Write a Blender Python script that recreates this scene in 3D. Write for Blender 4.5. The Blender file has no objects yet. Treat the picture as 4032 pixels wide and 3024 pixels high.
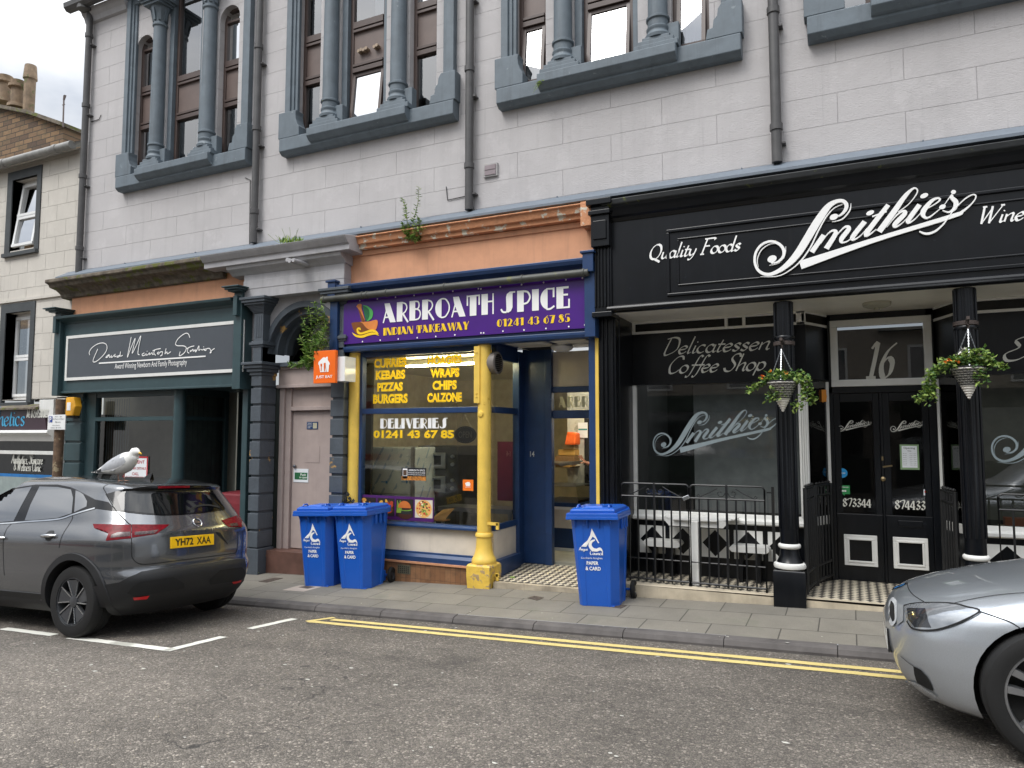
import bpy, bmesh, math, random
from mathutils import Matrix, Vector
random.seed(7)
R = math.radians
S = bpy.context.scene
COL = S.collection
# ------------------------------------------------------------------ camera, world, sun, exposure
CAMP = Vector((0.0, -8.0, 1.714))
YAW, PITCH, ROLL, FPX = R(25.35), R(4.12), R(0.02), 2800.0
_f = Vector((-math.sin(YAW)*math.cos(PITCH), math.cos(YAW)*math.cos(PITCH), math.sin(PITCH)))
_r = Vector((math.cos(YAW), math.sin(YAW), 0)); _u = _r.cross(_f)
_r2 = math.cos(ROLL)*_r+math.sin(ROLL)*_u; _u2 = -math.sin(ROLL)*_r+math.cos(ROLL)*_u
cam = bpy.data.objects.new('camera', bpy.data.cameras.new('camera')); COL.objects.link(cam)
cam.data.sensor_width = 36; cam.data.lens = 36*FPX/4032; cam.data.clip_end = 500; cam.data.clip_start = 0.05
cam.matrix_world = Matrix(((_r2.x, _u2.x, -_f.x, CAMP.x), (_r2.y, _u2.y, -_f.y, CAMP.y), (_r2.z, _u2.z, -_f.z, CAMP.z), (0, 0, 0, 1)))
S.camera = cam
W = bpy.data.worlds.new('World'); S.world = W; W.use_nodes = True
SUN_EL, SUN_ROT = R(52), R(205)
wn = W.node_tree.nodes; wl = W.node_tree.links
bg = wn['Background']
sky = wn.new('ShaderNodeTexSky'); sky.sky_type = 'NISHITA'; sky.sun_disc = False
sky.sun_elevation = SUN_EL; sky.sun_rotation = SUN_ROT
tc = wn.new('ShaderNodeTexCoord'); mp = wn.new('ShaderNodeMapping'); mp.inputs['Scale'].default_value = (1, 1, 2.2)
nz = wn.new('ShaderNodeTexNoise'); nz.inputs['Scale'].default_value = 2.6; nz.inputs['Detail'].default_value = 6; nz.inputs['Roughness'].default_value = .55
cr = wn.new('ShaderNodeValToRGB'); cr.color_ramp.elements[0].position = .38; cr.color_ramp.elements[1].position = .60
cr.color_ramp.elements[0].color = (6.0, 6.4, 7.1, 1); cr.color_ramp.elements[1].color = (10.6, 10.7, 10.8, 1)
mx = wn.new('ShaderNodeMixRGB'); mx.inputs['Fac'].default_value = .93
wl.new(tc.outputs['Generated'], mp.inputs['Vector']); wl.new(mp.outputs[0], nz.inputs['Vector']); wl.new(nz.outputs['Fac'], cr.inputs[0])
sp = wn.new('ShaderNodeSeparateXYZ'); wl.new(tc.outputs['Generated'], sp.inputs[0])
pw = wn.new('ShaderNodeMath'); pw.operation = 'POWER'; pw.use_clamp = True; pw.inputs[1].default_value = 2.0; wl.new(sp.outputs[2], pw.inputs[0])
gr = wn.new('ShaderNodeMapRange'); gr.inputs['From Min'].default_value = 0; gr.inputs['From Max'].default_value = 1; gr.inputs['To Min'].default_value = .26; gr.inputs['To Max'].default_value = 2.1; wl.new(pw.outputs[0], gr.inputs['Value'])
ov = wn.new('ShaderNodeMixRGB'); ov.blend_type = 'MULTIPLY'; ov.inputs[0].default_value = 1; wl.new(cr.outputs[0], ov.inputs[1]); wl.new(gr.outputs[0], ov.inputs[2])   # an overcast dome is brightest overhead
wl.new(sky.outputs[0], mx.inputs[1]); wl.new(ov.outputs[0], mx.inputs[2]); wl.new(mx.outputs[0], bg.inputs[0])
bg.inputs[1].default_value = 0.1
sun = bpy.data.objects.new('sun', bpy.data.lights.new('sun', 'SUN')); COL.objects.link(sun)
sun.data.energy = 1.0; sun.data.angle = R(25); sun.data.color = (1, .97, .93)
sun.rotation_euler = (R(90)-SUN_EL, 0, R(180)-SUN_ROT+R(0))
sun.location = (0, -30, 30)
S.view_settings.view_transform = 'Standard'; S.view_settings.look = 'None'
S.view_settings.exposure = 1.1; S.view_settings.gamma = 1; S.view_settings.use_curve_mapping = False
S.render.engine = 'CYCLES'
S.cycles.max_bounces = 8; S.cycles.transparent_max_bounces = 16; S.cycles.caustics_reflective = False; S.cycles.caustics_refractive = False

def ray(u, v):
    return (_r2*((u-2016)/FPX) - _u2*((v-1512)/FPX) + _f)
def at(u, v, y):
    d = ray(u, v); return CAMP + d*((y-CAMP.y)/d.y)
def atx(u, v, x):
    d = ray(u, v); return CAMP + d*((x-CAMP.x)/d.x)
def X(u, v, y): return at(u, v, y).x
def Z(u, v, y): return at(u, v, y).z
# ------------------------------------------------------------------ ground heights
def zpav(x, y=0): return .038*x + .025*y
def zroad(x, y):
    if y > -4.4: c = .05*(-1.42-y)
    elif y > -5.6: c = .149 + .02*(-4.4-y)
    else: c = .173 - .03*(-5.6-y)
    return .038*x - .1075 + c
def onpav(u, v):
    d = ray(u, v); n = Vector((-.038, -.025, 1)); t = -(n.dot(CAMP))/n.dot(d); return CAMP+d*t
def onroad(u, v):
    d = ray(u, v); lo, hi = .5, 40
    for _ in range(60):
        m = (lo+hi)/2; p = CAMP+d*m
        if p.z > zroad(p.x, p.y): lo = m
        else: hi = m
    return CAMP+d*lo
# ------------------------------------------------------------------ materials
def srgb(h):
    if not isinstance(h, str): return tuple(h)
    h = h.lstrip('#'); o = []
    for i in (0, 2, 4):
        c = int(h[i:i+2], 16)/255; o.append(c/12.92 if c <= .04045 else ((c+.055)/1.055)**2.4)
    return tuple(o)
class NT:
    def __init__(s, name):
        s.m = bpy.data.materials.new(name); s.m.use_nodes = True; s.t = s.m.node_tree; s.n = s.t.nodes; s.l = s.t.links
        s.b = s.n['Principled BSDF']; s.out = s.n['Material Output']; s.co = s.n.new('ShaderNodeTexCoord')
    def obj(s): return s.co.outputs['Object']
    def map(s, scale=(1, 1, 1), src=None):
        k = s.n.new('ShaderNodeMapping'); k.inputs['Scale'].default_value = scale; s.l.new(src or s.obj(), k.inputs[0]); return k.outputs[0]
    def xz(s):
        a = s.n.new('ShaderNodeSeparateXYZ'); s.l.new(s.obj(), a.inputs[0]); c = s.n.new('ShaderNodeCombineXYZ')
        s.l.new(a.outputs[0], c.inputs[0]); s.l.new(a.outputs[2], c.inputs[1]); return c.outputs[0]
    def noise(s, scale, detail=4, rough=.55, vec=None):
        k = s.n.new('ShaderNodeTexNoise'); k.inputs['Scale'].default_value = scale; k.inputs['Detail'].default_value = detail
        k.inputs['Roughness'].default_value = rough; s.l.new(vec or s.obj(), k.inputs['Vector']); return k.outputs['Fac']
    def ramp(s, fac, stops):
        k = s.n.new('ShaderNodeValToRGB'); e = k.color_ramp.elements
        while len(e) < len(stops): e.new(.5)
        for i, (p, c) in enumerate(stops):
            e[i].position = p; e[i].color = (*srgb(c), 1) if not isinstance(c, (int, float)) else (c, c, c, 1)
        s.l.new(fac, k.inputs[0]); return k.outputs[0]
    def mix(s, fac, a, b, mode='MIX'):
        k = s.n.new('ShaderNodeMixRGB'); k.blend_type = mode
        for i, v in ((0, fac), (1, a), (2, b)):
            if isinstance(v, (int, float)): k.inputs[i].default_value = v if i == 0 else (v, v, v, 1)
            elif isinstance(v, (tuple, list)): k.inputs[i].default_value = (*v[:3], 1)
            else: s.l.new(v, k.inputs[i])
        return k.outputs[0]
    def math(s, op, a, b=0):
        k = s.n.new('ShaderNodeMath'); k.operation = op
        for i, v in ((0, a), (1, b)):
            if isinstance(v, (int, float)): k.inputs[i].default_value = v
            else: s.l.new(v, k.inputs[i])
        return k.outputs[0]
    def bump(s, h, strength=.3, dist=.01, normal=None):
        k = s.n.new('ShaderNodeBump'); k.inputs['Strength'].default_value = strength; k.inputs['Distance'].default_value = dist
        s.l.new(h, k.inputs['Height'])
        if normal: s.l.new(normal, k.inputs['Normal'])
        s.l.new(k.outputs[0], s.b.inputs['Normal']); return k.outputs[0]
    def col(s, c):
        if isinstance(c, tuple): s.b.inputs['Base Color'].default_value = (*c[:3], 1)
        else: s.l.new(c, s.b.inputs['Base Color'])
    def set(s, **k):
        for a, v in k.items(): s.b.inputs[a.replace('_', ' ')].default_value = v
def pm(name, c, rough=.5, metal=0., var=.12, vs=6., bump=0., bs=60., bd=.004, wear=None, ws=8., wt=.62, coat=0., spec=.5, streak=0.):
    """painted or plain surface: base colour, slow variation, optional worn patches, dirt streaks and fine bump"""
    k = NT(name); c = srgb(c)
    n = k.noise(vs, 5); dark = tuple(x*(1-var*1.6) for x in c); lite = tuple(min(1, x*(1+var)) for x in c)
    col = k.ramp(n, [(.3, dark), (.7, lite)])
    if streak:
        sn = k.noise(1., 6, .7, k.map((9, 9, .7))); col = k.mix(k.ramp(sn, [(.52, 0.), (.8, streak)]), col, tuple(x*.35+.02 for x in c))
    if wear:
        w = k.noise(ws, 8, .62); col = k.mix(k.ramp(w, [(wt, 0.), (wt+.03, 1.)]), col, srgb(wear))
    k.col(col); k.set(Roughness=rough, Metallic=metal, Coat_Weight=coat, Specular_IOR_Level=spec); k.b.inputs['Coat Roughness'].default_value = .05
    if bump: k.bump(k.noise(bs, 4), bump, bd)
    return k.m
def glass(name, tint=(1, 1, 1), extra=.05, rough=.0, ior=1.5):
    k = NT(name); k.n.remove(k.b)
    t = k.n.new('ShaderNodeBsdfTransparent'); t.inputs[0].default_value = (*tint, 1)
    g = k.n.new('ShaderNodeBsdfGlossy'); g.inputs['Roughness'].default_value = rough
    f = k.n.new('ShaderNodeFresnel'); f.inputs[0].default_value = ior
    a = k.math('ADD', f.outputs[0], extra); m = k.n.new('ShaderNodeMixShader')
    k.l.new(a, m.inputs[0]); k.l.new(t.outputs[0], m.inputs[1]); k.l.new(g.outputs[0], m.inputs[2]); k.l.new(m.outputs[0], k.out.inputs[0]); return k.m
def emit(name, c, s):
    k = NT(name); k.set(Emission_Strength=s); k.b.inputs['Emission Color'].default_value = (*srgb(c), 1); k.col(srgb(c)); return k.m
# ------------------------------------------------------------------ mesh builder
class MB:
    def __init__(s): s.v = []; s.f = []; s.m = []
    def add(s, vs, fs, m=0):
        o = len(s.v); s.v += [tuple(p) for p in vs]; s.f += [tuple(i+o for i in f) for f in fs]; s.m += [m]*len(fs); return s
    def box(s, x0, x1, y0, y1, z0, z1, m=0):
        x0, x1 = sorted((x0, x1)); y0, y1 = sorted((y0, y1)); z0, z1 = sorted((z0, z1))
        return s.add([(x0, y0, z0), (x1, y0, z0), (x1, y1, z0), (x0, y1, z0), (x0, y0, z1), (x1, y0, z1), (x1, y1, z1), (x0, y1, z1)],
                     [(0, 3, 2, 1), (4, 5, 6, 7), (0, 1, 5, 4), (1, 2, 6, 5), (2, 3, 7, 6), (3, 0, 4, 7)], m)
    def obox(s, p, q, w, h, m=0, up=(0, 0, 1)):
        """bar from p to q, width w (sideways) and height h (along up)"""
        p, q = Vector(p), Vector(q); d = (q-p).normalized(); a = d.cross(Vector(up)).normalized(); b = a.cross(d)
        vs = [c+a*i*w/2+b*j*h/2 for c in (p, q) for i, j in ((-1, -1), (1, -1), (1, 1), (-1, 1))]
        return s.add(vs, [(0, 1, 2, 3), (7, 6, 5, 4), (0, 4, 5, 1), (1, 5, 6, 2), (2, 6, 7, 3), (3, 7, 4, 0)], m)
    def poly(s, pts, m=0): return s.add(pts, [tuple(range(len(pts)))], m)
    def prism(s, pts, y0, y1, m=0):
        """polygon of (x,z) points extruded from y0 to y1"""
        n = len(pts); vs = [(x, y0, z) for x, z in pts]+[(x, y1, z) for x, z in pts]
        return s.add(vs, [tuple(range(n)), tuple(range(2*n-1, n-1, -1))]+[(i, i+n, (i+1) % n+n, (i+1) % n) for i in range(n)], m)
    def along(s, prof, x0, x1, m=0, ramp=0.):
        """profile of (y,z) points extruded along x"""
        n = len(prof); vs = [(x0, y, z) for y, z in prof]+[(x1, y, z+ramp) for y, z in prof]
        return s.add(vs, [tuple(range(n)), tuple(range(2*n-1, n-1, -1))]+[(i, i+n, (i+1) % n+n, (i+1) % n) for i in range(n)], m)
    def lathe(s, prof, c=(0, 0, 0), seg=20, axis='z', m=0, a0=0., a1=2*math.pi, sx=1., sy=1., cap=True):
        full = abs(a1-a0-2*math.pi) < 1e-6; k = seg if full else seg+1; vs = []
        for r, h in prof:
            for i in range(k):
                a = a0+(a1-a0)*i/seg; p, q = r*math.cos(a)*sx, r*math.sin(a)*sy
                vs.append({'z': (c[0]+p, c[1]+q, c[2]+h), 'y': (c[0]+p, c[1]+h, c[2]+q), 'x': (c[0]+h, c[1]+p, c[2]+q)}[axis])
        fs = []
        for j in range(len(prof)-1):
            for i in range(seg):
                i2 = (i+1) % k; fs.append((j*k+i, j*k+i2, (j+1)*k+i2, (j+1)*k+i))
        if cap and prof[0][0] > 1e-6 and full: fs.append(tuple(range(k)))
        if cap and prof[-1][0] > 1e-6 and full: fs.append(tuple(range((len(prof)-1)*k, len(prof)*k)))
        return s.add(vs, fs, m)
    def tube(s, path, r, seg=8, m=0, cap=True):
        P = [Vector(p) for p in path]; n = len(P); rs = r if isinstance(r, (list, tuple)) else [r]*n; vs = []
        ref = Vector((0, 0, 1)) if abs((P[-1]-P[0]).normalized().z) < .9 else Vector((1, 0, 0))
        for i, p in enumerate(P):
            d = (P[min(i+1, n-1)]-P[max(i-1, 0)]).normalized(); a = d.cross(ref)
            a = a.normalized() if a.length > 1e-6 else Vector((0, 1, 0)); b = d.cross(a)
            vs += [p+(a*math.cos(2*math.pi*j/seg)+b*math.sin(2*math.pi*j/seg))*rs[i] for j in range(seg)]
        fs = [(i*seg+j, i*seg+(j+1) % seg, (i+1)*seg+(j+1) % seg, (i+1)*seg+j) for i in range(n-1) for j in range(seg)]
        if cap: fs += [tuple(range(seg)), tuple(range((n-1)*seg, n*seg))]
        return s.add(vs, fs, m)
    def build(s, name, mats, parent=None, smooth=False, bevel=0, weld=False, seg=2):
        me = bpy.data.meshes.new(name); me.from_pydata(s.v, [], s.f)
        for k in (mats if isinstance(mats, (list, tuple)) else [mats]): me.materials.append(k)
        me.polygons.foreach_set('material_index', s.m)
        b = bmesh.new(); b.from_mesh(me)
        if weld: bmesh.ops.remove_doubles(b, verts=b.verts, dist=1e-5)
        bmesh.ops.recalc_face_normals(b, faces=b.faces); b.to_mesh(me); b.free()
        if smooth:
            me.polygons.foreach_set('use_smooth', [True]*len(me.polygons))
            if smooth != 'all': me.set_sharp_from_angle(angle=R(38))
        o = bpy.data.objects.new(name, me); COL.objects.link(o)
        if bevel:
            bv = o.modifiers.new('bevel', 'BEVEL'); bv.width = bevel; bv.segments = seg; bv.limit_method = 'ANGLE'; bv.angle_limit = R(40); bv.harden_normals = False
        if parent is not None:
            o.parent = parent; o.matrix_parent_inverse = parent.matrix_basis.inverted() if parent.get('world_parts') else Matrix()
        return o
def tag(o, label, cat, group=None):
    o['label'] = label; o['category'] = cat
    if group: o['group'] = group
    return o
def thing(name, label, cat, loc, group=None, world=True):
    """an Empty at the thing's base; with world=True its parts are modelled in world coordinates"""
    o = bpy.data.objects.new(name, None); COL.objects.link(o); o.location = loc; o.empty_display_size = .1
    o.matrix_basis = Matrix.Translation(loc)
    if world: o['world_parts'] = True
    return tag(o, label, cat, group)
def struct(o): o['kind'] = 'structure'; return o
def copy_tree(o, parent=None):
    c = o.copy(); COL.objects.link(c)
    if parent is not None: c.parent = parent; c.matrix_parent_inverse = o.matrix_parent_inverse.copy()
    for ch in list(o.children): copy_tree(ch, c)
    return c
# ------------------------------------------------------------------ lettering
_fc = {}
def font_shape(s, off=0.):
    if (s, off) not in _fc:
        cu = bpy.data.curves.new('lettering', 'FONT'); cu.body = s; cu.offset = off; cu.resolution_u = 3; cu.fill_mode = 'FRONT'
        o = bpy.data.objects.new('lettering', cu); COL.objects.link(o); bpy.context.view_layer.update()
        me = bpy.data.meshes.new_from_object(o.evaluated_get(bpy.context.evaluated_depsgraph_get()))
        _fc[(s, off)] = ([tuple(v.co) for v in me.vertices], [tuple(p.vertices) for p in me.polygons])
        bpy.data.objects.remove(o); bpy.data.curves.remove(cu); bpy.data.meshes.remove(me)
    return _fc[(s, off)]
def text(mb, s, x0, x1, z0, z1, y, m=0, off=0., shear=0., fr=None):
    """sans lettering fitted into a box on the plane y (or in frame fr: function (x,z)->point)"""
    vs, fs = font_shape(s, off); ax, bx = min(v[0] for v in vs), max(v[0] for v in vs); az, bz = min(v[1] for v in vs), max(v[1] for v in vs)
    o = []
    for v in vs:
        b = (v[1]-az)/(bz-az); x = x0+(v[0]-ax)/(bx-ax)*(x1-x0)+shear*b*(z1-z0); z = z0+b*(z1-z0); o.append(fr(x, z) if fr else (x, y, z))
    mb.add(o, fs, m)
def catmull(pts, k=6):
    if len(pts) < 3: return [tuple(p) for p in pts]
    P = [pts[0]]+list(pts)+[pts[-1]]; o = []
    for i in range(1, len(P)-2):
        for j in range(k):
            t = j/k; o.append(tuple(.5*((2*b)+(c-a)*t+(2*a-5*b+4*c-d)*t*t+(3*b-a-3*c+d)*t**3) for a, b, c, d in zip(P[i-1], P[i], P[i+1], P[i+2])))
    o.append(tuple(pts[-1])); return o
_j = [0]
def ribbon(mb, pts, y, m=0, smooth=True, nib=None, depth=0., fr=None, k=6):
    """flat stroke along (x,z,width) points; nib=(angle,thick,thin) gives a broad-pen stroke"""
    P = catmull(pts, k) if smooth else [tuple(p) for p in pts]
    _j[0] = (_j[0]+1) % 7; y0 = y-.0004*_j[0]; L, Rr = [], []
    for i, p in enumerate(P):
        a, b = P[max(i-1, 0)], P[min(i+1, len(P)-1)]; dx, dz = b[0]-a[0], b[1]-a[1]; l = math.hypot(dx, dz) or 1; dx, dz = dx/l, dz/l
        w = p[2] if len(p) > 2 else 0
        if nib: w = max(nib[2], nib[1]*abs(math.sin(math.atan2(dz, dx)-nib[0])))
        yy = y0-.00006*i
        q = [(p[0]-dz*w/2, p[1]+dx*w/2), (p[0]+dz*w/2, p[1]-dx*w/2)]
        L.append(fr(*q[0]) if fr else (q[0][0], yy, q[0][1])); Rr.append(fr(*q[1]) if fr else (q[1][0], yy, q[1][1]))
    n = len(P); mb.add(L+Rr, [(i, i+1, n+i+1, n+i) for i in range(n-1)], m)
    if depth:
        B = [(x, y+depth, z) for x, _, z in L]; D = [(x, y+depth, z) for x, _, z in Rr]
        mb.add(L+B, [(i, i+1, n+i+1, n+i) for i in range(n-1)], m); mb.add(Rr+D, [(i, i+1, n+i+1, n+i) for i in range(n-1)], m)
def disc(mb, x, z, rx, rz, y, m=0, n=20, fr=None, rot=0.):
    pts = []
    for i in range(n):
        a = 2*math.pi*i/n; p, q = rx*math.cos(a), rz*math.sin(a); px, pz = x+p*math.cos(rot)-q*math.sin(rot), z+p*math.sin(rot)+q*math.cos(rot)
        pts.append(fr(px, pz) if fr else (px, y, pz))
    mb.poly(pts, m)
# broad-pen italic alphabet: strokes in units of cap height, then the advance
def _arc(cx, cz, rx, rz, a, b, n=7): return [(cx+rx*math.cos(R(a+(b-a)*i/n)), cz+rz*math.sin(R(a+(b-a)*i/n))) for i in range(n+1)]
PEN = {
 'a': ([_arc(.2, .22, .17, .23, 40, 330), [(.39, .44), (.37, .1), (.43, .0), (.5, .06)]], .48),
 'c': ([_arc(.22, .22, .19, .23, 50, 320)], .42), 'e': ([[(.06, .22), (.3, .26), (.36, .36), (.25, .45), (.1, .36), (.04, .2), (.14, .0), (.3, .02), (.4, .12)]], .43),
 'g': ([_arc(.2, .22, .17, .23, 40, 330), [(.39, .44), (.37, .0), (.26, -.28), (.06, -.24)]], .46),
 'd': ([_arc(.2, .22, .17, .23, 40, 330), [(.42, 1.), (.38, .1), (.44, .0), (.5, .06)]], .5),
 'f': ([[(.52, .92), (.42, 1.), (.32, .85), (.2, .0), (.1, -.25), (-.02, -.22)], [(.1, .44), (.42, .44)]], .34),
 'h': ([[(.1, 1.), (.06, .0)], [(.08, .25), (.24, .43), (.38, .42), (.38, .1), (.44, .0), (.5, .06)]], .5),
 'i': ([[(.1, .44), (.08, .08), (.14, .0), (.22, .06)], [(.12, .62), (.13, .68)]], .22), 'l': ([[(.12, 1.), (.07, .1), (.13, .0), (.2, .06)]], .22),
 'n': ([[(.08, .44), (.06, .0)], [(.07, .25), (.24, .43), (.38, .42), (.37, .1), (.43, .0), (.5, .06)]], .5),
 'm': ([[(.08, .44), (.06, .0)], [(.07, .25), (.22, .43), (.34, .42), (.32, .0)], [(.33, .25), (.5, .43), (.62, .42), (.6, .1), (.66, .0), (.73, .06)]], .74),
 'o': ([_arc(.22, .22, .19, .23, 80, 440, 12)], .45), 'p': ([[(.1, .46), (.04, -.3)], _arc(.25, .22, .18, .23, 200, -150, 10)], .47),
 'r': ([[(.08, .44), (.06, .0)], [(.07, .25), (.22, .43), (.34, .4)]], .34), 's': ([[(.32, .38), (.2, .45), (.08, .36), (.18, .24), (.3, .14), (.2, .0), (.04, .06)]], .37),
 't': ([[(.18, .7), (.1, .1), (.18, .0), (.28, .08)], [(.02, .44), (.34, .44)]], .3),
 'u': ([[(.08, .44), (.07, .1), (.18, .0), (.32, .12), (.38, .44)], [(.39, .44), (.37, .1), (.43, .0), (.5, .06)]], .5),
 'y': ([[(.08, .44), (.08, .12), (.2, .02), (.34, .14)], [(.42, .44), (.34, .0), (.2, -.25), (.04, -.24)]], .46),
 'k': ([[(.1, 1.), (.06, .0)], [(.38, .44), (.1, .2), (.4, .0)]], .42), 'w': ([[(.04, .44), (.14, .0), (.28, .42), (.38, .0), (.52, .44)]], .56),
 'A': ([[(-.05, .0), (.4, 1.)], [(.4, 1.), (.56, .0)], [(.1, .35), (.5, .35)]], .62), 'M': ([[(0, 0), (.1, 1.)], [(.1, 1.), (.35, .1)], [(.35, .1), (.72, 1.)], [(.72, 1.), (.74, .0)]], .84),
 'C': ([[(.66, .8), (.56, 1.), (.3, .95), (.08, .5), (.2, .03), (.45, .02), (.64, .2)]], .66), 'E': ([[(.6, .85), (.45, 1.), (.22, .85), (.36, .55), (.12, .3), (.2, .02), (.42, .02), (.6, .2)]], .6),
 'D': ([[(.2, 1.), (.14, .02), (.4, .0), (.68, .3), (.62, .85), (.34, 1.), (.02, .92)]], .76), 'F': ([[(.2, 1.), (.1, .0)], [(.05, 1.), (.66, 1.), (.64, .86)], [(.18, .52), (.46, .52)], [(0, .0), (.24, .0)]], .6),
 'Q': ([_arc(.38, .5, .33, .5, 80, 440, 14), [(.2, .06), (.45, -.02), (.8, -.22)]], .8), 'S': ([[(.6, .82), (.5, 1.), (.28, .95), (.22, .7), (.48, .35), (.36, .02), (.12, .02), (.0, .2)]], .58),
 'W': ([[(.08, 1.), (.16, .0)], [(.16, .0), (.48, .9)], [(.46, 1.), (.52, .0)], [(.52, .0), (.94, 1.)], [(0, 1.), (.2, 1.)], [(.84, 1.), (1.02, 1.)]], .95),
 '1': ([[(.12, .84), (.3, 1.), (.28, .0)], [(.1, .0), (.46, .0)]], .5), '6': ([[(.52, .98), (.24, .75), (.1, .35), (.24, .0), (.46, .1), (.48, .42), (.3, .56), (.12, .4)]], .6),
 '8': ([[(.28, .55), (.12, .76), (.28, 1.), (.44, .8), (.28, .55), (.08, .26), (.28, .0), (.5, .25), (.28, .55)]], .6), '7': ([[(.06, .82), (.1, .96), (.54, .98), (.22, .0)]], .56),
 '3': ([[(.1, .84), (.28, 1.), (.44, .8), (.22, .54), (.48, .3), (.28, .0), (.06, .14)]], .56), '4': ([[(.36, 1.), (.04, .3), (.56, .3)], [(.38, 1.), (.38, .0)], [(.26, .0), (.5, .0)]], .6),
 '0': ([_arc(.28, .5, .22, .5, 80, 440, 14)], .58), '5': ([[(.5, .98), (.18, .98), (.12, .55), (.36, .58), (.48, .3), (.3, .0), (.06, .1)]], .56), '9': ([[(.46, .55), (.28, .42), (.1, .65), (.26, 1.), (.46, .85), (.46, .5), (.3, .1), (.1, .02)]], .58),
 ',': ([[(.1, .08), (.1, .0), (.02, -.12)]], .24), ':': ([[(.1, .08), (.11, .0)], [(.12, .44), (.13, .36)]], .24), '&': ([[(.6, .1), (.2, .75), (.32, 1.), (.42, .8), (.08, .3), (.2, .0), (.5, .3)]], .66), ' ': ([], .3)}
def pen(mb, s, x0, x1, zb, cap, y, m=0, shear=.3, thick=.13, thin=.035, ang=35, fr=None):
    """broad-pen lettering from x0 to x1 on baseline zb"""
    tot = sum(PEN[c][1] for c in s); k = (x1-x0)/tot; x = 0
    for c in s:
        for st in PEN[c][0]:
            ribbon(mb, [(x0+(x+p)*k+shear*q*cap, zb+q*cap) for p, q in st], y, m, smooth=len(st) > 2, nib=(R(ang), thick*cap, thin*cap), fr=fr, k=4)
        x += PEN[c][1]
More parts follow.
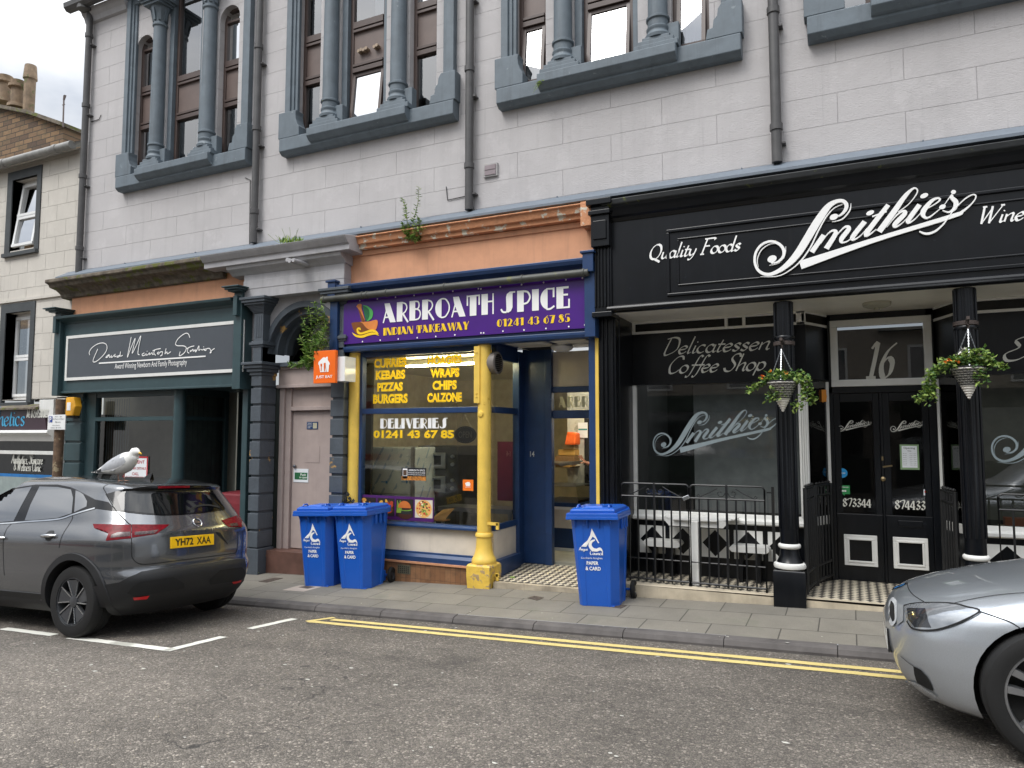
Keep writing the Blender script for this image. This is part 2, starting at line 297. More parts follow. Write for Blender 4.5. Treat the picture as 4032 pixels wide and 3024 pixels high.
# show-card deco letters (thick left, hairline right); coordinates x in units of height
T_, t_ = .34, .075
def _st(x, w=T_, a=0., b=1.): return ('p', [(x, a), (x+w, a), (x+w, b), (x, b)])
def _rib(pts, w=t_): return ('r', [(p[0], p[1], w) for p in pts])
def _crescent(cx, cz, rx, rz, xc): # left part of an ellipse up to x=xc
    o = []
    for i in range(25):
        a = R(60+240*i/24); x = cx+rx*math.cos(a)
        o.append((min(x, xc), cz+rz*math.sin(a)))
    return ('p', o)
DECO = {
 'A': ([('p', [(.1, 1), (.42, 1), (.8, 0), (.46, 0), (.18, .62)]), _rib([(.24, .68), (.04, 0)]), _rib([(.12, .28), (.5, .28)])], .8),
 'B': ([_st(0), _rib([(.3, .965), (.5, .93), (.56, .76), (.5, .6), (.3, .55)]), _rib([(.3, .6), (.56, .5), (.64, .3), (.54, .08), (.3, .035)])], .68),
 'C': ([_crescent(.42, .5, .42, .5, .36), _rib([(.3, .965), (.62, .95)]), _rib([(.66, 1.0), (.66, .55)], .09), _rib([(.3, .03), (.5, .03), (.7, .15)], .09)], .74),
 'D': ([_st(0), _rib([(.3, .965), (.6, .85), (.7, .5), (.6, .15), (.3, .035)])], .74), 'E': ([_st(0), _rib([(.3, .95), (.6, .95)], .1), _rib([(.3, .62), (.56, .62)], .09), _rib([(.3, .04), (.64, .04)], .08), _rib([(.61, 0), (.61, .42)], .08)], .66),
 'H': ([_st(0), _rib([(.3, .62), (.62, .62)]), _rib([(.62, 0), (.62, 1)])], .68), 'I': ([_st(0)], .36), 'K': ([_st(0), _rib([(.36, .42), (.66, 1.05)]), _rib([(.42, .5), (.74, -.06)])], .74),
 'L': ([_st(0), _rib([(.3, .04), (.6, .04)], .08), _rib([(.58, 0), (.58, .36)], .08)], .62), 'N': ([_rib([(.04, 0), (.04, .96)]), ('p', [(0, 1), (.32, 1), (.76, 0), (.44, 0)]), _rib([(.72, .04), (.72, 1)])], .78),
 'O': ([_crescent(.42, .5, .42, .5, .36), _rib([(.36, .965), (.58, .93), (.76, .7), (.8, .5), (.76, .3), (.58, .07), (.36, .035)])], .84),
 'P': ([_st(0), _rib([(.3, .96), (.54, .9), (.66, .66), (.54, .42), (.34, .36)], .09)], .7), 'R': ([_st(0), _rib([(.3, .965), (.52, .88), (.6, .68), (.5, .48), (.34, .38)]), _rib([(.36, .4), (.68, -.06)], .1)], .7),
 'S': ([('p', [(.32, .2), (.3, .08), (.4, 0), (.56, .08), (.64, .25), (.64, .88), (.66, .93), (.78, .93), (.78, 1), (.5, 1), (.34, .9), (.3, .75)]), _rib([(.04, .2), (.14, .06), (.34, .04)], .09)], .82),
 'T': ([_st(.17, .36), _rib([(.0, .96), (.72, .96)]), _rib([(.04, 1), (.04, .5)], .08), _rib([(.68, 1), (.68, .5)], .08)], .74), 'V': ([('p', [(0, 1), (.34, 1), (.56, .0), (.36, 0)]), _rib([(.46, .05), (.7, 1)])], .72),
 'W': ([('p', [(0, 1), (.3, 1), (.5, 0), (.32, 0)]), _rib([(.42, .05), (.6, .9)]), ('p', [(.5, 1), (.8, 1), (.96, 0), (.78, 0)]), _rib([(.88, .05), (1.1, 1.04)])], 1.08),
 'Y': ([('p', [(0, 1), (.34, 1), (.52, .5), (.52, 0), (.22, 0), (.22, .5)]), _rib([(.46, .4), (.72, 1.04)])], .7),
 '0': ([_crescent(.34, .5, .34, .5, .32), _rib([(.3, .97), (.5, .9), (.64, .5), (.5, .1), (.3, .03)], .06)], .72), '1': ([_st(.16, .32), _rib([(0, .86), (.2, .96)], .07)], .56),
 '2': ([_rib([(.06, .66), (.08, .88), (.3, .97)], .07), ('p', [(.3, 1), (.5, .9), (.62, .72), (.6, .55), (.36, .1), (.36, 0), (0, 0), (.3, .5), (.38, .75)]), _rib([(.3, .04), (.64, .04)], .08)], .7),
 '3': ([_rib([(.04, .84), (.16, .96), (.36, .97)], .07), ('p', [(.34, 1), (.54, .92), (.58, .7), (.46, .56), (.62, .44), (.64, .2), (.5, .03), (.34, 0)]), _rib([(.34, .03), (.14, .04), (.02, .18)], .07)], .7),
 '4': ([_st(.36, .26), _rib([(.5, .98), (.04, .26), (.7, .26)], .07)], .74), '5': ([_rib([(.6, .97), (.14, .97), (.1, .6)], .07), ('p', [(.3, .64), (.5, .6), (.62, .4), (.6, .16), (.46, .02), (.3, 0)]), _rib([(.3, .03), (.1, .08), (.04, .22)], .06)], .7),
 '6': ([_crescent(.34, .4, .34, .4, .32), _rib([(.2, .6), (.34, .85), (.58, .98)], .07), _rib([(.3, .78), (.52, .7), (.62, .4), (.5, .08), (.3, .03)], .06)], .7), '7': ([_rib([(0, .96), (.5, .96)], .08), ('p', [(.34, 1), (.66, 1), (.46, 0), (.12, 0)])], .62),
 '8': ([('p', [(.04, .86), (.22, 1), (.34, .96), (.66, .4), (.64, .16), (.46, .04), (.3, .4), (.06, .62)]), _rib([(.2, .97), (.46, .97), (.56, .8), (.4, .62)], .06), _rib([(.24, .42), (.06, .26), (.1, .06), (.34, .03), (.5, .08)], .06)], .7), ' ': ([], .34)}
def deco(mb, s, x0, x1, z0, z1, y, m=0, fr=None):
    h = z1-z0; gap = .06; tot = sum(DECO[c][1]+gap for c in s)-gap; k = (x1-x0)/tot; x = 0
    for c in s:
        for kind, pts in DECO[c][0]:
            if kind == 'p':
                _j[0] = (_j[0]+1) % 7; yy = y-.0004*_j[0]; mb.poly([(x0+(x+p)*k, yy, z0+q*h) for p, q in pts], m)
            else: ribbon(mb, [(x0+(x+p)*k, z0+q*h, w*(h+k)/2) for p, q, w in pts], y, m, smooth=len(pts) > 2)
        x += DECO[c][1]+gap
# ================================================================== materials in use
def wall_stone(name, base, row, length, joint, jv=.7, bstr=.5, stain=None):
    k = NT(name); br = k.n.new('ShaderNodeTexBrick'); br.offset = .5; br.inputs['Scale'].default_value = 1
    br.inputs['Brick Width'].default_value = length; br.inputs['Row Height'].default_value = row; br.inputs['Mortar Size'].default_value = joint
    br.inputs['Mortar Smooth'].default_value = .6; br.inputs['Color1'].default_value = (.5, .5, .5, 1); br.inputs['Color2'].default_value = (.62, .62, .62, 1); br.inputs['Mortar'].default_value = (0, 0, 0, 1)
    wob = k.n.new('ShaderNodeVectorMath'); wob.operation = 'ADD'; ns = k.n.new('ShaderNodeTexNoise'); ns.inputs['Scale'].default_value = 1.3
    sc = k.n.new('ShaderNodeVectorMath'); sc.operation = 'SCALE'; sc.inputs['Scale'].default_value = .02
    k.l.new(k.xz(), ns.inputs['Vector']); k.l.new(ns.outputs['Color'], sc.inputs[0]); k.l.new(k.xz(), wob.inputs[0]); k.l.new(sc.outputs[0], wob.inputs[1]); k.l.new(wob.outputs[0], br.inputs['Vector'])
    c = srgb(base); n = k.noise(.9, 6, .6)
    a = k.ramp(n, [(.3, tuple(x*.93 for x in c)), (.7, tuple(min(1, x*1.05) for x in c))])
    streak = k.ramp(k.noise(1, 6, .7, k.map((5, 5, .35))), [(.5, 0.), (.85, .3)]); a = k.mix(streak, a, tuple(x*.62 for x in c)); pat = k.ramp(k.noise(2.4, 7, .7), [(.55, 0.), (.62, .35)]); a = k.mix(pat, a, tuple(min(1, x*1.16) for x in c)); st2 = k.ramp(k.noise(1, 5, .75, k.map((14, 14, .5))), [(.60, 0.), (.8, .4)]); a = k.mix(st2, a, tuple(x*.5 for x in c))
    gaps = k.ramp(k.noise(2.2, 3), [(.42, 0.), (.6, 1.)])
    mort = k.math('MULTIPLY', k.math('MULTIPLY', br.outputs['Fac'], gaps), jv); a = k.mix(mort, a, tuple(x*.55 for x in c))
    spots = k.ramp(k.noise(14, 6, .75), [(.7, 0.), (.73, .55)]); a = k.mix(spots, a, srgb(stain or '8a8580'))
    k.col(a); k.set(Roughness=.85)
    h = k.math('ADD', k.math('MULTIPLY', br.outputs['Fac'], -1.2), k.math('MULTIPLY', k.noise(38, 6, .7, k.map((1, 1, 2.4))), .55))
    h = k.math('ADD', h, k.math('MULTIPLY', k.noise(6, 5), .6)); k.bump(h, bstr, .012); return k.m
M = {}
M['wall'] = wall_stone('painted ashlar', '#b9b6b6', .335, 1.25, .004, .26, .9)
M['house'] = wall_stone('peeling painted stone', '#c6c1b8', .30, .55, .007, .25, 1., '#a08c78')
M['grey'] = pm('blue grey masonry paint', '#626d75', .6, var=.09, wear='#7d868b', ws=7, wt=.66, bump=.35, bs=26, streak=.6)
M['dgrey'] = pm('slate grey masonry paint', '#4a5158', .5, var=.1, wear='#b08a4e', ws=2.6, wt=.635, bump=.4, bs=22, bd=.01, streak=.5)
M['lgrey'] = pm('light grey masonry paint', '#a9a8aa', .6, var=.06, streak=.4, bump=.12, bs=30, wear='#8d8c8a', ws=9, wt=.68)
M['brown'] = pm('brown window paint', '#4f413c', .4, var=.08)
M['spandrel'] = pm('brown spandrel board', '#6a5b55', .45, var=.07, streak=.3)
M['pipe'] = pm('grey drainpipe', '#4d4c4c', .45, var=.15, streak=.6)
M['lead'] = pm('painted lead flashing', '#6b747e', .55, var=.05, streak=.3)
M['orange'] = pm('salmon masonry paint', '#d39a76', .7, var=.05, wear='#7a5240', ws=5, wt=.71, streak=.35, bump=.2, bs=18)
M['orange_peel'] = pm('flaking salmon paint', '#c98d66', .75, var=.08, wear='#cfc9b8', ws=7, wt=.57, bump=.8, bs=30, bd=.012, streak=.4)
M['moss'] = pm('mossy stone', '#6d6458', .9, var=.35, vs=9, wear='#5f6330', ws=5, wt=.55, bump=.9, bs=26, bd=.015)
M['moss_black'] = pm('mossy black cornice', '#1d2022', .5, var=.3, wear='#4c5226', ws=7, wt=.62, bump=.5, bs=30)
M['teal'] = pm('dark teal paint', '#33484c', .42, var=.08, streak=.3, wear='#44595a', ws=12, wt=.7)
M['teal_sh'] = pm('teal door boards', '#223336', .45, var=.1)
M['white'] = pm('white gloss paint', '#dcdcd8', .35, var=.03, streak=.12)
M['upvc'] = pm('white plastic frame', '#e4e5e4', .3, var=.02)
M['black'] = pm('black gloss paint', '#080b10', .28, var=.2, streak=.3, wear='#1c2127', ws=9, wt=.68, spec=.35)
M['blackm'] = pm('black iron paint', '#121314', .45, var=.3, wear='#3a3230', ws=30, wt=.7)
M['navy'] = pm('navy gloss paint', '#1f3a63', .35, var=.1, streak=.35, wear='#3a5a86', ws=13, wt=.7)
M['yellow'] = pm('yellow gloss paint', '#e6c258', .4, var=.06, wear='#c79f3a', ws=9, wt=.66, bump=.15, bs=25, streak=.25)
M['yellow_peel'] = pm('peeling yellow paint', '#dfba4e', .5, var=.08, wear='#a9906a', ws=11, wt=.56, bump=.7, bs=22, bd=.01, streak=.3)
M['cream'] = pm('cream render', '#cfc5b6', .6, var=.05, streak=.35, wear='#a89e92', ws=7, wt=.7)
M['pink'] = pm('dusty pink paint', '#ab9c96', .5, var=.05, streak=.2, wear='#948681', ws=11, wt=.72)
M['purple'] = pm('purple sign panel', '#46187a', .3, var=.05, streak=.12)
M['letter_white'] = pm('white lettering', '#eeeeec', .4, var=.02)
M['letter_yellow'] = pm('yellow lettering', '#f2c81c', .45, var=.03)
M['letter_grey'] = pm('etched glass lettering', '#a9b3b4', .4, var=.04)
M['letter_silver'] = pm('silver lettering', '#d3d3ca', .35, var=.05)
M['letter_dim'] = pm('dark silver lettering', '#8b989c', .4, var=.05)
M['soffit'] = pm('soffit paint', '#eeeade', .3, var=.03, streak=.1)
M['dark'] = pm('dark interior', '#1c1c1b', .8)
M['sand'] = pm('warm interior wall', '#b3ab98', .8, var=.12)
M['dim'] = pm('dim interior wall', '#6c6b62', .85, var=.1)
M['curtain'] = pm('white blind', '#cfd0d4', .8, var=.06, vs=3)
M['glass'] = glass('shop glass', (.9, .93, .91), .06); M['glass_door'] = glass('black door glass', (.5, .5, .5), .0, ior=1.3)
M['glass_up'] = glass('upper window glass', (.8, .85, .88), .30, ior=1.5)
M['glass_dark'] = glass('dark shop glass', (.62, .64, .64), .045)
M['steel'] = pm('brushed steel', '#9a9da0', .32, .9, var=.1)
M['chrome'] = pm('chrome', '#d8dadc', .08, 1.)
M['rubber'] = pm('black rubber', '#0c0c0c', .75, var=.3, bump=.2, bs=120, bd=.002)
def leafmat(nm, c):
    k = NT(nm); c = srgb(c); col = k.ramp(k.noise(25, 4), [(.3, tuple(x*.6 for x in c)), (.7, tuple(x*1.3 for x in c))]); k.col(col); k.set(Roughness=.5)
    t = k.n.new('ShaderNodeBsdfTranslucent'); k.l.new(col, t.inputs[0]); m = k.n.new('ShaderNodeMixShader'); m.inputs[0].default_value = .35; k.l.new(k.b.outputs[0], m.inputs[1]); k.l.new(t.outputs[0], m.inputs[2]); k.l.new(m.outputs[0], k.out.inputs[0]); return k.m
M['leaf'] = leafmat('green leaf', '#5b7d34'); M['leaf2'] = leafmat('yellow green leaf', '#93aa55'); M['leaf3'] = leafmat('dark ivy leaf', '#4a6a38')
M['stem'] = pm('plant stem', '#6f7d45', .7); M['wood'] = pm('weathered timber', '#66513f', .85, var=.3, vs=14, bump=.6, bs=40, streak=.6, wear='#94866b', ws=6, wt=.6)
M['red'] = pm('red print', '#b5212c', .5); M['blue_print'] = pm('blue print', '#1d6fb0', .5); M['paper'] = pm('white paper', '#dfe3e6', .7, var=.03)
M['cyan'] = pm('cyan lettering', '#3f9cc4', .45); M['maroon'] = pm('aubergine sign panel', '#3a2a33', .4, var=.06)
# ================================================================== ground
def asphalt(name, c0, c1, c2):
    k = NT(name); v = k.n.new('ShaderNodeTexVoronoi'); v.inputs['Scale'].default_value = 62; k.l.new(k.map((1, 1, 0)), v.inputs['Vector'])
    w = k.n.new('ShaderNodeTexVoronoi'); w.inputs['Scale'].default_value = 62; w.feature = 'DISTANCE_TO_EDGE'; k.l.new(k.map((1, 1, 0)), w.inputs['Vector'])
    h = k.n.new('ShaderNodeSeparateColor'); k.l.new(v.outputs['Color'], h.inputs[0])
    a = k.ramp(h.outputs[0], [(.0, c0), (.45, c1), (.8, c1), (.97, c2)])
    a = k.mix(k.ramp(w.outputs['Distance'], [(.0, .75), (.16, 0.)]), a, tuple(x*.3 for x in srgb(c0)))
    big = k.ramp(k.noise(.55, 5, .6), [(.3, .78), (.7, 1.12)]); a = k.mix(1., a, big, 'MULTIPLY')
    mid = k.ramp(k.noise(5, 5, .65), [(.3, .82), (.7, 1.1)]); a = k.mix(1., a, mid, 'MULTIPLY')
    trk = k.ramp(k.noise(1, 4, .5, k.map((.05, 1.3, 0))), [(.38, .84), (.62, 1.08)]); a = k.mix(1., a, trk, 'MULTIPLY')
    oil = k.ramp(k.noise(.9, 3, .5), [(.66, 0.), (.74, .5)]); a = k.mix(oil, a, (.03, .028, .026))
    cv = k.n.new('ShaderNodeTexVoronoi'); cv.feature = 'DISTANCE_TO_EDGE'; cv.inputs['Scale'].default_value = .42; wv = k.n.new('ShaderNodeVectorMath'); wv.operation = 'ADD'; wn_ = k.n.new('ShaderNodeTexNoise'); wn_.inputs['Scale'].default_value = 3; k.l.new(k.obj(), wn_.inputs['Vector']); k.l.new(k.map((1, 1, 0)), wv.inputs[0]); k.l.new(wn_.outputs['Color'], wv.inputs[1]); k.l.new(wv.outputs[0], cv.inputs['Vector'])
    a = k.mix(k.math('MULTIPLY', k.ramp(cv.outputs['Distance'], [(.0, .8), (.006, 0.)]), k.ramp(k.noise(.7, 2), [(.5, 0.), (.56, 1.)])), a, (.02, .02, .02))
    k.col(a); k.set(Roughness=.88); k.bump(k.math('ADD', k.ramp(w.outputs['Distance'], [(0., 0.), (.3, 1.)]), k.math('MULTIPLY', h.outputs[1], .8)), .9, .007); return k.m
M['road'] = asphalt('surface dressed asphalt', '#655f58', '#827b72', '#aaa195')
def slabs():
    k = NT('paving slabs'); br = k.n.new('ShaderNodeTexBrick'); br.offset = .5; br.inputs['Scale'].default_value = 1
    br.inputs['Brick Width'].default_value = .62; br.inputs['Row Height'].default_value = .475; br.inputs['Mortar Size'].default_value = .006; br.inputs['Bias'].default_value = -.2
    br.inputs['Color1'].default_value = (*srgb('#77736a'), 1); br.inputs['Color2'].default_value = (*srgb('#837e73'), 1); br.inputs['Mortar'].default_value = (*srgb('#4a4741'), 1)
    k.l.new(k.obj(), br.inputs['Vector']); a = k.mix(1., br.outputs['Color'], k.ramp(k.noise(1.6, 6, .65), [(.3, .78), (.72, 1.12)]), 'MULTIPLY')
    a = k.mix(k.ramp(k.noise(150, 3), [(.4, .0), (.75, .45)]), a, srgb('#4d4943')); a = k.mix(k.ramp(k.noise(3.1, 5), [(.58, 0.), (.75, .5)]), a, srgb('#626455'))
    k.col(a); k.set(Roughness=.85); k.bump(k.math('ADD', k.math('MULTIPLY', br.outputs['Fac'], -1), k.math('MULTIPLY', k.noise(120, 3), .25)), .6, .006); return k.m
M['slab'] = slabs()
M['kerb'] = pm('granite kerb', '#575351', .8, var=.2, vs=5, bump=.35, bs=90, streak=.3)
XL, XR = -34., 12.
mb = MB(); ys = [-40, -16, -9, -7, -5.6, -5, -4.4, -3, -1.42]
for a, b in zip(ys[:-1], ys[1:]):
    mb.poly([(XL*3, a, zroad(XL*3, a)), (XR*4, a, zroad(XR*4, a)), (XR*4, b, zroad(XR*4, b)), (XL*3, b, zroad(XL*3, b))])
struct(mb.build('road', M['road'], weld=True))
KY = -1.42
mb = MB(); mb.poly([(XL, KY+.13, zpav(XL, KY+.13)), (XR, KY+.13, zpav(XR, KY+.13)), (XR, 3, zpav(XR, 3)), (XL, 3, zpav(XL, 3))]); struct(mb.build('pavement', M['slab']))
mb = MB(); x = XL; q = 0
while x < XR:                                                     # kerb stones with open joints
    L = .915; a, b = x+.004, x+L-.004; e = random.uniform(-.003, .003)
    za, zb = zpav(a, KY)+e, zpav(b, KY)+e
    vs = [(c, y, z+d) for c, z in ((a, za), (b, zb)) for y, d in ((KY+.012, -.3), (KY, -.05), (KY+.02, -.012), (KY+.06, .001), (KY+.13, .004), (KY+.13, -.3))]
    mb.add(vs, [tuple(range(6)), tuple(range(11, 5, -1))]+[(i, i+6, (i+1) % 6+6, (i+1) % 6) for i in range(6)]); x += L
struct(mb.build('kerb', M['kerb']))
mb = MB(); mb.add([(x, y, zpav(x, KY)+d) for x in (XL, XR) for y, d in ((KY+.02, -.3), (KY+.02, -.03), (KY+.06, -.008), (KY+.14, -.008), (KY+.14, -.3))], [tuple(range(5)), tuple(range(9, 4, -1))]+[(i, i+5, (i+1) % 5+5, (i+1) % 5) for i in range(5)]); struct(mb.build('kerb_bedding', pm('dark joint mortar', '#2e2c2a', .9)))
# painted lines: thin sheets draped on the road
def worn(name, c, wt=.6):
    k = NT(name); c = srgb(c); k.col(k.mix(k.ramp(k.noise(4, 5), [(.3, 0.), (.7, .3)]), c, tuple(x*.6 for x in c))); k.set(Roughness=.75)
    k.bump(k.noise(70, 3), .6, .006)
    t = k.n.new('ShaderNodeBsdfTransparent'); m = k.n.new('ShaderNodeMixShader'); f = k.ramp(k.noise(34, 6, .7), [(wt, 1.), (wt+.05, 0.)])
    k.l.new(f, m.inputs[0]); k.l.new(t.outputs[0], m.inputs[1]); k.l.new(k.b.outputs[0], m.inputs[2]); k.l.new(m.outputs[0], k.out.inputs[0]); return k.m
M['line_w'] = worn('worn white road paint', '#d9d8ce', .66); M['line_y'] = worn('worn yellow road paint', '#d3bf7c', .63)
def line(mb, p, q, w, k=12):
    p, q = Vector(p).to_2d(), Vector(q).to_2d(); d = (q-p).normalized(); n = Vector((-d.y, d.x))*w/2; L, Rr = [], []
    for i in range(k+1):
        c = p+(q-p)*i/k
        for lst, e in ((L, c+n), (Rr, c-n)):
            e = e+n*random.uniform(-.1, .1); lst.append((e.x, e.y, zroad(e.x, e.y)+.005))
    mb.add(L+Rr, [(i, i+1, k+1+i+1, k+1+i) for i in range(k)])
mb = MB(); line(mb, (-8.1, -3.385), (-7.25, -3.385), .1); line(mb, (-6.98, -3.39), (-6.1, -3.385), .1); struct(mb.build('bay_line', M['line_w']))
mb = MB(); line(mb, (-6.38, -3.385), (-5.58, -3.375), .1); line(mb, (-5.61, -3.42), (-5.585, -2.79), .1); struct(mb.build('bay_line', M['line_w']))
mb = MB(); line(mb, (-5.63, -2.41), (-5.57, -1.82), .1); struct(mb.build('bay_line', M['line_w']))
ya, yb = onroad(1225, 2443), onroad(3600, 2676); yc, yd = onroad(1270, 2434), onroad(3600, 2648)
mb = MB(); line(mb, (-5.3, -1.875), (3.5, -1.905), .092, 90); struct(mb.build('yellow_line', M['line_y']))
mb = MB(); line(mb, (-5.15, -1.70), (3.5, -1.735), .092, 90); struct(mb.build('yellow_line', M['line_y']))
mb = MB(); line(mb, (-5.34, -1.89), (-5.2, -1.6), .075); struct(mb.build('yellow_line', M['line_y']))
# litter flecks and droppings on the road read as one scatter
mb = MB()
for i in range(170):
    x, y = random.uniform(-9, 1.2), random.uniform(-5.3, -1.0); z = zroad(x, y)+.004 if y < -1.42 else zpav(x, y)+.004
    r = random.choice([.006, .008, .01, .014, .02]); a = random.random()*6
    mb.poly([(x+r*random.uniform(.5, 1.2)*math.cos(a+t)*1.3, y+r*random.uniform(.4, 1.)*math.sin(a+t), z) for t in (0, 1.1, 2.2, 3.3, 4.4, 5.5)])
o = mb.build('litter', pm('pale litter flecks', '#b9b7ae', .9, var=.2)); o['kind'] = 'stuff'; tag(o, 'pale specks of litter and droppings scattered over the road and pavement', 'litter')
# ================================================================== main grey building (upper storeys)
WY = .10
bld = thing('stone_building', 'tall pale grey stone building with three column framed windows above the shops', 'building', (-5, .3, 4.4))
BX0, BX1, BZ0, BZ1 = -12.45, 5.2, 4.42, 9.62
bays = [-11.37, -7.65, -3.98, -.27]
def arch(cx, hw, zb, zs, n=10): return [(cx-hw, zb), (cx+hw, zb)]+[(cx+hw*math.cos(math.pi*i/n), zs+hw*math.sin(math.pi*i/n)) for i in range(n+1)]
holes = []
for bx in bays: holes += [(bx+.2, bx+.62, 6.15, 8.72), (bx+1.0, bx+1.82, 6.15, 9.4), (bx+2.22, bx+2.66, 6.15, 8.72)]
mb = MB(); xs = sorted({BX0, BX1, *[h[0] for h in holes], *[h[1] for h in holes]}); zs = sorted({BZ0, BZ1, 6.15, 8.72, 9.4})
for i in range(len(xs)-1):
    for j in range(len(zs)-1):
        cx, cz = (xs[i]+xs[i+1])/2, (zs[j]+zs[j+1])/2
        if not any(a < cx < b and c < cz < d for a, b, c, d in holes):
            mb.poly([(xs[i], WY, zs[j]), (xs[i+1], WY, zs[j]), (xs[i+1], WY, zs[j+1]), (xs[i], WY, zs[j+1])])
for a, b, c, d in holes:
    for p, q in (((a, c), (a, d)), ((b, d), (b, c)), ((a, d), (b, d)), ((b, c), (a, c))):
        mb.poly([(p[0], WY, p[1]), (q[0], WY, q[1]), (q[0], WY+.3, q[1]), (p[0], WY+.3, p[1])])
    if d < 9:                                                     # rounded heads of the lancets
        cx, hw, zsp = (a+b)/2, (b-a)/2, 8.72-(b-a)/2; n = 10
        for k in range(n):
            a0, a1 = math.pi*k/n, math.pi*(k+1)/n; p0 = (cx+hw*math.cos(a0), zsp+hw*math.sin(a0)); p1 = (cx+hw*math.cos(a1), zsp+hw*math.sin(a1))
            mb.poly([(p0[0], WY, p0[1]), (p0[0], WY, d), (p1[0], WY, d), (p1[0], WY, p1[1])]); mb.poly([(p0[0], WY, p0[1]), (p1[0], WY, p1[1]), (p1[0], WY+.3, p1[1]), (p0[0], WY+.3, p0[1])])
mb.poly([(BX0, WY, BZ0), (BX0, 8, BZ0), (BX0, 8, BZ1), (BX0, WY, BZ1)]); mb.poly([(BX0, WY, BZ1), (BX1, WY, BZ1), (BX1, 8, BZ1+1), (BX0, 8, BZ1+1)])
mb.build('wall', M['wall'], bld)
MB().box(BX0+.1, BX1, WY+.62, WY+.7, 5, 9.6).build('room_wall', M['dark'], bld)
mb = MB(); mb.along([(WY+.02, 4.42), (-.16, 4.50), (-.16, 4.53), (WY-.03, 4.67), (WY+.02, 4.67)], BX0-.3, BX1)
for x in (-11.2, -9.5, -7.4, -6.2, -3.2, -1.0, .75): mb.box(x, x+.012, WY-.06, WY-.02, 4.60, 4.675)
mb.build('lead_flashing', M['lead'], bld)
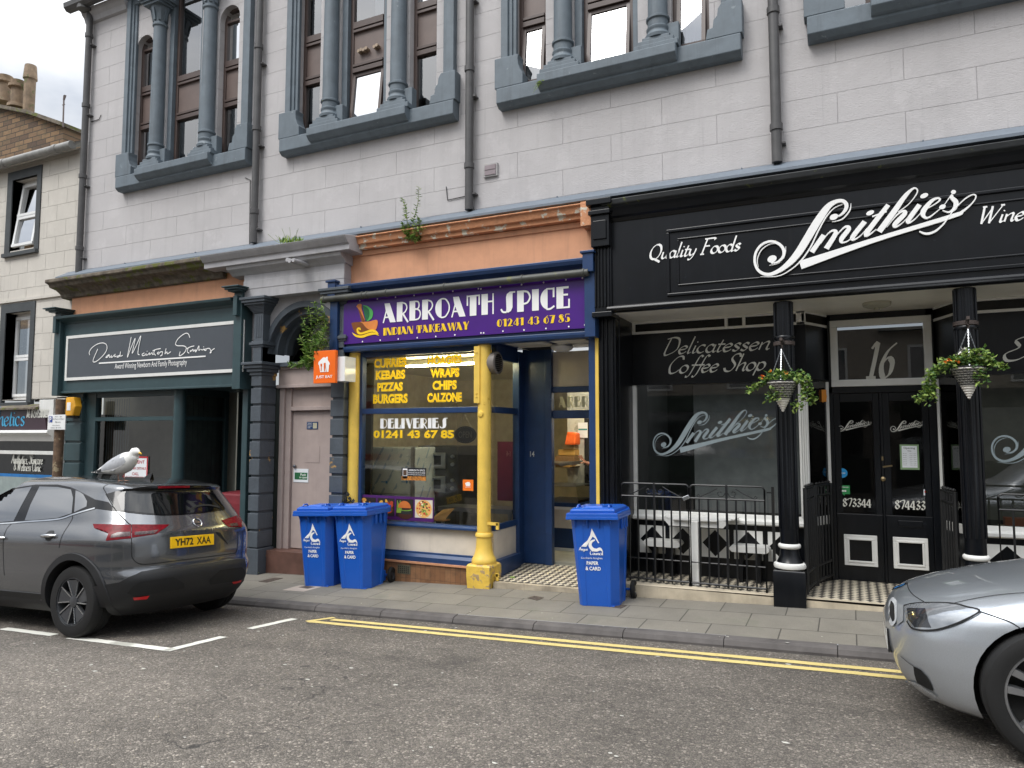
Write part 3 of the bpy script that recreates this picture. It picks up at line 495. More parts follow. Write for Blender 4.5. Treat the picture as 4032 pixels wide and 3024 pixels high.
for i, bx in enumerate(bays):                                     # ------- column framed windows
    s = MB(); Yf = WY-.09
    def b(x0, x1, y0, z0, z1): s.box(bx+x0, bx+x1, y0, WY+.02, z0, z1)
    s.along([(WY+.02, 5.93), (WY-.10, 5.93), (WY-.16, 5.98), (WY-.16, 6.17), (WY-.12, 6.19), (WY+.02, 6.2)], bx-.01, bx+3.02)
    s.along([(WY-.14, 6.0), (WY-.20, 6.02), (WY-.26, 6.08), (WY-.26, 6.19), (WY-.14, 6.22)], bx+.60, bx+2.32)
    b(.02, .12, Yf, 6.55, 9.45); b(.115, .17, Yf+.03, 6.55, 9.40); b(.165, .22, Yf+.055, 6.55, 9.36)
    b(2.86, 2.98, Yf, 6.55, 9.45); b(2.80, 2.865, Yf+.03, 6.55, 9.40)
    b(.02, 2.98, Yf-.012, 9.40, 9.62); b(.12, 2.86, Yf+.035, 9.31, 9.402)
    s.prism([(bx-.04, 6.18), (bx+.36, 6.18), (bx+.36, 6.32), (bx+.33, 6.36), (bx+.30, 6.44), (bx+.29, 6.52), (bx+.30, 6.58), (bx-.04, 6.58)], WY-.15, WY+.02)
    s.prism([(bx+3.04, 6.18), (bx+2.64, 6.18), (bx+2.66, 6.3), (bx+2.72, 6.31), (bx+2.73, 6.4), (bx+2.77, 6.44), (bx+2.78, 6.52), (bx+2.82, 6.58), (bx+3.04, 6.58)], WY-.15, WY+.02)
    for cx in (.88, 2.08):                                        # plinths behind and under the columns
        b(cx+.10, cx+.25, WY-.10, 6.18, 6.52); b(cx-.26, cx+.26, WY-.22, 6.19, 6.26); b(cx-.21, cx+.21, WY-.21, 6.255, 6.31); b(cx-.16, cx+.16, WY-.20, 6.305, 6.35)
    s.box(bx+1.0, bx+1.10, WY+.03, WY+.2, 6.2, 9.4); s.box(bx+1.75, bx+1.82, WY+.03, WY+.2, 6.2, 9.4)
    win = s.build('window_surround', M['grey'], bld, bevel=.008)
    for cx in (.88, 2.08):
        cyl = [(.15, 6.35), (.155, 6.385), (.14, 6.41), (.125, 6.43), (.125, 6.45), (.135, 6.465), (.135, 6.485), (.12, 6.50), (.12, 6.575), (.138, 6.59), (.138, 6.615), (.116, 6.63), (.112, 7.6), (.105, 8.68), (.125, 8.70), (.125, 8.73), (.105, 8.75),
               (.108, 8.82), (.125, 8.92), (.165, 8.99), (.165, 9.02)]
        c = MB(); c.lathe(cyl, (bx+cx, WY-.07, 0), 20)
        c.box(bx+cx-.19, bx+cx+.19, WY-.27, WY+.05, 9.02, 9.06); c.box(bx+cx-.22, bx+cx+.22, WY-.30, WY+.05, 9.06, 9.10); c.box(bx+cx-.25, bx+cx+.25, WY-.33, WY+.05, 9.10, 9.15)
        for a in range(8):                                        # leaves of the capital
            t = a*math.pi/4; c.obox((bx+cx+.115*math.cos(t), WY-.07+.115*math.sin(t), 8.78), (bx+cx+.155*math.cos(t), WY-.07+.155*math.sin(t), 8.98), .05, .02, up=(math.cos(t), math.sin(t), 0))
        c.build('column', M['grey'], win, smooth=True)
    for k, (x0, x1, zt, tall) in enumerate(((.2, .62, 8.72, 0), (1.1, 1.75, 9.4, 1), (2.22, 2.66, 8.72, 0))):
        f = MB(); y0, y1 = WY+.10, WY+.17; fw = .055
        def fb(a, c, d, e, yy=0): f.box(bx+a, bx+c, y0-yy, y1, d, e)
        fb(x0, x0+fw, 6.2, zt); fb(x1-fw, x1, 6.2, zt); fb(x0+fw, x1-fw, 6.2, 6.25)
        for z0, z1 in ((7.06, 7.13), (7.15, 7.19), (7.68, 7.72), (7.74, 7.84)): fb(x0+fw, x1-fw, z0, z1, .02)
        if not tall: fb(x0+fw, x1-fw, 8.50, 8.54); fb(x0+fw, x1-fw, 8.68, zt)
        fr = f.build('window_frame', M['brown'], win, bevel=.004)
        MB().box(bx+x0+fw, bx+x1-fw, y0+.02, y1-.02, 7.19, 7.68).build('spandrel_panel', M['spandrel'], win)
        for z0, z1 in ((6.25, 7.06), (7.84, zt-.05)):
            g = MB(); ya_, tilt = WY+.135, 0
            if i == 2 and z0 < 7 or (i == 1 and z0 < 7 and k == 1): tilt = .09          # top hung lights standing a little open
            a, c = bx+x0+fw, bx+x1-fw
            g.poly([(a, ya_-tilt, z0), (c, ya_-tilt, z0), (c, ya_, z1), (a, ya_, z1)]); g.build('pane', M['glass_up'], win)
            if tilt:
                h = MB()
                for (p, q) in (((a+.02, ya_-tilt, z0+.02), (a+.02, ya_, z1)), ((c-.02, ya_-tilt, z0+.02), (c-.02, ya_, z1)), ((a, ya_-tilt, z0+.02), (c, ya_-tilt, z0+.02)), ((a, ya_, z1-.03), (c, ya_, z1-.03))): h.obox(p, q, .045, .045)
                h.build('opening_sash', M['brown'], win)
            if (i+k) % 4 != 3:
                e = MB(); w = (c-a)*(.62 if tall else .6); n = 14; xa = c-w if not tilt else a+.05
                for q in range(n):
                    x_ = xa+(c-xa)*q/n; e.poly([(x_, WY+.34+.015*(q % 2), z0), (xa+(c-xa)*(q+1)/n, WY+.34+.015*((q+1) % 2), z0), (xa+(c-xa)*(q+1)/n, WY+.34+.015*((q+1) % 2), z1), (x_, WY+.34+.015*(q % 2), z1)])
                e.build('blind', M['curtain'], win)
    if i == 1:                                                    # boiler flues through the middle spandrel
        fl = MB()
        for q in range(6): fl.lathe([(.025, 0), (.025, .16), (.018, .16), (.018, .02)], (bx+1.28+q*.045+(.1 if q > 3 else 0), WY+.05, 7.36+.012*(q % 2)), 10, 'y')
        fl.build('flue_pipes', pm('beige flue', '#a08d78', .6), win, smooth=True)
for k, (x, zt, zb) in enumerate(((-12.37, 9.7, 4.5), (-8.19, 9.62, 4.66), (-4.42, 9.62, 4.66), (-.62, 9.62, 4.66))):
    p = MB(); r = .055; p.tube([(x, WY-.09, zb), (x, WY-.09, zt)], r, 12)
    for z in [5.05+1.32*j for j in range(4)]: p.lathe([(r, -.04), (r+.013, -.035), (r+.013, .035), (r, .04)], (x, WY-.09, z+.1*(k % 3)), 12); p.box(x-.02, x+.09, WY-.1, WY, z-.19, z-.17)
    p.build('drainpipe', M['pipe'], bld, smooth=True)
g = MB(); g.along([(WY-.34, 9.60), (WY-.33, 9.52), (WY-.28, 9.47), (WY-.2, 9.47), (WY-.17, 9.5), (WY-.17, 9.62), (WY-.30, 9.62)], BX0-.32, BX1)
g.lathe([(.12, 0), (.12, .12)], (BX0+.08, WY-.2, 9.44), 12); g.build('gutter', M['pipe'], bld)
g = MB(); g.along([(WY+.01, 9.28), (WY-.05, 9.30), (WY-.08, 9.38), (WY-.12, 9.42), (WY-.16, 9.5), (WY+.01, 9.52)], BX0-.1, bays[0]-.05); g.build('eaves_moulding', M['lgrey'], bld)
v = MB(); vx, vz = X(1935, 672, WY), Z(1935, 672, WY)
v.box(vx-.1, vx+.1, WY-.03, WY+.01, vz-.085, vz+.085); v.build('wall_vent', pm('grey vent', '#a5a3a2', .6), bld)
v = MB(); v.box(vx-.08, vx+.08, WY-.04, WY-.029, vz-.065, vz-.005); v.box(vx-.08, vx+.08, WY-.04, WY-.029, vz+.005, vz+.065); v.build('vent_slats', pm('dusky vent', '#8c8084', .6), bld)
# thin cables on the wall
for pts in ([(965, 700), (985, 708), (982, 1000)], [(1757, 735), (1762, 788), (1835, 772)], [(1850, 775), (1868, 830)], [(358, 480), (390, 470), (398, 452)]):
    c = MB(); c.tube([at(u, v, WY-.012) for u, v in pts], .006, 6); c.build('cable', M['blackm'], bld)
# ================================================================== white terraced house on the left
hs = thing('terraced_house', 'old cream painted terraced house with slate roof at the left edge', 'house', (-16, 3, zpav(-16)))
HY = .10; HX1 = -12.46; HX0 = -22
ze = Z(200, 615, HY)
def rect(u0, v0, u1, v1, y):                                      # pixel corners (top left, bottom right) on a wall plane
    a, b = at(u0, v0, y), at(u1, v1, y); return a.x, b.x, b.z, a.z
w1 = rect(76, 748, 122, 930, HY); w2 = rect(38, 1260, 112, 1560, HY)
Wn = [(-14.62, -13.84, Z(70, 985, HY), Z(100, 700, HY)), (-14.62, -13.84, Z(60, 1575, HY), Z(100, 1225, HY))]
mb = MB(); xs = [HX0, Wn[0][0], Wn[0][1], HX1]; zs = [2.38, Wn[1][2], Wn[1][3], Wn[0][2], Wn[0][3], ze]
for i in range(3):
    for j in range(5):
        if not (i == 1 and j in (1, 3)): mb.poly([(xs[i], HY, zs[j]), (xs[i+1], HY, zs[j]), (xs[i+1], HY, zs[j+1]), (xs[i], HY, zs[j+1])])
for a, b, c, d in Wn:
    for p, q in (((a, c), (a, d)), ((b, d), (b, c)), ((a, d), (b, d)), ((b, c), (a, c))): mb.poly([(p[0], HY, p[1]), (q[0], HY, q[1]), (q[0], HY+.25, q[1]), (p[0], HY+.25, p[1])])
mb.box(HX1-.5, HX1, HY, HY+.3, -.9, 2.4)
mb.box(HX0, HX1, HY-.035, HY+.01, Z(150, 1172, HY)-.03, Z(150, 1172, HY)+.02)
mb.build('wall', M['house'], hs)
M['slate_trim'] = pm('charcoal window margin', '#3d4143', .6, var=.15, streak=.4)
for a, b, c, d in Wn:
    s = MB(); s.box(a-.16, a, HY-.02, HY+.05, c-.05, d+.17); s.box(b, b+.13, HY-.02, HY+.05, c-.05, d+.17); s.box(a, b, HY-.02, HY+.05, d, d+.17); s.box(a-.16, b+.13, HY-.07, HY+.05, c-.12, c-.05)
    s.poly([(a, HY, c), (a, HY+.2, c), (a, HY+.2, d), (a, HY, d)]); w = s.build('window_surround', M['slate_trim'], hs)
    f = MB(); y = HY+.17
    for p in ((a, a+.06, c, d), (b-.06, b, c, d), (a, b, c, c+.07), (a, b, d-.06, d)): f.box(p[0], p[1], y, y+.06, p[2], p[3])
    f.build('window_frame', M['upvc'], w, bevel=.006)
    mid = (c+d)/2; tz = .16 if d > 5 else 0.
    f = MB()
    for z0, z1, t0, t1 in ((c+.07, mid-.02, tz, tz*.5), (mid-.02, d-.06, tz*.5, 0)):
        for (p, q) in (((a+.09, y-t0, z0), (a+.09, y-t1, z1)), ((b-.09, y-t0, z0), (b-.09, y-t1, z1)), ((a+.06, y-t0, z0+.03), (b-.06, y-t0, z0+.03)), ((a+.06, y-t1, z1-.03), (b-.06, y-t1, z1-.03))): f.obox(p, q, .06, .05)
    f.build('sash', M['upvc'], w)
    g = MB(); g.poly([(a+.1, y-tz+.02, c+.1), (b-.1, y-tz+.02, c+.1), (b-.1, y+.02, d-.08), (a+.1, y+.02, d-.08)]); g.build('pane', M['glass_up'], w)
    g = MB(); g.box(a, b, HY+.6, HY+.62, c, d); g.build('room_wall', M['dark'], w)
    g = MB()
    for q in range(6): g.poly([(b-.28+.04*q, HY+.36+.02*(q % 2), c), (b-.24+.04*q, HY+.36+.02*((q+1) % 2), c), (b-.24+.04*q, HY+.36+.02*((q+1) % 2), d), (b-.28+.04*q, HY+.36+.02*(q % 2), d)])
    g.build('curtain', M['curtain'], w)
def slates():
    k = NT('mossy slates'); br = k.n.new('ShaderNodeTexBrick'); br.inputs['Scale'].default_value = 1; br.inputs['Brick Width'].default_value = .28; br.inputs['Row Height'].default_value = .16; br.inputs['Mortar Size'].default_value = .006
    br.inputs['Color1'].default_value = (*srgb('#6c675b'), 1); br.inputs['Color2'].default_value = (*srgb('#4d4b48'), 1); br.inputs['Mortar'].default_value = (.015, .015, .013, 1); k.l.new(k.obj(), br.inputs['Vector'])
    a = k.mix(k.ramp(k.noise(3, 6, .7), [(.5, 0.), (.72, .7)]), br.outputs['Color'], srgb('#7a7558')); k.col(a); k.set(Roughness=.8); k.bump(k.math('ADD', br.outputs['Color'], k.math('MULTIPLY', k.noise(20, 4), .7)), .8, .02); return k.m
M['slate'] = slates()
mb = MB(); ry, rz = 2.3, ze+1.45
n = 9
for i in range(n):                                                # slate courses as overlapping strips
    t0, t1 = i/n, (i+1)/n; ya_, yb_ = HY-.18+(ry-HY+.18)*t0, HY-.18+(ry-HY+.18)*t1; za, zb = ze+.02+(rz-ze)*t0, ze+.02+(rz-ze)*t1
    mb.add([(HX0, ya_, za+.022), (HX1-.05, ya_, za+.022), (HX1-.05, yb_, zb), (HX0, yb_, zb), (HX0, ya_, za), (HX1-.05, ya_, za)], [(0, 1, 2, 3), (4, 5, 1, 0)])
mb.poly([(HX0, ry, rz), (HX1-.05, ry, rz), (HX1-.05, 5, ze), (HX0, 5, ze)])
roof = mb.build('roof', M['slate'], hs)
g = MB()
g.lathe([(.075, HX0), (.075, HX1-.08)], (0, HY-.2, ze-.02), 12, 'x')
for x in (-13.0, -14.6, -16.2): g.lathe([(.085, x-.05), (.085, x+.05)], (0, HY-.2, ze-.02), 12, 'x')
g.build('gutter', pm('grey gutter', '#8b8a86', .5, var=.2, streak=.4), hs, smooth=True)
def bricks():
    k = NT('sooty brown stone'); br = k.n.new('ShaderNodeTexBrick'); br.inputs['Scale'].default_value = 1; br.inputs['Brick Width'].default_value = .42; br.inputs['Row Height'].default_value = .15; br.inputs['Mortar Size'].default_value = .018; br.inputs['Mortar Smooth'].default_value = .5
    br.inputs['Color1'].default_value = (*srgb('#8a6f52'), 1); br.inputs['Color2'].default_value = (*srgb('#57463a'), 1); br.inputs['Mortar'].default_value = (*srgb('#3f3830'), 1); k.l.new(k.xz(), br.inputs['Vector'])
    k.col(k.mix(k.ramp(k.noise(4, 6, .7), [(.5, 0.), (.75, .7)]), br.outputs['Color'], srgb('#5a5640'))); k.set(Roughness=.9); k.bump(k.math('ADD', br.outputs['Color'], k.noise(18, 5)), .8, .02); return k.m
M['brick'] = bricks()
cy = 4.2
p0, p1, p2 = at(0, 425, cy), at(130, 452, cy), at(250, 500, cy)
ck = thing('chimney_stack', 'sooty brown stone chimney stack with clay pots behind the slate roof', 'chimney', (p0.x, cy, 6.0))
cs = MB(); pts = [(-26, 5.0), (p2.x, 5.0), (p2.x, p2.z), (p1.x, p1.z), (p0.x, p0.z), (-26, p0.z+.3)]; cs.prism(pts, cy, cy+1.1); cs.build('stack', M['brick'], ck)
cp = MB()
for a, b in (((-26, p0.z+.3), (p0.x, p0.z)), ((p0.x, p0.z), (p1.x, p1.z)), ((p1.x, p1.z), (p2.x+.1, p2.z))): cp.obox((a[0], cy+.5, a[1]+.03), (b[0], cy+.5, b[1]+.03), 1.3, .10)
cp.build('coping', M['moss'], ck)
M['clay'] = pm('buff clay pot', '#8a7660', .8, var=.2, streak=.7, wear='#6a6a48', ws=4, wt=.6)
for (u, vt, vb, wd, kind) in ((18, 303, 388, 46, 0), (68, 322, 408, 46, 0), (113, 262, 432, 38, 1)):
    a, b = at(u, vt, cy+.4), at(u, vb, cy+.4); wdm = wd/2*(b-CAMP).length/FPX*1.02; h = a.z-b.z+.15; z0 = b.z-.15
    pr = [(wdm*1.15, 0), (wdm*1.1, h*.12), (wdm*.72, h*.16), (wdm*.78, h*.5), (wdm*.74, h*.72), (wdm*1.1, h*.74), (wdm*1.1, h*.84), (wdm*.8, h*.86), (wdm*.85, h), (wdm*.6, h), (wdm*.5, h*.6)] if not kind else \
         [(wdm*.8, 0), (wdm*.82, h*.7), (wdm*1.02, h*.72), (wdm*.98, h*.78), (wdm*.85, h*.98), (wdm*.8, h), (wdm*.6, h), (wdm*.5, h*.7)]
    c = MB(); c.lathe(pr, (b.x, cy+.4, z0), 16); c.build('chimney_pot', M['clay'], ck, smooth=True)
c = MB(); a, b = at(252, 376, 3.4), at(248, 500, 3.4); c.tube([b, a], .02, 8); c.tube([a+Vector((0, 0, -.12)), a+Vector((.06, 0, .0))], .03, 6); c.tube([a+Vector((-.05, 0, -.25)), a+Vector((.05, 0, -.25))], .012, 6)
tag(c.build('aerial_pole', pm('rusty pole', '#6a5f5c', .7)), 'thin rusty metal pole standing above the slate roof ridge', 'pole')
# clinic shopfront under the white house
cl = thing('clinic_shopfront', 'beauty clinic shopfront with white window bars under the cream house', 'shopfront', (-16, .1, zpav(-16)))
CY = .0
b_ = MB(); zt, zb = Z(100, 1612, CY), Z(100, 1694, CY); xe = X(222, 1720, CY)
b_.along([(.1, zt+.10), (-.18, zt+.02), (-.18, zt-.01), (.1, zt-.01)], HX0, X(176, 1610, CY)); b_.build('sill_flashing', M['moss'], cl)
b_ = MB(); b_.along([(.1, zb), (-.16, zb), (-.18, zb-.05), (-.10, zb-.1), (-.06, zb-.2), (.1, zb-.2)], HX0, xe); b_.box(HX0, xe, -.02, .05, Z(100, 1789, CY), Z(100, 1775, CY)); b_.box(X(214, 1740, CY), xe, .02, .08, Z(100, 1790, CY), zb-.2)
b_.box(X(246, 1700, CY), X(262, 1700, CY), -.04, .1, -.9, Z(250, 1620, CY)); b_.box(X(176, 1610, CY), X(232, 1610, CY), -.1, .1, zt-.12, zt+.16); b_.build('window_frame', M['white'], cl, bevel=.006)
g = MB(); g.poly([(HX0, .05, -.9), (xe, .05, -.9), (xe, .05, zb-.1), (HX0, .05, zb-.1)]); g.build('pane', M['glass_dark'], cl)
g = MB(); g.box(HX0, xe, 1.2, 1.25, -.9, zb+.3); g.box(HX0, xe, .1, 1.2, zb+.2, zb+.3); g.build('room_wall', M['dim'], cl)
g = MB(); g.poly([(X(124, 1850, .04), .07, -.9), (xe, .07, -.9), (xe, .07, Z(150, 1792, .04)), (X(124, 1850, .04), .07, Z(150, 1792, .04))]); g.build('window_screen', pm('black window film', '#16191b', .3), cl)
g = MB(); z1 = Z(100, 1867, .04); g.box(HX0, xe, .036, .042, z1-.055, z1); g.build('blue_stripe', M['blue_print'], cl); g = MB(); g.box(HX0, xe, .037, .042, -.9, z1-.056); g.build('frosted_film', pm('frosted film', '#8e9a98', .5), cl)
g = MB(); pen(g, 'Aesthetics, Skincare', X(46, 1825, .03), X(168, 1825, .03), Z(100, 1826, .03), .19, .03, shear=0, thick=.10, thin=.03, ang=20); pen(g, '& Wellness Clinic', X(54, 1855, .03), X(162, 1855, .03), Z(100, 1854, .03), .18, .03, shear=0, thick=.10, thin=.03, ang=20)
g.build('window_lettering', M['letter_silver'], cl)
sg = thing('clinic_sign', 'aubergine fascia sign with pale blue lettering above the clinic window', 'sign', (-16, -.1, zb))
g = MB(); g.prism([(HX0, zb+.002), (X(205, 1690, CY), zb+.002), (X(200, 1640, CY), zt-.16), (X(175, 1618, CY), zt-.012), (HX0, zt-.012)], -.1, -.02); g.build('panel', M['maroon'], sg)
g = MB(); pen(g, 'Aesthetics', X(-85, 1677, -.1), X(98, 1677, -.1), Z(60, 1676, -.1), .36, -.104, shear=0, thick=.13, thin=.04, ang=20); g.build('lettering', M['cyan'], sg)
g = MB(); pen(g, 'M: 0759530003', X(106, 1645, -.1), X(190, 1645, -.1), Z(150, 1644, -.1), .145, -.104, shear=.1, thick=.17, thin=.05, ang=20); g.build('phone_number', M['letter_silver'], sg)
po = MB(); a = at(240, 1572, -.35); b = at(222, 1935, -.35); po.tube([(b.x-.02, -.35, zpav(b.x, -.35)), (b.x, -.35, b.z), (a.x, -.35, a.z)], .075, 10)
post = tag(po.build('timber_post', M['wood'], smooth=True), 'weathered brown post beside the clinic window carrying a parking plate', 'post')
ps = thing('parking_sign', 'white parking plate with blue P fixed on the weathered post', 'sign', (a.x, -.45, Z(220, 1692, -.45)))
q = rect(190, 1634, 256, 1692, -.45); g = MB(); g.box(q[0], q[1], -.455, -.44, q[2], q[3]); g.build('plate', M['upvc'], ps, bevel=.004)
w, h = q[1]-q[0], q[3]-q[2]; fx = lambda t: q[0]+w*t; fz = lambda t: q[2]+h*t
g = MB(); g.poly([(fx(.07), -.458, fz(.5)), (fx(.28), -.458, fz(.5)), (fx(.28), -.458, fz(.9)), (fx(.07), -.458, fz(.9))]); g.build('blue_square', pm('sign blue', '#1f3f94', .4), ps)
g = MB(); text(g, 'P', fx(.12), fx(.24), fz(.54), fz(.86), -.461, off=.02); g.build('parking_letter', M['letter_white'], ps)
g = MB()
for s_, a0, a1, z0, z1 in (('Mon - Sat', .42, .82, .84, .92), ('8.30am-5.30pm', .31, .96, .66, .76), ('80 mins', .45, .76, .47, .56), ('No return', .3, .7, .26, .34), ('within 30 mins', .2, .8, .1, .18)): text(g, s_, fx(a0), fx(a1), fz(z0), fz(z1), -.459)
g.build('lettering', pm('grey print', '#3d4043', .5), ps)
# ================================================================== photographer's shopfront (dark teal)
t = thing('studio_shopfront', 'dark teal timber shopfront with empty windows and a deep dark doorway', 'shopfront', (-10.4, .2, zpav(-10.4)))
mb = MB()
mb.box(-12.58, -8.26, -.12, .12, 2.47, 3.69)
mb.along([(.1, 3.66), (-.13, 3.66), (-.15, 3.69), (-.22, 3.72), (-.27, 3.74), (-.28, 3.78), (.02, 3.83)], -12.5, -8.34)
mb.along([(.0, 2.44), (-.145, 2.44), (-.145, 2.475), (.0, 2.475)], -12.58, -8.26)
for x in (-12.58, -8.28):                                         # console ends with little caps
    mb.prism([(x-.06, 2.40), (x+.10, 2.40), (x+.10, 3.86), (x-.06, 3.86)], -.20, .02)
    mb.prism([(x-.02, 3.5), (x+.06, 3.5), (x+.06, 3.8), (x-.02, 3.8)], -.26, -.19)
    mb.box(x-.09, x+.13, -.30, .02, 3.86, 3.885); mb.box(x-.12, x+.16, -.34, .02, 3.885, 3.915); mb.box(x-.15, x+.19, -.37, .02, 3.915, 3.935)
mb.build('fascia', M['teal'], t, bevel=.006)
mb = MB(); z = -.48; k = 0
while z < 2.36:
    h = min(.345, 2.4-z); mb.box(-12.52, -12.06, -.03, .2, z+.02, z+h-.02); z += h
mb.box(-12.50, -12.07, -.005, .2, -.5, 2.47); mb.build('pier', M['teal'], t, bevel=.012)
MB().box(-8.30, -8.19, -.02, .12, -.4, 2.47).build('door_post', M['teal'], t, bevel=.008)
mb = MB(); mb.box(-12.06, -11.80, .05, .16, -.5, 2.47); mb.box(-11.80, -9.84, .06, .14, 2.36, 2.47); mb.box(-11.8, -9.7, .05, .13, 1.955, 2.02); mb.box(-11.8, -9.7, .04, .2, -.5, .12)
mb.box(-9.76, -9.72, .13, .96, 1.955, 2.02); mb.box(-9.76, -9.70, .13, .96, 2.36, 2.5); mb.box(-9.78, -9.70, .96, 1.03, -.4, 2.5); mb.box(-9.76, -9.7, .13, .96, -.4, .12)
mb.lathe([(.095, -.5), (.095, 2.47)], (-9.745, .07, 0), 16)
mb.box(-12.5, -8.2, .12, 1.4, 2.47, 2.5)
mb.build('window_frame', M['teal'], t, smooth=True)
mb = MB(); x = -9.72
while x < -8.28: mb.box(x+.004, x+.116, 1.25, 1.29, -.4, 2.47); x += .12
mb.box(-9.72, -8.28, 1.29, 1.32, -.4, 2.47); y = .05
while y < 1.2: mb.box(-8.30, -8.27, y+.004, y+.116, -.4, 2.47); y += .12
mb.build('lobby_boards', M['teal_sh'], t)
mb = MB(); mb.poly([(-11.8, .10, .12), (-9.84, .10, .12), (-9.84, .10, 2.36), (-11.8, .10, 2.36)]); mb.build('pane', M['glass'], t)
mb = MB(); mb.poly([(-9.74, .14, .12), (-9.74, .96, .12), (-9.74, .96, 2.36), (-9.74, .14, 2.36)]); mb.build('pane', M['glass'], t)
mb = MB(); mb.box(-13.4, -9.8, 1.3, 1.35, -.5, 2.5); mb.box(-13.4, -9.8, .2, 1.3, -.55, -.5); mb.build('room_wall', pm('pale grey room wall', '#c6c7b9', .85, var=.06), t)
mb = MB(); x = -10.7
while x < -9.85: mb.box(x+.003, x+.097, 1.0, 1.03, -.4, 2.5); x += .1
y = .2
while y < 1.0: mb.box(-9.86, -9.83, y+.003, y+.097, -.4, 2.5); y += .1
mb.build('window_backing', pm('grey boards', '#646d6c', .8), t)
mb = MB(); x = -11.78
while x < -11.2: mb.obox((x, .26, .2), (x, .26, 2.34), .075, .004, up=(.5, .8, 0)); x += .062
mb.build('vertical_blind', pm('grey blind', '#8d979c', .8), t)
w = MB(); w.box(-12.5, -8.2, .0, .12, 3.7, 4.3); w.build('masonry_band', M['orange'], t)
w = MB(); w.along([(.1, 4.14), (-.06, 4.16), (-.08, 4.22), (-.16, 4.28), (-.28, 4.31), (-.30, 4.36), (-.36, 4.38), (-.36, 4.44), (.1, 4.52)], -12.72, -8.72); w.build('stone_cornice', M['moss'], t, bevel=.012)
s = thing('studio_sign', 'dark grey sign board with white border and handwritten white lettering', 'sign', (-10.4, -.14, 2.6))
q = rect(265, 1325, 958, 1461, -.145); x0, x1, z0, z1 = X(259, 1410, -.145), X(961, 1360, -.145), 2.66, 3.445
g = MB(); g.box(x0, x1, -.142, -.125, z0, z1); g.build('panel', pm('charcoal sign board', '#4b5056', .25, var=.03), s)
g = MB(); b = .05
for p in ((x0, x1, z0, z0+b), (x0, x1, z1-b, z1), (x0, x0+b, z0+b, z1-b), (x1-b, x1, z0+b, z1-b)): g.box(p[0], p[1], -.152, -.1425, p[2], p[3])
g.build('border', M['white'], s)
def px(ox, oy, k, y): return lambda a, b, w=0: (X(ox+a*k, oy+b*k, y), Z(ox+a*k, oy+b*k, y), w)
d_ = px(330, 1280, 550/2212, -.148); LW = .014
SIG = [[(95, 475), (88, 430), (130, 360), (220, 300), (310, 283), (365, 320), (362, 400), (300, 490), (210, 570), (155, 583), (160, 530), (225, 380)], [(405, 465), (370, 490), (350, 512), (375, 510), (405, 475), (410, 510), (430, 500), (440, 480), (445, 515), (490, 470)],
       [(500, 455), (490, 500), (520, 490)], [(570, 480), (530, 495), (535, 510), (570, 490), (585, 420), (580, 490), (620, 480)], [(750, 190), (720, 350), (690, 510), (740, 380), (815, 210), (780, 380), (770, 445), (830, 330), (905, 170), (875, 330), (860, 450), (885, 470)],
       [(960, 440), (925, 460), (935, 485), (980, 470)], [(985, 445), (990, 475), (1020, 465), (1040, 440), (1045, 470), (1070, 445), (1085, 440), (1090, 465), (1110, 460)], [(1130, 385), (1110, 440), (1140, 480)], [(1090, 410), (1150, 385), (1220, 372)], [(1190, 425), (1165, 445), (1185, 460), (1210, 430), (1250, 425), (1240, 470), (1215, 490), (1250, 470)],
       [(1305, 370), (1285, 460)], [(1285, 455), (1315, 425), (1325, 455), (1380, 420)], [(1680, 200), (1655, 140), (1600, 135), (1500, 210), (1455, 290), (1480, 325), (1580, 330), (1625, 360), (1600, 430), (1540, 480), (1515, 480), (1530, 420)], [(1660, 350), (1640, 420), (1670, 445)], [(1630, 375), (1690, 345), (1750, 330)],
       [(1690, 395), (1690, 420), (1730, 385), (1735, 415), (1770, 385)], [(1790, 395), (1765, 410), (1780, 420), (1825, 330), (1825, 400), (1850, 380)], [(1860, 385), (1880, 395), (1910, 375)], [(1930, 375), (1905, 395), (1935, 400), (1945, 375), (1990, 370), (2010, 400), (2020, 430), (2000, 440), (2030, 400), (2075, 370)], [(1895, 340), (1900, 350)], [(1000, 410), (1005, 418)]]
g = MB()
for st in SIG: ribbon(g, [d_(a, b, LW) for a, b in st], -.148, smooth=len(st) > 2)
ribbon(g, [d_(240, 605, .022), d_(1930, 493, .022)], -.148, smooth=False); g.build('handwriting', M['letter_white'], s)
g = MB(); a, b = d_(490, 690), d_(1630, 640); text(g, 'Award Winning Newborn And Family Photography', a[0], b[0], a[1]-.035, a[1]+.085, -.148); g.build('lettering', M['letter_white'], s)
al = thing('alarm_box', 'yellow hexagonal alarm box on the teal pier', 'alarm box', (X(287, 1600, -.1), -.03, Z(287, 1630, -.1)))
g = MB(); cx, cz = X(286, 1601, -.1), Z(286, 1601, -.1); hexp = [(cx-.155, cz), (cx-.10, cz+.16), (cx+.10, cz+.16), (cx+.155, cz), (cx+.10, cz-.16), (cx-.10, cz-.16)]; g.prism(hexp, -.16, -.03); g.build('case', pm('alarm yellow', '#e8a92a', .4), al, bevel=.012)
g = MB(); g.box(cx-.06, cx+.04, -.164, -.158, cz-.07, cz+.07); g.build('label_plate', M['letter_white'], al); g = MB(); g.box(cx-.09, cx+.09, -.14, -.04, cz-.2, cz-.158); g.build('strobe', M['dark'], al)
rs = thing('rent_notice', 'white notice with red border and red capitals in the studio window', 'notice', (X(535, 1840, .07), .07, .9))
q = (X(490, 1840, .09), X(583, 1840, .09), .82, Z(560, 1797, .09)); g = MB(); g.box(q[0], q[1], .085, .09, q[2], q[3]); g.build('board', M['paper'], rs)
g = MB(); b = .025
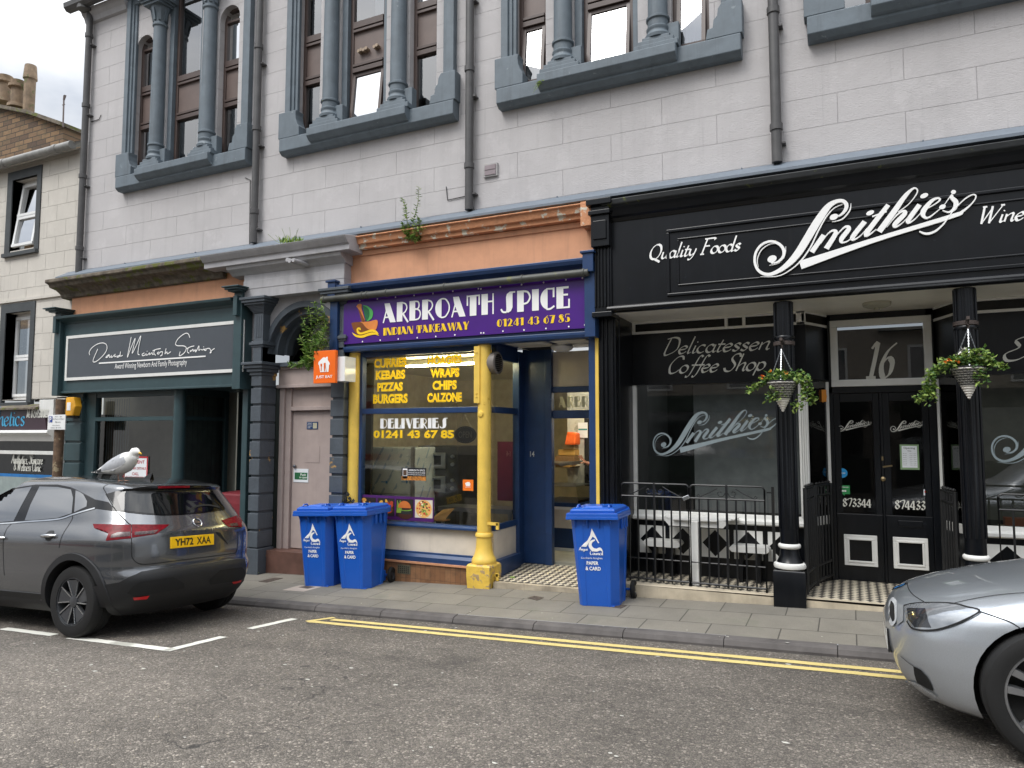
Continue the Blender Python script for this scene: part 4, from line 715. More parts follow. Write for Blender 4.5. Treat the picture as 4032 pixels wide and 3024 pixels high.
for p in ((q[0], q[1], q[3]-b, q[3]), (q[0], q[0]+b, q[2], q[3]-b), (q[1]-b, q[1], q[2], q[3]-b), (q[0], q[1], q[2], q[2]+b)): g.box(p[0], p[1], .08, .0845, p[2], p[3])
h = q[3]-q[2]; w_ = q[1]-q[0]
for s_, a0, a1, c0, c1 in (('FOR RENT', .14, .86, .78, .88), ('FURTHER DETAILS', .07, .93, .6, .67), ('CALL', .36, .64, .42, .51), ('07749 66', .1, .85, .26, .36)): text(g, s_, q[0]+w_*a0, q[0]+w_*a1, q[2]+h*c0, q[2]+h*c1, .082, off=.01)
g.build('lettering', M['red'], rs)
bx = MB(); a = atx(890, 2010, -9.0); bx.along([(.5, .2), (.46, .62), (.47, .78), (1.0, .80), (1.0, .2)], -9.3, -8.75); tag(bx.build('red_crate', pm('dull red plastic', '#7e2f37', .5), bevel=.03), 'dull red covered crate standing in the dark studio doorway', 'crate')
# ================================================================== arched side doorway
d = thing('arched_doorway', 'grey arched doorway with rusticated pilasters and a dusty pink door', 'doorway', (-7.3, 0, zpav(-7.3)))
mb = MB()
mb.along([(.1, 4.24), (-.32, 4.25), (-.32, 4.33), (-.35, 4.34), (-.40, 4.40), (-.42, 4.43), (.1, 4.54)], -8.86, -6.10)
mb.along([(.0, 4.1), (-.155, 4.12), (-.2, 4.16), (-.27, 4.2), (-.29, 4.25), (.0, 4.26)], -8.44, -6.28)
mb.box(-8.20, -6.315, -.15, .1, 3.76, 4.12); mb.box(-8.205, -6.31, -.156, .1, 3.90, 4.03)
mb.build('entablature', M['lgrey'], d, bevel=.006)
cxa, rin, zs = -7.17, .64, 2.93                                   # arch
def ringpts(r): return [(cxa+r*math.cos(math.pi*i/20), zs+r*math.sin(math.pi*i/20)) for i in range(21)]
mb = MB(); P = ringpts(.74)
for i in range(20):
    p, q = P[i], P[i+1]; mb.poly([(p[0], .03, p[1]), (p[0], .03, 3.77), (q[0], .03, 3.77), (q[0], .03, q[1])])
mb.box(-8.2, cxa-.74, .03, .1, 2.6, 3.77); mb.box(cxa+.74, -6.3, .03, .1, 2.6, 3.77); mb.build('wall', M['lgrey'], d)
mb = MB()
for r0, r1, y0, y1 in ((.66, .75, -.0, .25), (.57, .66, .10, .34), (.52, .58, .24, .40)):
    A, B = ringpts(r0), ringpts(r1)
    for i in range(20):
        vs = [(p[0], y, p[1]) for y in (y0, y1) for p in (A[i], B[i], B[i+1], A[i+1])]; mb.add(vs, [(0, 1, 2, 3), (0, 3, 7, 4), (1, 5, 6, 2)])
mb.box(cxa-.75, cxa+.75, .12, .4, 2.74, 2.80)
mb.build('arch', M['dgrey'], d)
mb = MB(); A = ringpts(.55); mb.add([(p[0], .36, p[1]) for p in A]+[(cxa+.55, .36, 2.8), (cxa-.55, .36, 2.8)], [tuple(range(23))]); mb.build('fanlight', M['glass_dark'], d)
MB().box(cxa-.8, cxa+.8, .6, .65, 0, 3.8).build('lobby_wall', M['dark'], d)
for x0, x1 in ((-8.02, -7.82), (-6.53, -6.30)):
    mb = MB(); z = zpav(x0)-.05; k = 0; yb = .17
    def cap(z0, z1, e, y): mb.box(x0-e, x1+e, y-e, yb, z0, z1)
    cap(z, z+.42, .03, -.11); z += .42
    while z < 2.60:
        h = min(.262, 2.62-z); cap(z+.018, z+h-.018, 0., -.13); z += h
    mb.box(x0+.02, x1-.02, -.105, yb, zpav(x0), 3.76)
    cap(2.60, 2.65, .02, -.13); cap(2.65, 2.70, .05, -.13); cap(2.70, 2.75, .08, -.13); cap(2.75, 2.79, .11, -.13)
    mb.box(x0+.02, x1-.02, -.13, yb, 2.79, 3.02); cap(3.02, 3.05, .02, -.12); cap(3.05, 3.09, .04, -.12); cap(3.09, 3.11, .02, -.12)
    mb.box(x0+.01, x1-.01, -.115, yb, 3.11, 3.56)
    for q in range(3): mb.box(x0+.045+q*.045, x0+.07+q*.045, -.122, -.11, 3.16, 3.5)
    for q in range(7): cap(3.52+q*.018, 3.54+q*.018, .012*q, -.115)
    cap(3.646, 3.68, .10, -.115); cap(3.68, 3.72, .13, -.115); cap(3.72, 3.76, .15, -.115)
    mb.build('pilaster', M['dgrey'], d, bevel=.010)
mb = MB(); yd = .26
mb.box(-7.80, -6.54, yd-.06, yd+.1, 2.47, 2.74); mb.box(-7.82, -6.52, yd-.09, yd+.1, 2.70, 2.74); mb.box(-7.82, -6.52, yd-.09, yd+.1, 2.42, 2.47)
mb.box(-7.79, -7.70, yd-.04, yd+.1, .0, 2.42); mb.box(-7.70, -7.60, yd, yd+.1, .0, 2.42); mb.box(-6.62, -6.54, yd-.04, yd+.1, .0, 2.42); mb.box(-7.6, -6.62, yd-.02, yd+.1, 2.08, 2.14); mb.box(-7.6, -6.62, yd+.03, yd+.1, 2.14, 2.42)
mb.build('door_frame', M['pink'], d, bevel=.006)
mb = MB(); mb.box(-7.595, -6.625, yd+.045, yd+.09, .04, 2.075); dl = mb.build('door', M['pink'], d, bevel=.004)
mb = MB(); mb.lathe([(.02, 0), (.026, -.03), (.012, -.05), (0, -.05)], (-7.53, yd+.045, Z(1126, 1835, yd)), 10, 'y'); mb.build('knob', M['steel'], dl)
q = rect(1122, 1860, 1138, 1940, yd+.04); mb = MB(); mb.box(q[0], q[1], yd+.038, yd+.044, q[2], q[3]); mb.build('push_plate', M['steel'], dl)
q = rect(1200, 1757, 1258, 1822, yd+.04); mb = MB(); mb.box(q[0], q[1], yd+.040, yd+.044, q[2], q[3]); mb.build('cover_plate', M['pink'], dl)
mb = MB(); mb.box(-7.82, -6.5, .02, .5, zpav(-7.8)-.05, -.12+.15); mb.build('threshold', pm('red brown tiles', '#5f443b', .5, var=.15), d)
def notice(nm, label, cat, corners, y, base, prints):
    n = thing(nm, label, cat, at(corners[0], corners[3], y)); q = rect(*corners, y); b = MB(); b.box(q[0], q[1], y-.004, y, q[2], q[3]); b.build('sheet', base, n)
    for nm2, mat, f in prints:
        b = MB(); f(b, q, y-.006); b.build(nm2, mat, n)
    return n
def ln(s, a0, a1, c0, c1, off=.01):
    return lambda b, q, y: text(b, s, q[0]+(q[1]-q[0])*a0, q[0]+(q[1]-q[0])*a1, q[2]+(q[3]-q[2])*c0, q[2]+(q[3]-q[2])*c1, y, off=off)
def blk(a0, a1, c0, c1): return lambda b, q, y: b.poly([(q[0]+(q[1]-q[0])*a, y+.001, q[2]+(q[3]-q[2])*c) for a, c in ((a0, c0), (a1, c0), (a1, c1), (a0, c1))])
def multi(*f):
    def g(b, q, y):
        for h in f: h(b, q, y)
    return g
yn = yd+.042
notice('future_sticker', 'small navy sticker with a pale hands picture high on the pink door', 'sticker', (1209, 1661, 1252, 1690), yn, pm('sticker blue', '#1d3c66', .4), [('lettering', M['letter_white'], multi(ln("Scotland's", .08, .48, .76, .88), ln('future in', .08, .44, .56, .68), ln("Scotland's", .08, .48, .36, .48), ln('hands.', .08, .34, .16, .28))), ('picture', pm('pale hands', '#b9b49a', .6), blk(.56, .92, .1, .85))])
notice('push_notice', 'curled white notice with green push panel on the pink door', 'notice', (1157, 1845, 1214, 1900), yn, M['paper'], [('green_panel', pm('notice green', '#2d6a45', .4), blk(.08, .94, .2, .72)), ('lettering', M['letter_white'], multi(ln('Push', .48, .84, .48, .66), ln('to open', .4, .92, .26, .42)))])
# bracket sign
j = thing('takeaway_app_sign', 'small orange projecting sign with a white house and cutlery above the pink door', 'sign', (X(1265, 1507, -.35), -.3, Z(1265, 1507, -.35)))
js = -.42; p0, p1 = at(1236, 1383, js), at(1319, 1507, js); g = MB(); g.box(p0.x, p1.x, js, js+.05, p1.z, p0.z); g.build('panel', pm('bright orange sign', '#ee6a14', .35, var=.03), j, bevel=.004)
g = MB(); a = at(1320, 1405, -.36); b = at(1350, 1500, -.36); g.box(a.x, b.x+.03, -.36, -.13, b.z, a.z); g.build('bracket_box', M['upvc'], j)
g = MB(); w_, h = p1.x-p0.x, p0.z-p1.z; F = lambda a, c: (p0.x+w_*a, p1.z+h*c)
def house(b, f, y):
    o = [(.26, .58), (.22, .58), (.24, .66), (.42, .78), (.48, .8), (.56, .77), (.58, .8), (.66, .8), (.66, .70), (.74, .62), (.76, .56), (.72, .56), (.70, .34), (.62, .34), (.61, .52), (.60, .34), (.46, .34), (.455, .45), (.45, .34), (.32, .34)]
    b.poly([(f(*p)[0], y, f(*p)[1]) for p in o])
house(g, F, js-.003); text(g, 'JUST EAT', *F(.12, 0)[:1], F(.88, 0)[0], F(0, .13)[1], F(0, .24)[1], js-.003, off=.022); g.build('lettering', M['letter_white'], j)
g = MB(); ribbon(g, [(*F(.37, .6), .012), (*F(.37, .38), .012)], js-.006, smooth=False); ribbon(g, [(*F(.53, .62), .03), (*F(.53, .5), .03), (*F(.53, .36), .012)], js-.006, smooth=False)
for q in (.345, .37, .395): ribbon(g, [(*F(q, .6), .007), (*F(q, .52), .007)], js-.0065, smooth=False)
g.build('cutlery_marks', pm('orange print', '#e8660f', .4), j)
mb = MB()
for u, v in ((1130, 1022), (1139, 1027), (1154, 1024)): a = at(u, v, -.48); mb.lathe([(.028, 0), (.028, .36), (.02, .36), (.02, .01)], (a.x, a.y, a.z), 10, 'y')
mb.build('waste_pipes', M['lgrey'], d, smooth=True)
# ================================================================== Indian takeaway shopfront (navy and yellow)
s = thing('takeaway_shopfront', 'navy shopfront with yellow columns and a lit kitchen behind the window', 'shopfront', (-4.5, .2, zpav(-4.5)))
w = MB(); w.box(-6.33, -2.62, .0, .1, 3.72, 4.36); w.box(-6.33, -6.29, -.02, .1, 3.1, 3.72); w.build('masonry_band', M['orange'], s)
w = MB(); w.along([(.08, 4.29), (-.10, 4.30), (-.10, 4.35), (-.14, 4.36), (-.16, 4.43), (-.19, 4.445), (-.19, 4.46), (.08, 4.53)], -6.3, -2.62, 1); w.along([(.02, 4.22), (-.02, 4.225), (-.03, 4.29), (.02, 4.3)], -6.3, -2.62, 0)
w.build('masonry_cornice', [M['orange'], M['orange_peel']], s, bevel=.006)
w = MB(); w.prism([(-2.80, 4.18), (-2.64, 4.18), (-2.64, 4.47), (-2.80, 4.47)], -.2, .0); w.build('cornice_stop', M['orange_peel'], s)
PXR = X(2319, 1700, -.02)
mb = MB(); xl, xr = X(1318, 1250, -.1), -2.66
mb.box(xl, xr, -.09, .1, 2.90, 3.72); mb.along([(.02, 3.66), (-.10, 3.66), (-.13, 3.69), (-.19, 3.73), (-.21, 3.77), (-.21, 3.80), (.02, 3.83)], xl-.03, xr+.02); mb.along([(.0, 2.86), (-.115, 2.865), (-.13, 2.90), (-.13, 2.935), (.0, 2.95)], xl, xr)
for x in (xl, -2.74):
    mb.box(x-.03, x+.10, -.17, .02, 2.86, 3.84); mb.box(x-.055, x+.12, -.25, .02, 3.84, 3.87)
    mb.prism([(x-.03, 3.62), (x+.10, 3.62), (x+.10, 3.84), (x-.03, 3.84)], -.23, -.165)
mb.box(-6.17, -6.12, .04, .14, .0, 2.86); mb.box(-6.12, -4.25, .05, .13, 2.80, 2.88); mb.box(-6.12, -4.25, .04, .12, 2.005, 2.08); mb.along([(.14, .56), (.02, .56), (-.03, .54), (-.03, .51), (.14, .49)], -6.2, -4.2)
mb.box(-4.15, -4.09, .14, .85, 2.0, 2.08); mb.box(-4.14, -4.10, .14, .85, .50, .58); mb.box(-4.16, -4.06, .80, .98, -.1, 2.86); mb.box(-4.15, -4.08, .14, .8, 2.7, 2.9)
mb.box(-6.2, -4.24, .03, .12, .07, .19); mb.along([(.12, .17), (.02, .17), (-.01, .13), (-.01, .06), (.12, .06)], -6.2, -4.2); mb.box(-4.13, -4.03, .14, .80, -.08, .14)
mb.box(-4.09, -3.74, .97, 1.02, -.02, 2.9); mb.box(-3.74, -3.64, .93, 1.03, -.02, 2.9); mb.box(-3.64, -2.6, .96, 1.02, 2.29, 2.37); mb.box(-3.64, -2.6, .96, 1.02, 1.94, 2.05); mb.box(PXR, -2.68, -.02, .12, -.12, 2.88)
mb.box(PXR, -2.65, .12, 1.0, -.1, 2.9)
mb.build('joinery', M['navy'], s, bevel=.006)
mb = MB(); mb.box(-2.69, -2.65, -.03, .0, -.12, 2.86); mb.build('yellow_margin', M['yellow'], s); mb = MB(); mb.lathe([(.085, -.12), (.085, 2.86)], (-6.245, .04, 0), 16); mb.build('half_column', M['yellow'], s, smooth=True)
mb = MB(); cx = -4.177
mb.lathe([(.088, .50), (.085, 2.86)], (cx, .0, 0), 18); mb.lathe([(.10, .5), (.112, .48), (.112, .455), (.097, .44), (.097, .40), (.105, .30), (.125, .22), (.145, .19), (.155, .16), (.155, .13), (.14, .11)], (cx, .0, 0), 20)
mb.box(cx-.10, cx-.02, -.10, -.07, 2.12, 2.84)
for z in (2.2, 2.24, 2.76): mb.lathe([(.012, 0), (.01, -.012), (0, -.014)], (cx-.06, -.1, z), 8, 'y')
mb.lathe([(.045, 0), (.035, -.02), (0, -.025)], (cx-.01, -.08, 1.98), 12, 'y')
for z in (.60, -.02): mb.box(cx+.06, cx+.22, -.05, -.02, z, z+.035); mb.box(cx+.19, cx+.225, -.05, -.02, z-.05, z+.03)
col = mb.build('column', M['yellow'], s, smooth=True)
mb = MB(); b_ = [(-.165, -.165), (.165, -.165), (.165, .165), (-.165, .165)]
mb.add([(cx+p*k, q*k, z) for z, k in ((zpav(cx)-.05, .93), (-.02, 1.), (.10, 1.), (.125, .9)) for p, q in b_], [(i*4+j, i*4+(j+1) % 4, i*4+4+(j+1) % 4, i*4+4+j) for i in range(3) for j in range(4)]+[(12, 13, 14, 15)]); mb.build('column_base', M['yellow_peel'], s, bevel=.012)
mb = MB(); mb.box(-6.2, -4.25, .05, .13, .18, .50); mb.box(-4.14, -4.11, .14, .80, .12, .50); mb.build('stall_riser', M['cream'], s)
def tiles(name, c0, c1, w, h, mort):
    k = NT(name); br = k.n.new('ShaderNodeTexBrick'); br.offset = 0; br.inputs['Scale'].default_value = 1; br.inputs['Brick Width'].default_value = w; br.inputs['Row Height'].default_value = h; br.inputs['Mortar Size'].default_value = .002
    br.inputs['Color1'].default_value = (*srgb(c0), 1); br.inputs['Color2'].default_value = (*srgb(c1), 1); br.inputs['Mortar'].default_value = (*srgb(mort), 1); k.l.new(k.xz(), br.inputs['Vector'])
    k.col(k.mix(k.ramp(k.noise(5, 6, .7), [(.45, 0.), (.75, .7)]), br.outputs['Color'], srgb('#3b352a'))); k.set(Roughness=.5); return k.m
mb = MB(); mb.box(-6.2, -4.3, -.02, .1, zpav(-6)-.1, .045); mb.build('plinth', tiles('brown plinth tiles', '#8d6748', '#7a5539', .075, .15, '#4c3d30'), s)
mb = MB(); mb.box(-6.2, -4.28, -.045, .1, .046, .068); mb.build('plinth_coping', pm('salmon coping', '#c08a66', .6, var=.1), s)
v = MB(); q = rect(1566, 2221, 1616, 2262, -.02); v.box(q[0], q[1], -.026, -.019, q[2], q[3])
for i in range(6):
    for k in range(4): v.box(q[0]+.012+i*(q[1]-q[0]-.02)/6, q[0]+.03+i*(q[1]-q[0]-.02)/6, -.029, -.0255, q[2]+.012+k*(q[3]-q[2]-.02)/4, q[2]+.027+k*(q[3]-q[2]-.02)/4, 1)
v.build('air_brick', [pm('air brick', '#5e5a48', .8), M['dark']], s)
mb = MB(); mb.poly([(-6.12, .09, .56), (-4.25, .09, .56), (-4.25, .09, 2.80), (-6.12, .09, 2.80)]); mb.build('pane', M['glass'], s)
mb = MB(); mb.poly([(-4.12, .14, .56), (-4.12, .82, .56), (-4.12, .82, 2.75), (-4.12, .14, 2.75)]); mb.build('side_pane', M['glass'], s)
mb = MB(); mb.box(-3.64, -2.7, .99, 1.0, 2.37, 2.85); mb.build('over_door_panel', M['cream'], s)
mb = MB(); mb.poly([(-3.64, 1.0, 2.05), (-2.7, 1.0, 2.05), (-2.7, 1.0, 2.29), (-3.64, 1.0, 2.29)]); mb.build('fanlight', M['glass_dark'], s)

g = MB(); deco(g, 'ARBR', X(2200, 1580, .99), X(2318, 1580, .99), 2.09, 2.235, .985); g.build('fanlight_lettering', pm('pale gold lettering', '#c2bf9f', .5), s)
g = MB(); text(g, '14', X(1956+131, 1790, .96), X(2104, 1790, .96), Z(2095, 1798, .96), Z(2095, 1777, .96), .962, off=.02); g.build('door_number', M['letter_silver'], s)
mb = MB(); mb.add([(-4.06, -.02, -.075), (-2.68, -.02, -.055), (-2.68, 1.05, -.01), (-4.06, 1.05, -.02)], [(0, 1, 2, 3)])
def checker(name, sc, c0, c1, border=False):
    k = NT(name); c = k.n.new('ShaderNodeTexChecker'); c.inputs['Scale'].default_value = 1; r = k.n.new('ShaderNodeMapping'); r.inputs['Rotation'].default_value = (0, 0, R(45)); r.inputs['Scale'].default_value = (sc, sc, 0)
    k.l.new(k.obj(), r.inputs[0]); k.l.new(r.outputs[0], c.inputs['Vector']); c.inputs['Color1'].default_value = (*srgb(c0), 1); c.inputs['Color2'].default_value = (*srgb(c1), 1)
    k.col(k.mix(k.ramp(k.noise(6, 5), [(.4, 0.), (.8, .4)]), c.outputs['Color'], srgb('#5d574c'))); k.set(Roughness=.5); return k.m
M['check'] = checker('black and cream floor tiles', 16, '#cfc5b0', '#2a2829')
mb.build('floor_tiles', M['check'], s)
mb = MB(); mb.add([(-4.0, -.09, zpav(-4)-.05), (-2.62, -.09, zpav(-2.6)-.05), (-2.62, -.09, -.056), (-4.0, -.09, -.078), (-2.62, .02, -.054), (-4.0, .02, -.076), (-4.0, .02, -.3), (-2.62, .02, -.3)], [(0, 1, 2, 3), (3, 2, 4, 5), (0, 3, 5, 6), (1, 7, 4, 2)]); mb.build('door_step', pm('worn stone step', '#a79c88', .8, var=.2, streak=.5), s)
mb = MB(); mb.box(-6.3, -2.7, .13, 1.0, 2.9, 2.93, 0)
for x0, x1, y0, y1 in ((-3.98, -3.45, .16, .5), (-3.36, -2.9, .16, .5), (-3.36, -2.9, .62, .95)): mb.box(x0, x1, y0, y1, 2.885, 2.9, 1)
mb.box(-3.98, -3.45, .6, .92, 2.88, 2.9, 1); mb.box(-3.94, -3.49, .63, .89, 2.875, 2.88, 2)
mb.build('lobby_ceiling', [M['navy'], M['soffit'], M['dark']], s)
mb = MB(); mb.lathe([(.0, 2.80), (.08, 2.805), (.13, 2.83), (.15, 2.86), (.14, 2.885)], (-3.36, .62, 0), 20); tag(mb.build('ceiling_dome_light', M['upvc'], smooth=True), 'round white dome light on the navy lobby ceiling', 'lamp')
# sign
sg = thing('takeaway_sign', 'purple fascia sign with white and yellow deco lettering and a mortar picture', 'sign', (-4.5, -.11, 2.95))
SY = -.125; x0, x1, z0, z1 = X(1352, 1270, SY), X(2305, 1190, SY), 2.975, 3.585
g = MB(); g.box(x0, x1, -.12, -.095, z0, z1); g.build('panel', M['purple'], sg)
k1 = px(1350, 1080, 500/2212, SY); k2 = px(1830, 1080, 500/2212, SY)
zb = (k1(800, 845)[1]+k2(1700, 590)[1])/2; zt = (k1(1030, 490)[1]+k2(1700, 205)[1])/2
g = MB(); deco(g, 'ARBROATH', k1(693, 858)[0], k2(513, 700)[0], zb, zt, SY); deco(g, 'SPICE', k2(620, 680)[0], k2(1835, 580)[0], zb, zt, SY); g.build('shop_name', M['letter_white'], sg)
g = MB(); deco(g, 'INDIAN TAKEAWAY', k1(705, 1060)[0], k1(2190, 960)[0], k1(735, 1066)[1], k1(735, 935)[1], SY); deco(g, '01241 43 67 85', k2(560, 900)[0], k2(1845, 800)[0], k2(1200, 873)[1], k2(1200, 738)[1], SY); g.build('yellow_lettering', M['letter_yellow'], sg)
def shape(pts, mat, nm, y=SY, dy=0., k=k1, close=3):
    b = MB(); P = catmull([*pts, pts[0]], close) if close else pts; b.poly([(k(*p)[0], y-dy, k(*p)[1]) for p in P[:-1 if close else None]]); b.build(nm, mat, sg)
shape([(145, 850), (200, 835), (300, 828), (450, 822), (540, 800), (590, 795), (608, 830), (600, 900), (570, 970), (480, 1030), (330, 1060), (240, 1040), (180, 960)], pm('mortar brown', '#7a4315', .4), 'mortar_picture')
shape([(295, 828), (450, 822), (540, 800), (590, 795), (608, 830), (600, 900), (568, 972), (480, 970), (430, 950), (380, 900), (340, 850)], pm('mortar orange', '#d9833d', .4), 'mortar_picture', dy=.001)
shape([(235, 565), (260, 525), (310, 515), (328, 540), (325, 590), (355, 700), (385, 820), (330, 822), (300, 720), (265, 600)], pm('pestle orange', '#d9833d', .4), 'pestle_picture')
shape([(265, 600), (300, 640), (350, 740), (385, 820), (330, 822), (300, 720)], pm('pestle brown', '#7a4315', .4), 'pestle_picture', dy=.001)
shape([(345, 540), (420, 550), (500, 610), (527, 680), (500, 770), (420, 818), (460, 740), (462, 640), (420, 580)], pm('leaf light green', '#4fae57', .4), 'leaf_picture', dy=.001)
shape([(345, 540), (420, 580), (462, 640), (460, 740), (420, 818), (395, 790), (370, 680)], pm('leaf dark green', '#12683a', .4), 'leaf_picture')
shape([(160, 1010), (240, 1055), (330, 1065), (430, 1030), (520, 1010), (590, 1030), (630, 1070), (560, 1050), (450, 1070), (350, 1105), (260, 1100), (200, 1070)], M['letter_yellow'], 'wave_picture', dy=.002)
shape([(240, 960), (260, 930), (300, 930), (318, 960), (300, 975), (280, 950), (275, 985), (320, 1015), (430, 980), (520, 960), (590, 990), (620, 1045), (520, 1000), (400, 1030), (300, 1050), (250, 1020)], M['letter_yellow'], 'wave_picture', dy=.003)
g = MB()
for u, v in ((296, 460), (604, 430), (918, 400), (1243, 370), (1572, 335), (1918, 295), (343, 1172), (652, 1148), (966, 1126), (1296, 1106), (1619, 1083), (1953, 1057)): disc(g, *k1(u, v)[:2], .011, .011, SY-.002, n=8)
for u, v in ((238, 252), (283, 255), (620, 220), (990, 181), (1374, 144), (1763, 96), (2050, 66), (283, 1022), (330, 1020), (665, 992), (1033, 970), (1414, 944), (1812, 912), (2092, 882)): disc(g, *k2(u, v)[:2], .011, .011, SY-.002, n=8)
g.build('screw_heads', M['letter_white'], sg)
pp = MB(); a, b = at(1268, 1181, -.2), at(2318, 1071, -.2); zc = (a.z+b.z)/2; pp.tube([(a.x, -.2, zc), (b.x, -.2, zc)], .048, 12)
for x in (a.x+.05, a.x+.7, a.x+.78, a.x+1.1, a.x+2.0, a.x+3.1, b.x-.06): pp.lathe([(.05, -.015), (.056, -.01), (.056, .01), (.05, .015)], (x, -.2, zc), 12, 'x')
tag(pp.build('awning_tube', pm('dark grey tube', '#43443f', .5, var=.2, streak=.3, wear='#56582f', ws=3, wt=.64), smooth=True), 'dark grey tube running along the top of the purple sign', 'pipe')
# window graphics
wl_ = thing('window_lettering', 'yellow and white food lettering stuck on the takeaway window', 'lettering', (-5.3, .085, .6))
k = NT('yellow window vinyl'); tr_ = k.n.new('ShaderNodeBsdfTranslucent'); tr_.inputs[0].default_value = (*srgb('#ffd21a'), 1); k.col(srgb('#f2c81c')); k.set(Roughness=.5); mx_ = k.n.new('ShaderNodeMixShader'); mx_.inputs[0].default_value = .2; k.l.new(k.b.outputs[0], mx_.inputs[1]); k.l.new(tr_.outputs[0], mx_.inputs[2]); k.l.new(mx_.outputs[0], k.out.inputs[0]); M['vinyl'] = k.m
GY = .085; k3 = px(1000, 1000, .6026, GY)
g = MB()
for s_, a, b, t0, c in (('CURRIES', 785, 998, 680, 742), ('KEBABS', 795, 988, 758, 820), ('PIZZAS', 805, 972, 838, 898), ('BURGERS', 778, 1004, 914, 977), ('HOAGIES', 1135, 1358, 662, 726), ('WRAPS', 1152, 1342, 746, 808), ('CHIPS', 1166, 1325, 826, 888), ('CALZONE', 1132, 1358, 906, 968)):
    m = (a+b)/2; g = MB(); text(g, s_, k3(a, 0+c)[0], k3(b, c)[0], k3(m, c)[1], k3(m, t0)[1], GY, off=.055); g.build('yellow_word', M['vinyl'], wl_)
g = MB()
text(g, '01241 43 67 85', k3(780, 1200)[0], k3(1307, 1200)[0], k3(1040, 1205)[1], k3(1040, 1150)[1], GY, off=.045); g.build('phone_number', M['vinyl'], wl_)
g = MB(); deco(g, 'DELIVERIES', k3(825, 1138)[0], k3(1268, 1136)[0], k3(1040, 1140)[1], k3(1040, 1073)[1], GY); g.build('white_words', M['letter_white'], wl_)
bk = M['dark']
def food(b, q, y): pass
fp = thing('food_poster_strip', 'purple strip of four food pictures along the window bottom', 'poster', (X(1500, 2040, .08), .08, .58))
q = (X(1412, 2000, .08), X(1708, 2000, .08), .575, Z(1600, 1955, .08)); g = MB(); g.box(q[0], q[1], .078, .084, q[2], q[3]); g.build('backing', pm('poster purple', '#4c1f5e', .4), fp)
food_cols = [('#c98f3e', '#e2c07a', '#b5542a'), ('#a33a1e', '#d9a23a', '#5a2a18'), ('#c06a2c', '#7fa03a', '#3c1d12'), ('#dca75e', '#efe2c4', '#c0402c')]
for i in range(4):
    w_ = (q[1]-q[0])/4.1; a = q[0]+.02+i*w_*1.02; g = MB(); h0, h1 = q[2]+.05, q[3]-.035; g.box(a, a+w_*.92, .0745, .077, h0, h1, 0)
    c = (a+w_*.46, (h0+h1)/2); rr = w_*.42
    if i == 3:
        disc(g, *c, rr, rr*.95, .0738, 1)
        for k in range(38): an, ra = random.random()*6.28, rr*.8*math.sqrt(random.random()); disc(g, c[0]+ra*math.cos(an), c[1]+ra*math.sin(an), .018*random.uniform(.5, 1.2), .012, .0734-.00005*k, random.choice([2, 3, 3, 4, 5]), n=7)
    elif i == 2:
        for (dz, h, m) in ((-.10, .05, 3), (-.05, .035, 5), (-.02, .02, 4), (0, .03, 3)): disc(g, c[0]+.01, c[1]+dz, rr*.85, h, .0738-dz*.001, m)
        g.poly([(c[0]+rr*.82*math.cos(R(t)), .0730, c[1]+.0+rr*.75*math.sin(R(t))) for t in range(0, 181, 15)], 1)
        for k in range(6): g.poly([(a+.01+k*.012, .0732, h0+.05), (a+.02+k*.012, .0732, h0+.05), (a+.03+k*.014, .0732, h1-.03*(k % 3)-.02), (a+.02+k*.014, .0732, h1-.03*(k % 3)-.02)], 2)
    else:
        for k in range(26): disc(g, c[0]+random.uniform(-.8, .8)*rr, c[1]+random.uniform(-.8, .8)*rr, .05*random.uniform(.4, 1), .03*random.uniform(.4, 1), .0738-.00006*k, random.choice([1, 2, 3]), n=9, rot=random.random()*3)
    fc = food_cols[i]; g.build('food_picture', [pm('picture ground', '#241a14' if i != 3 else '#cfc6b4', .5), pm('food a', fc[0], .5), pm('food b', fc[1], .5), pm('food c', fc[2], .5), pm('salad', '#6f9a35', .5), bk], fp)
ap = notice('app_poster', 'small black app advert with a phone and curry stuck mid window', 'poster', (1582, 1841, 1678, 1893), .084, pm('poster black', '#15161c', .4), [('food_band', pm('curry band', '#b9772e', .5, var=.5, vs=40), blk(.0, 1., .0, .33)), ('phone', M['letter_white'], blk(.05, .24, .12, .93)), ('phone_screen', pm('phone screen', '#5a4434', .4, var=.4, vs=50), lambda b, q, y: blk(.07, .22, .38, .82)(b, q, y-.002)), ('lettering', M['letter_white'], multi(ln('ARBROATH SPICE', .29, .95, .74, .88), ln('DOWNLOAD OUR APP OR ORDER', .27, .97, .56, .66), ln('ONLINE @ arbroathspice.com', .27, .97, .4, .5)))])
js2 = notice('app_sticker', 'peeling orange sticker with a white house low on the takeaway window', 'sticker', (1823, 1888, 1864, 1933), .084, pm('sticker orange', '#ee7a22', .4), [('house_mark', M['letter_white'], lambda b, q, y: house(b, lambda a, c: (q[0]+(q[1]-q[0])*a, q[2]+(q[3]-q[2])*(c*.85+.12)), y)), ('lettering', M['letter_white'], ln('JUST EAT', .24, .76, .26, .36))])
